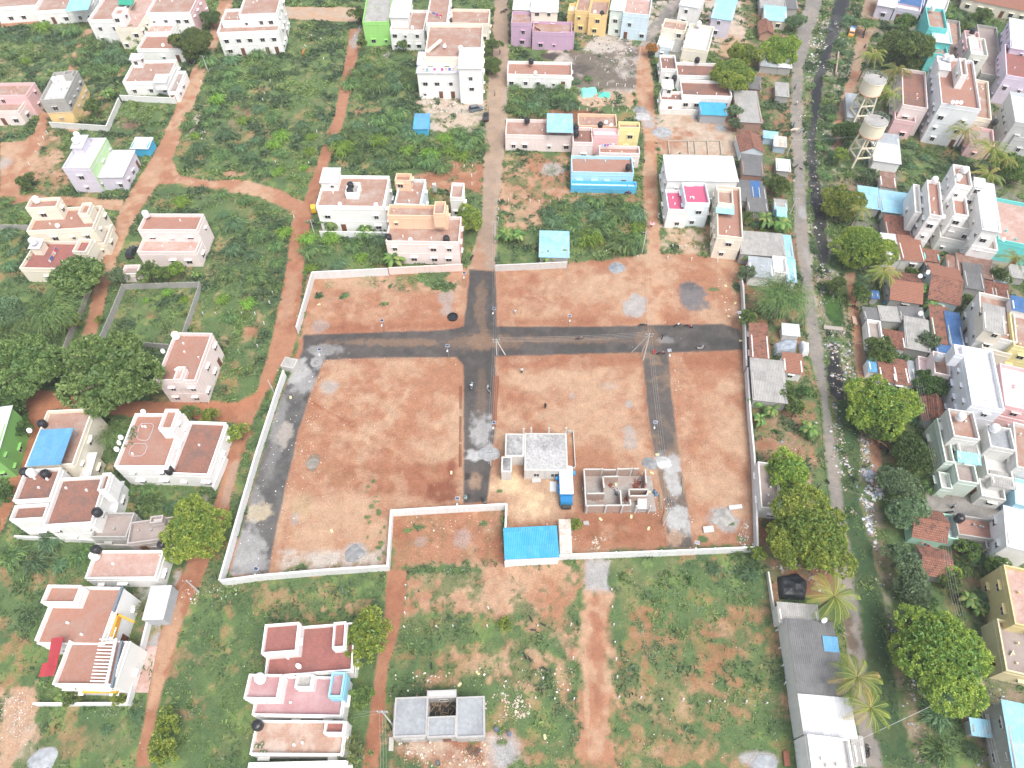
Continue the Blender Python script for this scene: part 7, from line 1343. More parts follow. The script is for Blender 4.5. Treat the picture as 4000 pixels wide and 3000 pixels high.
def car(t, a, c_, col, label, L=4.0, Wd=.85, name='parked_car', tall=1.5):
    x, y, rz = two(t, a, c_); root = empty(name, (x, y, .02), rz); tag(root, label, 'car'); h = L / 2; pm = M_plain(col, .25, .2, .05)
    loftx([(-h, Wd * .8, Wd * .75, .35, .6, .75), (-h + .15, Wd, Wd * .92, .25, .6, .92), (-h * .5, Wd, Wd * .94, .22, .6, .95), (h * .35, Wd, Wd * .94, .22, .6, .93), (h - .35, Wd * .98, Wd * .88, .25, .55, .82), (h, Wd * .75, Wd * .68, .35, .5, .62)]).build('body', pm, root)
    loftx([(-h + .12, Wd * .9, Wd * .86, .9, .92, .95), (-h + .5, Wd * .9, Wd * .76, .9, 1.1, tall - .05), (h * .05, Wd * .9, Wd * .76, .9, 1.1, tall - .03), (h * .5, Wd * .88, Wd * .82, .9, .91, .93)]).build('windows', m_glass, root)
    loftx([(-h + .52, Wd * .74, Wd * .72, tall - .09, tall - .03, tall), (h * .03, Wd * .74, Wd * .70, tall - .09, tall - .03, tall + .01)]).build('roof', pm, root)
    for sx in (-h * .62, h * .62):
        for sy in (-1, 1): w = obj('wheel', TYRE, None, root, (sx, sy * (Wd - .08), .32), (math.pi / 2, 0, 0)); obj('rim', RIM, None, w)
    for sy in (-1, 1): MB().box(h - .28, sy * Wd * .7 - .15, .55, h - .06, sy * Wd * .7 + .15, .7).build('headlight', m_lamp, root); MB().box(-h - .01, sy * Wd * .7 - .12, .6, -h + .1, sy * Wd * .7 + .12, .78).build('tail_light', m_red, root)
    return root
car((1,0), (1848,965), (1955,945), (.16,.20,.24), 'grey-blue car parked on the gravel beside the tall white block', 4.1, tall=1.6); car((1,0), (1984,1062), (1990,985), (.02,.022,.03), 'black car parked on the village lane', 4.1); car((0,0), (1680,560), (1700,500), (.02,.02,.025), 'black car parked under the large round tree', 4.0)
car((0,0), (55,192), (-30,180), (.03,.05,.09), 'dark blue car at the left edge of the top left lane'); car((0,1), (1128,575), (1160,495), (.04,.045,.05), 'dark car parked beside the pale pink house with two roofs', 4.0); car((0,3), (1050,860), (1078,775), (.75,.76,.76), 'white car under the porch of the modern white house', 3.8)
# school van
x, y, rz = two((3,0), (722,262), (703,345)); vr = empty('school_van', (x, y, .02), rz); tag(vr, 'orange van with a blue and white roof on the street by the drain', 'van'); om = M_plain((.80,.30,.02), .4)
loftx([(-2.3, .8, .78, .35, .8, 1.7), (-2.1, .86, .8, .3, .9, 1.9), (1.5, .86, .8, .3, .9, 1.9), (1.9, .86, .78, .3, .9, 1.35), (2.3, .78, .72, .35, .8, 1.0)]).build('body', om, vr)
MB().box(-2.05, -.72, 1.9, -.9, .72, 1.97).build('roof_panel', M_plain((.05,.20,.50), .4), vr); MB().box(-.88, -.72, 1.9, 1.3, .72, 1.96).build('roof_panel', M_plain((.6,.66,.72), .4), vr)
for sy in (-1, 1): MB().box(-1.9, sy * .86 - .02, 1.1, 1.4, sy * .86 + .02, 1.6).build('side_window', m_glass, vr); MB().box(2.2, sy * .55 - .14, .62, 2.33, sy * .55 + .14, .8).build('headlight', m_lamp, vr)
MB().add([(1.52, -.74, 1.86), (1.92, -.74, 1.4), (1.92, .74, 1.4), (1.52, .74, 1.86), (1.5, -.74, 1.8), (1.88, -.74, 1.34), (1.88, .74, 1.34), (1.5, .74, 1.8)], [(0,1,2,3),(4,7,6,5),(0,4,5,1),(2,6,7,3)]).build('windscreen', m_glass, vr)
for sx in (-1.4, 1.5):
    for sy in (-1, 1): w = obj('wheel', TYRE, None, vr, (sx, sy * .8, .32), (math.pi / 2, 0, 0)); obj('rim', RIM, None, w)
# auto rickshaw
x, y, rz = two((1,1), (508,205), (498,120)); ar = empty('auto_rickshaw', (x, y, .02), rz); tag(ar, 'yellow auto rickshaw tucked behind the wide white house', 'auto rickshaw')
loftx([(-1.3, .6, .58, .3, .6, .9), (.3, .65, .6, .25, .6, .85), (.9, .4, .35, .3, .6, 1.0), (1.3, .12, .1, .35, .6, .8)]).build('body', M_plain((.75,.42,.02), .4), ar); loftx([(-1.3, .6, .56, .9, 1.3, 1.65), (.2, .62, .56, .9, 1.3, 1.72), (.75, .5, .42, .9, 1.2, 1.5)]).build('hood', M_plain((.7,.5,.05), .7), ar)
for p in ((-.9, -.5), (-.9, .5), (1.1, 0)): obj('wheel', TYRE, None, ar, (p[0], p[1], .25), (math.pi / 2, 0, 0), (.75,) * 3)
# blue and white lorry on the building site
x, y, rz = two((2,2), (466,1060), (455,790)); tr = empty('lorry', (x, y, 0), rz); tag(tr, 'blue lorry with a white covered body standing between the two unfinished houses', 'lorry'); bm = M_plain((.03,.30,.62), .4)
MB().box(-2.0, -1.15, .8, 3.3, 1.15, 3.0).build('cargo_body', bm, tr); loftx([(-2.05, 1.2, .9, 2.7, 2.95, 3.15), (3.35, 1.2, .9, 2.7, 2.95, 3.15)]).build('white_cover', M_wall((.82,.82,.82), .1), tr)
cb_ = MB().box(-3.2, -1.05, .6, -2.1, 1.05, 2.2).build('cab', bm, tr)
for k in range(9): MB().box(-3.15 + k * .12, -1.0, 2.2, -3.09 + k * .12, 1.0, 2.25).build('louvre', M_plain((.02,.18,.4), .5), cb_)
MB().box(-3.9, -.7, .5, -3.22, .8, 1.1).build('engine', M_plain((.05,.05,.04), .7, var=.4, nsc=9), tr); MB().box(-3.7, -.9, .3, 3.2, .9, .6).build('chassis', M_plain((.05,.05,.05), .7), tr)
for sx in (-2.6, 1.6, 2.5):
    for sy in (-1, 1): w = obj('wheel', TYRE, None, tr, (sx, sy * 1.0, .45), (math.pi / 2, 0, 0), (1.4, 1.4, 1.4)); obj('rim', RIM, None, w)
for k in range(6): MB().box(-1.2 + k * .3, 1.16, 1.0, -1.0 + k * .3, 1.5, 1.9).build('side_vent', bm, tr)
MB().box(1.4, 1.16, 1.2, 1.9, 1.75, 1.9).build('side_box', bm, tr); MB().box(1.9, -1.7, 2.2, 2.6, -1.15, 2.7).build('side_box', bm, tr)
# motorcycles
wheel2 = MB()
for i in range(16):
    a, a2 = 2 * math.pi * i / 16, 2 * math.pi * (i + 1) / 16; wheel2.tube((.28 * math.cos(a), 0, .28 * math.sin(a)), (.28 * math.cos(a2), 0, .28 * math.sin(a2)), .05, n=5, cap=False)
for i in range(6): a = math.pi * i / 6; wheel2.tube((.27 * math.cos(a), 0, .27 * math.sin(a)), (-.27 * math.cos(a), 0, -.27 * math.sin(a)), .008, n=3, cap=False)
WH2 = wheel2.mesh('wheel', [m_tyre]); SEAT = loftx([(-.75, .08, .08, .72, .78, .84), (-.3, .14, .13, .68, .74, .82), (.05, .1, .08, .68, .72, .78)]).mesh('seat', [m_black])
def _bar():
    b = MB(); b.tube((.45, -.34, 1.02), (.38, 0, .98), .018).tube((.38, 0, .98), (.45, .34, 1.02), .018).tube((.4, 0, .98), (.66, .0, .33), .035).box(.42, -.1, .85, .55, .1, 1.0); return b.mesh('handlebar', [m_metal])
BAR = _bar(); ENG = MB().box(-.18, -.14, .25, .2, .14, .55).tube((-.1, -.16, .3), (-.75, -.17, .36), .045).mesh('engine', [M_plain((.2,.2,.2), .4, .6)])
TANKS = {}
def bike(vx, vy, ang, label, col=(.02,.02,.025), lying=0, scooter=False):
    X, Y = V(vx, vy, .4); root = empty('scooter' if scooter else 'motorcycle', (X, Y, .03), ang); root.rotation_euler = (.16, 0, ang); tag(root, label, 'scooter' if scooter else 'motorbike')
    if (col, scooter) not in TANKS:
        TANKS[(col, scooter)] = (loftx([(-.05, .1, .06, .6, .75, .86), (.15, .17, .12, .6, .76, .94), (.38, .1, .07, .65, .78, .9)]) if not scooter else loftx([(-.8, .12, .1, .4, .6, .72), (-.3, .2, .16, .3, .5, .7), (.05, .18, .2, .2, .25, .3), (.35, .2, .2, .2, .3, .36), (.45, .2, .16, .3, .6, .92), (.58, .12, .1, .4, .7, .95)])).mesh('fuel_tank' if not scooter else 'body', [M_plain(col, .3, .1, .05)])
    obj('body' if scooter else 'fuel_tank', TANKS[(col, scooter)], None, root); obj('seat', SEAT, None, root); obj('handlebar', BAR, None, root); obj('engine', ENG, None, root)
    for sx in (-.62, .66): obj('wheel', WH2, None, root, (sx, 0, .32))
    return root
WS = (.7,.7,.7); RDC = (.35,.03,.03)
for a in [(1873,1622,1.3,'dark motorcycle parked on the concrete road below the long shed'),(1513,750,.2,'white scooter standing on the right part of the cross road',WS,0,True),(1388,702,.1,'greenish motorcycle at the top edge of the cross road junction',(.05,.12,.08)),(1463,702,.4,'white motorcycle at the top edge of the cross road',WS),(1488,705,-.3,'red motorcycle at the top edge of the cross road',RDC),
  (1086,26,.3,'motorcycle at the top of the village lane, left one'),(1092,22,.5,'motorcycle at the top of the village lane, right one'),(678,484,.1,'motorcycle outside the wide white house gate'),(1019,556,1.2,'motorcycle beside the pink house at the lane end'),(1054,840,1.9,'silver scooter on the central tar road',(.5,.52,.53),0,True),(1018,834,1.5,'blue and white scooter ridden down the central tar road',(.3,.5,.6),0,True),
  (1047,1083,-1.0,'dark scooter near the inner wall gate',(.06,.07,.09),0,True),(1422,467,1.4,'white fronted scooter on the sandy lane',WS,0,True),(1356,417,.1,'motorcycle parked above the big thicket',RDC),(1580,553,.1,'motorcycle outside the narrow cream house, left one'),(1586,556,.2,'motorcycle outside the narrow cream house, right one'),(1846,665,2.3,'dark motorcycle on the path beside the drain'),
  (2051,1106,.1,'black motorcycle in the grey alley'),(1391,347,1.5,'motorcycle on the sandy lane by the light blue house',(.3,.3,.32)),(1251,731,.2,'motorcycle ridden along the cross road',(.4,.05,.04)),(1427,763,.1,'red motorcycle at the head of the right tar road',RDC),(57,260,.3,'dark motorcycle outside the pale pink terraces'),(1868,100,1.2,'motorcycle on the street below the school van')]: bike(*a)
# people: one continuous skinned figure with clothes over it
def person_mesh(pose):
    J = {'pel': (0, 0, .95), 'ch': (0, .0, 1.28), 'nk': (0, 0, 1.48), 'hd': (0, -.01, 1.58), 'tp': (0, -.01, 1.70)}
    V_ = [J['pel'], J['ch'], J['nk'], J['hd'], J['tp']]; E = [(0, 1), (1, 2), (2, 3), (3, 4)]; r = [.13, .14, .055, .095, .085]
    st = .16 if pose == 'walk' else .02
    for s in (-1, 1):
        i = len(V_); hip = (s * .1, 0, .88); kn = (s * .11, -st * s, .5); an = (s * .11, -st * 1.5 * s + (.06 if pose == 'walk' else 0), .09); to = (an[0], an[1] - .16, .04)
        V_ += [hip, kn, an, to]; r += [.095, .06, .04, .035]; E += [(0, i), (i, i + 1), (i + 1, i + 2), (i + 2, i + 3)]
        i = len(V_)
        if pose == 'sit': sh, el, ha = (s * .19, 0, 1.4), (s * .24, -.1, 1.15), (s * .22, -.34, 1.1)
        else: sh, el, ha = (s * .19, 0, 1.4), (s * .25, .05 * s * (pose == 'walk'), 1.12), (s * .27, .14 * s * (pose == 'walk') - .04, .86)
        fi = (ha[0], ha[1] - .02, ha[2] - .1); V_ += [sh, el, ha, fi]; r += [.06, .042, .03, .022]; E += [(1, i), (i, i + 1), (i + 1, i + 2), (i + 2, i + 3)]
    if pose == 'sit':
        V_ = [(x, y, z - .25) if z > .85 else (x, y - .35 if z > .4 else y - .3, max(.05, z - .02)) for x, y, z in V_]
    me = bpy.data.meshes.new('body'); me.from_pydata(V_, E, []); o = bpy.data.objects.new('tmp', me); LK(o)
    sk = o.modifiers.new('s', 'SKIN')
    for i, v in enumerate(me.skin_vertices[0].data): v.radius = (r[i], r[i]); v.use_root = (i == 0)
    o.modifiers.new('d', 'SUBSURF').levels = 1
    dg = bpy.context.evaluated_depsgraph_get(); m2 = bpy.data.meshes.new_from_object(o.evaluated_get(dg)); bpy.data.objects.remove(o); m2.name = 'body'; m2.materials.clear(); m2.materials.append(M_plain((.20,.11,.07), .7)); return m2
PB = {p: person_mesh(p) for p in ('stand', 'walk', 'sit')}
HAIR = MB().loft([((0, .02, 1.60), .10, .11), ((0, .02, 1.66), .105, .115), ((0, .01, 1.73), .085, .095), ((0, .01, 1.765), .03, .03)], 10).mesh('hair', [m_black])
SHIRT = lambda m: MB().loft([((0, 0, .92), .19, .14), ((0, 0, 1.15), .18, .14), ((0, 0, 1.36), .21, .14), ((0, 0, 1.46), .15, .1), ((0, 0, 1.5), .07, .07)], 12).tube((-.18, 0, 1.42), (-.25, .02, 1.16), .075, .065, 8).tube((.18, 0, 1.42), (.25, -.02, 1.16), .075, .065, 8).mesh('shirt', [m])
PANT = lambda m: MB().loft([((0, 0, .96), .185, .135), ((0, 0, .84), .19, .145)], 10).tube((-.1, 0, .88), (-.11, .0, .12), .105, .075, 8).tube((.1, 0, .88), (.11, 0, .12), .105, .075, 8).mesh('trousers', [m])
SARI = lambda m: MB().loft([((0, 0, .1), .24, .2), ((0, 0, .5), .22, .19), ((0, 0, .95), .19, .15), ((0, 0, 1.2), .17, .14), ((0, 0, 1.42), .2, .13), ((0, 0, 1.48), .08, .08)], 12).mesh('sari', [m])
CL = {}
def person(vx, vy, label, top, bot=None, pose='stand', z=0.0, ang=None):
    X, Y = V(vx, vy, z + .9); root = empty('person', (X, Y, z + .02), R.uniform(0, 6.28) if ang is None else ang); tag(root, label, 'person'); obj('body', PB[pose], None, root)
    dz = -.25 if pose == 'sit' else 0
    for k, c_, f in (('t', top, SHIRT), ('b', bot, PANT)) if bot else (('s', top, SARI),):
        if (k, c_) not in CL: CL[(k, c_)] = f(M_plain(c_, .85))
        nm = {'t': 'shirt', 'b': 'trousers', 's': 'sari'}[k]
        if pose == 'sit' and k == 'b': continue
        obj(nm, CL[(k, c_)], None, root, (0, 0, dz))
    obj('hair', HAIR, None, root, (0, 0, dz)); return root
DK = (.03,.035,.06); WT = (.7,.7,.7)
for a in [(1431,727,'person in dark clothes standing on the cross road junction',DK,(.04,.04,.06)),(1413,759,'person in a red sari walking at the braced pole',(.6,.03,.04)),(1113,673,'person in pale clothes standing in the upper middle bare plot',WT,(.5,.45,.4)),(1127,800,'person in a white shirt standing in the central bare plot',WT,DK),
  (1178,876,'person in dark clothes alone in the middle of the central bare plot',(.05,.03,.04),DK),(1080,112,'person in red walking on the village lane by the dark trees',(.55,.03,.05),(.08,.2,.5)),(1055,237,'person in orange standing beside the parked cars',(.7,.3,.05),(.3,.3,.3)),(1069,201,'person in beige walking below the tall white block',(.5,.45,.4),(.3,.28,.25)),
  (1715,269,'person in blue walking on the concrete road above the cow',(.1,.25,.45),(.08,.12,.2)),(1730,283,'person in pale blue at the drain side of the concrete road',(.35,.45,.65),(.2,.25,.4)),(1721,222,'person in white walking on the concrete road beside the rubbish',WT,(.3,.3,.3)),(1704,208,'person in red and blue sitting outside the grey tin shack',(.6,.08,.05),(.1,.2,.5),'sit'),
  (1866,77,'person in dark clothes walking right of the school van',(.06,.05,.1),DK),(2060,1093,'person in pale blue standing in the grey alley',(.55,.62,.7),DK),(1394,1052,'worker in red and white at the right end of the brick shell',(.6,.2,.2),(.6,.6,.6)),(1413,1062,'worker in blue beside the drum right of the brick shell',(.1,.25,.5),(.1,.15,.3)),
  (1345,1087,'worker in pale clothes inside the brick shell',(.6,.55,.5),(.3,.25,.2)),(1332,1060,'worker in white bending over the drum in the brick shell',WT,(.3,.3,.3)),(1409,483,'person in red walking under the pink umbrella',(.6,.04,.05)),(1718,187,'person in grey walking at the bend of the concrete road',(.3,.3,.35),DK)]:
    person(*a, pose='walk') if len(a) < 6 and 'walk' in a[2] else person(*a)
X, Y = V(1018,834,.9); person(1018,832,'rider in white on the blue scooter of the central tar road',WT,DK,'sit',.45, 3.1); person(1251,728,'rider in black and white on the motorcycle of the cross road',(.08,.08,.1),DK,'sit',.45, 1.7)
X, Y = V(1409, 482, 2.0); um = empty('umbrella', (X, Y, 0)); tag(um, 'pink and white umbrella held above a person on the sandy lane', 'umbrella')
MB().lathe([(.62, 1.86), (.56, 1.98), (.4, 2.08), (.2, 2.15), (.02, 2.18)], 10).build('canopy', M_plain((.78,.42,.46), .7), um); MB().lathe([(.3, 2.125), (.2, 2.165), (.05, 2.2)], 10).build('centre_panel', M_plain((.7,.1,.15), .7), um); MB().tube((0, 0, 1.0), (0, 0, 2.25), .015).build('handle', m_black, um)
# animals
def beast(L, h, tail=True, horns=False):
    V_ = [(0, 0, h * .80), (L * .22, 0, h * .82), (L * .42, 0, h * .84), (L * .56, 0, h * .98), (L * .70, 0, h * 1.02), (L * .84, 0, h * .90), (-L * .2, 0, h * .80), (-L * .40, 0, h * .82), (-L * .48, 0, h * .72), (-L * .52, 0, h * .4)]
    E = [(0,1),(1,2),(2,3),(3,4),(4,5),(0,6),(6,7),(7,8),(8,9)]; r = [L * .155, L * .17, L * .15, L * .085, L * .075, L * .045, L * .15, L * .13, L * .03, L * .018]
    for (b0, x, y) in ((2, L * .36, 1), (2, L * .38, -1), (7, -L * .36, 1), (7, -L * .33, -1)):
        i = len(V_); yy = y * L * .1; fr_ = x > 0
        V_ += [(x, yy, h * .62), (x + (.0 if fr_ else .05 * L), yy, h * .42), (x - (0 if fr_ else .04 * L), yy, h * .22), (x, yy, .02), (x + .04 * L, yy, .015)]; r += [L * .07, L * .038, L * .026, L * .024, L * .02]; E += [(b0, i), (i, i + 1), (i + 1, i + 2), (i + 2, i + 3), (i + 3, i + 4)]
    for s in (-1, 1): i = len(V_); V_ += [(L * .68, s * L * .1, h * 1.08)]; r += [L * .02]; E += [(4, i)]
    me = bpy.data.meshes.new('a'); me.from_pydata(V_, E, []); o = bpy.data.objects.new('tmp', me); LK(o); o.modifiers.new('s', 'SKIN')
    for i, v in enumerate(me.skin_vertices[0].data): v.radius = (r[i], r[i] * (1.15 if i in (0, 1, 2, 6) else 1)); v.use_root = (i == 0)
    o.modifiers.new('d', 'SUBSURF').levels = 1; dg = bpy.context.evaluated_depsgraph_get(); m2 = bpy.data.meshes.new_from_object(o.evaluated_get(dg)); bpy.data.objects.remove(o); m2.materials.clear(); return m2
COW, GOAT = beast(1.9, 1.25), beast(.78, .6)
def animal(me, nm, cat, vx, vy, ang, col, label):
    X, Y = V(vx, vy, .4); m2 = me.copy(); m2.materials.append(M_plain(col, .8)); tag(obj(nm, m2, None, None, (X, Y, .02), (0, 0, ang)), label, cat)
for i, (x, y, a, lb) in enumerate([(1148,1338,2.1,'black goat at the top of the grazing group in the sandy lot'),(1175,1350,2.7,'black goat on the right of the upper grazing group'),(1153,1361,3.1,'black goat nearest the camera in the upper group'),(1135,1419,2.0,'black goat of the middle pair, left one'),(1145,1425,2.1,'black goat of the middle pair, right one'),(1179,1446,2.6,'black goat alone lowest in the lot'),(932,1440,1.7,'black goat beside the weeds above the grey unfinished house')]): animal(GOAT, 'goat', 'goat', x, y, a, (.02,.02,.025), lb)
animal(COW, 'cow', 'cow', 1713, 284, .05, (.62,.52,.42), 'cream coloured cow standing across the concrete road'); animal(COW, 'cow', 'cow', 656, 116, 1.4, (.42,.17,.07), 'brown cow grazing in the field right of the stepped white house'); animal(GOAT, 'goat', 'goat', 699, 127, 1.7, (.65,.6,.52), 'white goat grazing in the field near the narrow red track')
animal(COW, 'cow', 'cow', 1905, 963, 2.4, (.45,.26,.13), 'tan cow on the orange path below the dark trees'); animal(COW, 'cow', 'cow', 1910, 974, 2.2, (.03,.025,.025), 'black cow beside the tan one on the orange path')
for x, y, lb in [(1715,362,'black dog at the left edge of the concrete road'),(1721,358,'small black dog in the middle of the concrete road'),(1731,365,'black dog at the drain side of the concrete road'),(1789,1041,'black dog on the road beside the very large tree')]: animal(GOAT, 'dog', 'dog', x, y, R.uniform(0, 6), (.025,.022,.022), lb)
# laundry
def laundry(t, a, c_, z, n, label, zb=None):
    p = Vector((*Tt(t, *a, z), z)); q = Vector((*Tt(t, *c_, z), z)); root = empty('washing_line', tuple(p)); tag(root, label, 'washing line'); MB().tube((0, 0, 0), tuple(q - p), .015, n=4).build('line', m_whitep, root); d = q - p
    for k in range(n):
        s0 = d * ((k + .15) / n); s1 = d * ((k + .85) / n); hh = R.uniform(.5, 1.0); nx = Vector((-d.y, d.x, 0)).normalized() * .12
        col = R.choice([(.6,.05,.08),(.1,.15,.4),(.65,.65,.65),(.5,.1,.35),(.1,.1,.12),(.7,.4,.3),(.2,.4,.5)]); b = MB()
        b.add([tuple(s0), tuple(s1), tuple(s1 + nx + Vector((0, 0, -hh))), tuple(s0 + nx * 1.4 + Vector((0, 0, -hh * .9))), tuple(s1 - nx + Vector((0, 0, -hh * .8))), tuple(s0 - nx + Vector((0, 0, -hh * .8)))], [(0,1,2,3),(1,0,5,4)]); b.build('cloth', M_plain(col, .9), root)
laundry((1,0), (1430,590), (1720,585), 8.9, 9, 'laundry line behind the front parapet of the tallest white block'); laundry((0,1), (480,470), (415,595), 4.6, 7, 'dark laundry strung over the red floor of the cream house'); laundry((3,2), (1330,1360), (1540,1455), 1.9, 8, 'colourful laundry line between the clay roofed huts')
laundry((1,0), (1490,90), (1610,130), 9.9, 4, 'laundry on the narrow white house roof'); laundry((2,0), (195,225), (245,255), 6.0, 4, 'laundry on the mauve house terrace'); laundry((2,0), (770,1250), (890,1235), 5.6, 5, 'laundry on the joined houses upper terrace')
# yellow cement sacks
sk = loftx([(-.4, .02, .02, .05, .06, .08), (-.3, .22, .2, .0, .07, .14), (.3, .22, .2, .0, .07, .14), (.4, .02, .02, .05, .06, .08)]).mesh('sack', [M_plain((.66,.60,.34), .7)])
for (t, x, y) in [((2,2),920,775),((2,2),615,910),((2,2),1205,770),((2,2),1030,1148),((2,2),765,1170),((2,2),1255,612),((2,2),895,875),((2,2),855,815),((2,2),1185,940),((2,2),1100,1060),((2,2),1180,1250),((1,2),655,1270),((1,1),545,975),((1,1),355,1505),((1,1),320,1475),((2,1),1930,962),((2,1),1845,815),((2,1),1870,1078),((2,1),1975,1288),((2,1),2005,1300),((1,2),300,118),((1,2),1688,768),((2,3),285,1390),((1,3),1918,838),((1,3),1760,940)]:
    X, Y = Tt(t, x, y, 0); tag(obj('cement_sack', sk, None, None, (X, Y, .05 + (.25 if t == (2,2) and 640 < x < 1190 and 740 < y < 1060 else 0)), (0, 0, R.uniform(0, 6)), (.95,) * 3), 'empty yellow cement sack thrown down on the building ground', 'sack', 'thrown cement sacks')
# rubbish and pebbles, past counting
def scatter(name, label, areas, cat='rubbish'):
    C0 = []; S_ = []; CC = []
    for pts, n, s0, s1, pal in areas:
        wp = wpoly(pts); xs = [p[0] for p in wp]; ys = [p[1] for p in wp]; X = NR.uniform(min(xs), max(xs), n * 3); Y = NR.uniform(min(ys), max(ys), n * 3); ok = sdf(wp, X, Y) + (fbm(X, Y, 3, 3, 5) - .5) * 5 > 0; cl = fbm(X, Y, 2.0, 3, 41); ok &= NR.rand(len(X)) < sstep(.35, .6, cl)
        n = int(n * (.4 if name == 'rubbish' else .45)); X, Y = X[ok][:n], Y[ok][:n]; k = len(X); C0.append(np.stack([X, Y, np.full(k, .05)], 1)); S_.append((NR.uniform(0, 1, k) ** 4 * (s1 - s0) + s0) * .8); CC.append(palette(k, pal, None, .25))
    C0 = np.concatenate(C0); S_ = np.concatenate(S_); CC = np.concatenate(CC); n = len(C0); a = NR.uniform(0, 6.28, n); el = NR.uniform(.4, 1, n)
    u = np.stack([np.cos(a), np.sin(a), NR.uniform(-.3, .3, n)], 1) * S_[:, None]; v = np.stack([-np.sin(a), np.cos(a), NR.uniform(-.3, .3, n)], 1) * (S_ * el)[:, None]; w = np.stack([0 * a, 0 * a, S_ * NR.uniform(.3, .7, n)], 1)
    vs = np.stack([C0 - u - v, C0 + u - v * .8, C0 + u * .9 + v, C0 - u * .8 + v * .9, C0 - u * .7 - v * .7 + w, C0 + u * .7 - v * .6 + w, C0 + u * .6 + v * .7 + w, C0 - u * .6 + v * .6 + w], 1).reshape(-1, 3)
    base = np.array([(4,5,6,7),(0,1,5,4),(1,2,6,5),(2,3,7,6),(3,0,4,7)]); f = (base[None] + (np.arange(n) * 8)[:, None, None]).reshape(-1, 4)
    tag(obj(name, np_mesh(name, vs, f, np.repeat(CC, 8, 0), M_attr('rubbish_bits', .8, 3, .2, 0))), label, cat, kind='stuff'); print(name, n)
TRH = [(.5,.49,.47),(.4,.37,.33),(.6,.6,.6),(.25,.19,.13),(.3,.26,.21),(.2,.17,.14),(.1,.1,.1),(.22,.3,.38),(.42,.35,.25),(.3,.24,.18)]
STN = [(.66,.63,.58),(.6,.45,.36),(.5,.28,.2),(.7,.68,.66)]
scatter('rubbish', 'scattered plastic rubbish along the drain and in waste lots', [
 ([(1760,0),(1800,0),(1785,90),(1750,160),(1738,250),(1735,330),(1760,470),(1755,560),(1725,420),(1722,300),(1730,160)], 3200, .06, .38, TRH), ([(1795,50),(1850,40),(1820,150),(1812,230),(1795,240),(1800,120)], 1300, .06, .36, TRH), ([(1745,95),(1790,50),(1770,150),(1740,170)], 900, .08, .45, [(.66,.66,.65),(.6,.58,.55),(.4,.35,.3)]),
 ([(1740,250),(1775,250),(1790,440),(1800,560),(1770,580),(1745,440)], 1300, .06, .34, TRH), ([(1768,560),(1800,590),(1785,700),(1795,830),(1782,800),(1764,650)], 1700, .07, .36, TRH), ([(1785,710),(1830,720),(1850,820),(1860,870),(1800,870),(1785,800)], 2200, .08, .45, TRH),
 ([(1793,850),(1806,860),(1822,1000),(1845,1110),(1818,1060),(1806,950)], 1500, .08, .42, TRH), ([(1850,870),(1880,870),(1890,1000),(1895,1100),(1905,1230),(1880,1180),(1855,1060),(1850,960)], 2200, .08, .45, TRH), ([(1835,1010),(1890,1000),(1895,1100),(1880,1150),(1850,1080)], 1200, .1, .5, [(.66,.66,.66),(.6,.58,.55),(.35,.4,.5)]),
 ([(1900,1250),(1925,1240),(1960,1400),(1990,1560),(2010,1659),(1980,1659),(1940,1450)], 1300, .06, .34, TRH), ([(1260,105),(1370,95),(1385,150),(1330,190),(1290,140)], 1300, .07, .45, TRH), ([(1240,60),(1300,80),(1380,95),(1270,115)], 700, .07, .4, TRH), ([(395,245),(440,250),(450,310),(405,305)], 700, .06, .3, [(.6,.6,.6),(.2,.2,.2),(.4,.35,.3)]),
 ([(910,215),(1010,225),(1000,250),(930,240)], 700, .06, .35, STN), ([(640,70),(770,75),(760,100),(650,110)], 400, .06, .3, STN), ([(1830,100),(1900,60),(1860,200),(1815,260)], 600, .06, .3, TRH), ([(1650,1215),(1790,1215),(1790,1290),(1690,1260)], 500, .07, .45, TRH), ([(2130,1480),(2165,1480),(2190,1659),(2100,1659)], 500, .06, .35, TRH),
 ([(1560,100),(1750,60),(1710,500),(1600,560)], 900, .05, .3, TRH), ([(1600,560),(1750,640),(1790,1150),(1640,1160)], 900, .05, .3, TRH), ([(1850,480),(2212,540),(2212,1100),(1890,1100),(1860,800)], 1500, .05, .32, TRH), ([(1430,470),(1590,490),(1590,540),(1440,530)], 450, .05, .25, STN), ([(1545,600),(1600,600),(1605,700),(1570,690)], 150, .06, .3, STN)])
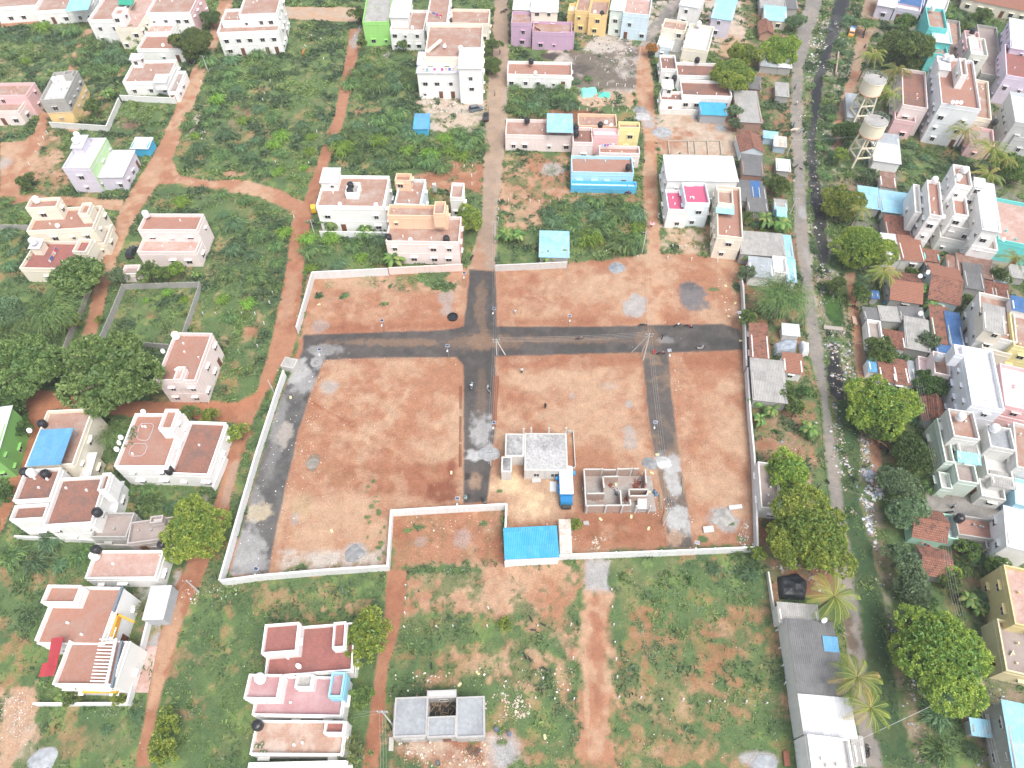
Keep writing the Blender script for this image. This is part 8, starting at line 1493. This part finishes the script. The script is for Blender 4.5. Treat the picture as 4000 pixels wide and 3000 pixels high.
scatter('pebbles', 'pale stones and paper bits dotted over the bare earth and grass', [
 ([(700,772),(1000,768),(1000,784),(695,790)], 260, .04, .14, STN), ([(600,800),(690,790),(600,1240),(500,1240)], 900, .04, .16, [(.62,.61,.6),(.7,.69,.67)]), ([(1395,1060),(1500,1040),(1505,1180),(1440,1185)], 500, .04, .15, [(.66,.65,.63)]), ([(850,1105),(1090,1095),(1090,1205),(850,1220)], 380, .04, .2, STN), ([(600,1200),(835,1200),(835,1225),(600,1245)], 260, .04, .17, STN),
 ([(660,600),(1600,560),(1640,1180),(500,1240)], 1500, .03, .12, STN), ([(1070,690),(1600,690),(1600,705),(1070,708)], 260, .04, .14, STN), ([(1440,760),(1470,760),(1510,1180),(1490,1180)], 260, .04, .15, STN), ([(670,1100),(700,1000),(690,800),(680,800),(620,1080),(590,1230),(605,1230)], 380, .04, .16, STN), ([(840,1440),(1240,1440),(1240,1520),(1060,1490),(850,1500)], 420, .05, .28, STN),
 ([(850,1600),(1050,1600),(1050,1655),(860,1655)], 700, .05, .3, [(.6,.5,.35),(.66,.63,.58),(.3,.22,.15),(.55,.4,.3)]), ([(1040,1500),(1120,1520),(1090,1560),(1050,1540)], 260, .05, .24, [(.7,.5,.42),(.6,.5,.4)]), ([(1990,1495),(1140,1495),(1140,1550),(1105,1550)], 10, .05, .2, STN), ([(1106,1490),(1145,1510),(1145,1550),(1106,1552)], 380, .05, .3, [(.6,.52,.42),(.5,.42,.33)]), ([(0,1480),(75,1490),(75,1600),(0,1620)], 900, .04, .17, STN), ([(400,1260),(520,1265),(500,1310),(420,1300)], 260, .05, .22, STN),
 ([(900,1480),(1240,1330),(1240,1659),(1060,1659)], 450, .04, .12, STN), ([(1330,1230),(1690,1220),(1720,1659),(1330,1659)], 900, .03, .11, [(.7,.7,.7),(.66,.64,.6)]), ([(0,1200),(560,1250),(540,1659),(0,1659)], 700, .03, .1, [(.7,.7,.7),(.66,.64,.6)]), ([(300,400),(640,440),(600,780),(380,780)], 450, .03, .12, STN), ([(400,110),(760,50),(700,380),(380,340)], 1000, .03, .13, STN), ([(1600,1180),(1640,1180),(1620,1090),(1590,1100)], 260, .05, .25, [(.45,.43,.4),(.6,.58,.55)]), ([(1110,1100),(1170,1130),(1300,1200),(1240,1150)], 100, .05, .2, STN), ([(1275,1160),(1330,1160),(1335,1190),(1270,1190)], 240, .05, .3, [(.5,.4,.3),(.6,.5,.4)])], 'stones')
# the air: a faint even haze over the whole place
hm = bpy.data.materials.new('haze'); hm.use_nodes = True; ht = hm.node_tree; ht.nodes.clear(); ho = ht.nodes.new('ShaderNodeOutputMaterial'); hv = ht.nodes.new('ShaderNodeVolumePrincipled')
hv.inputs['Density'].default_value = .00022; hv.inputs['Color'].default_value = (.92, .95, 1.0, 1); ht.links.new(hv.outputs[0], ho.inputs['Volume'])
tag(MB().box(-2650, -750, -1.2, 2650, 4250, 118).build('haze', hm), 'thin pale haze in the air over the whole suburb', 'haze', kind='stuff')
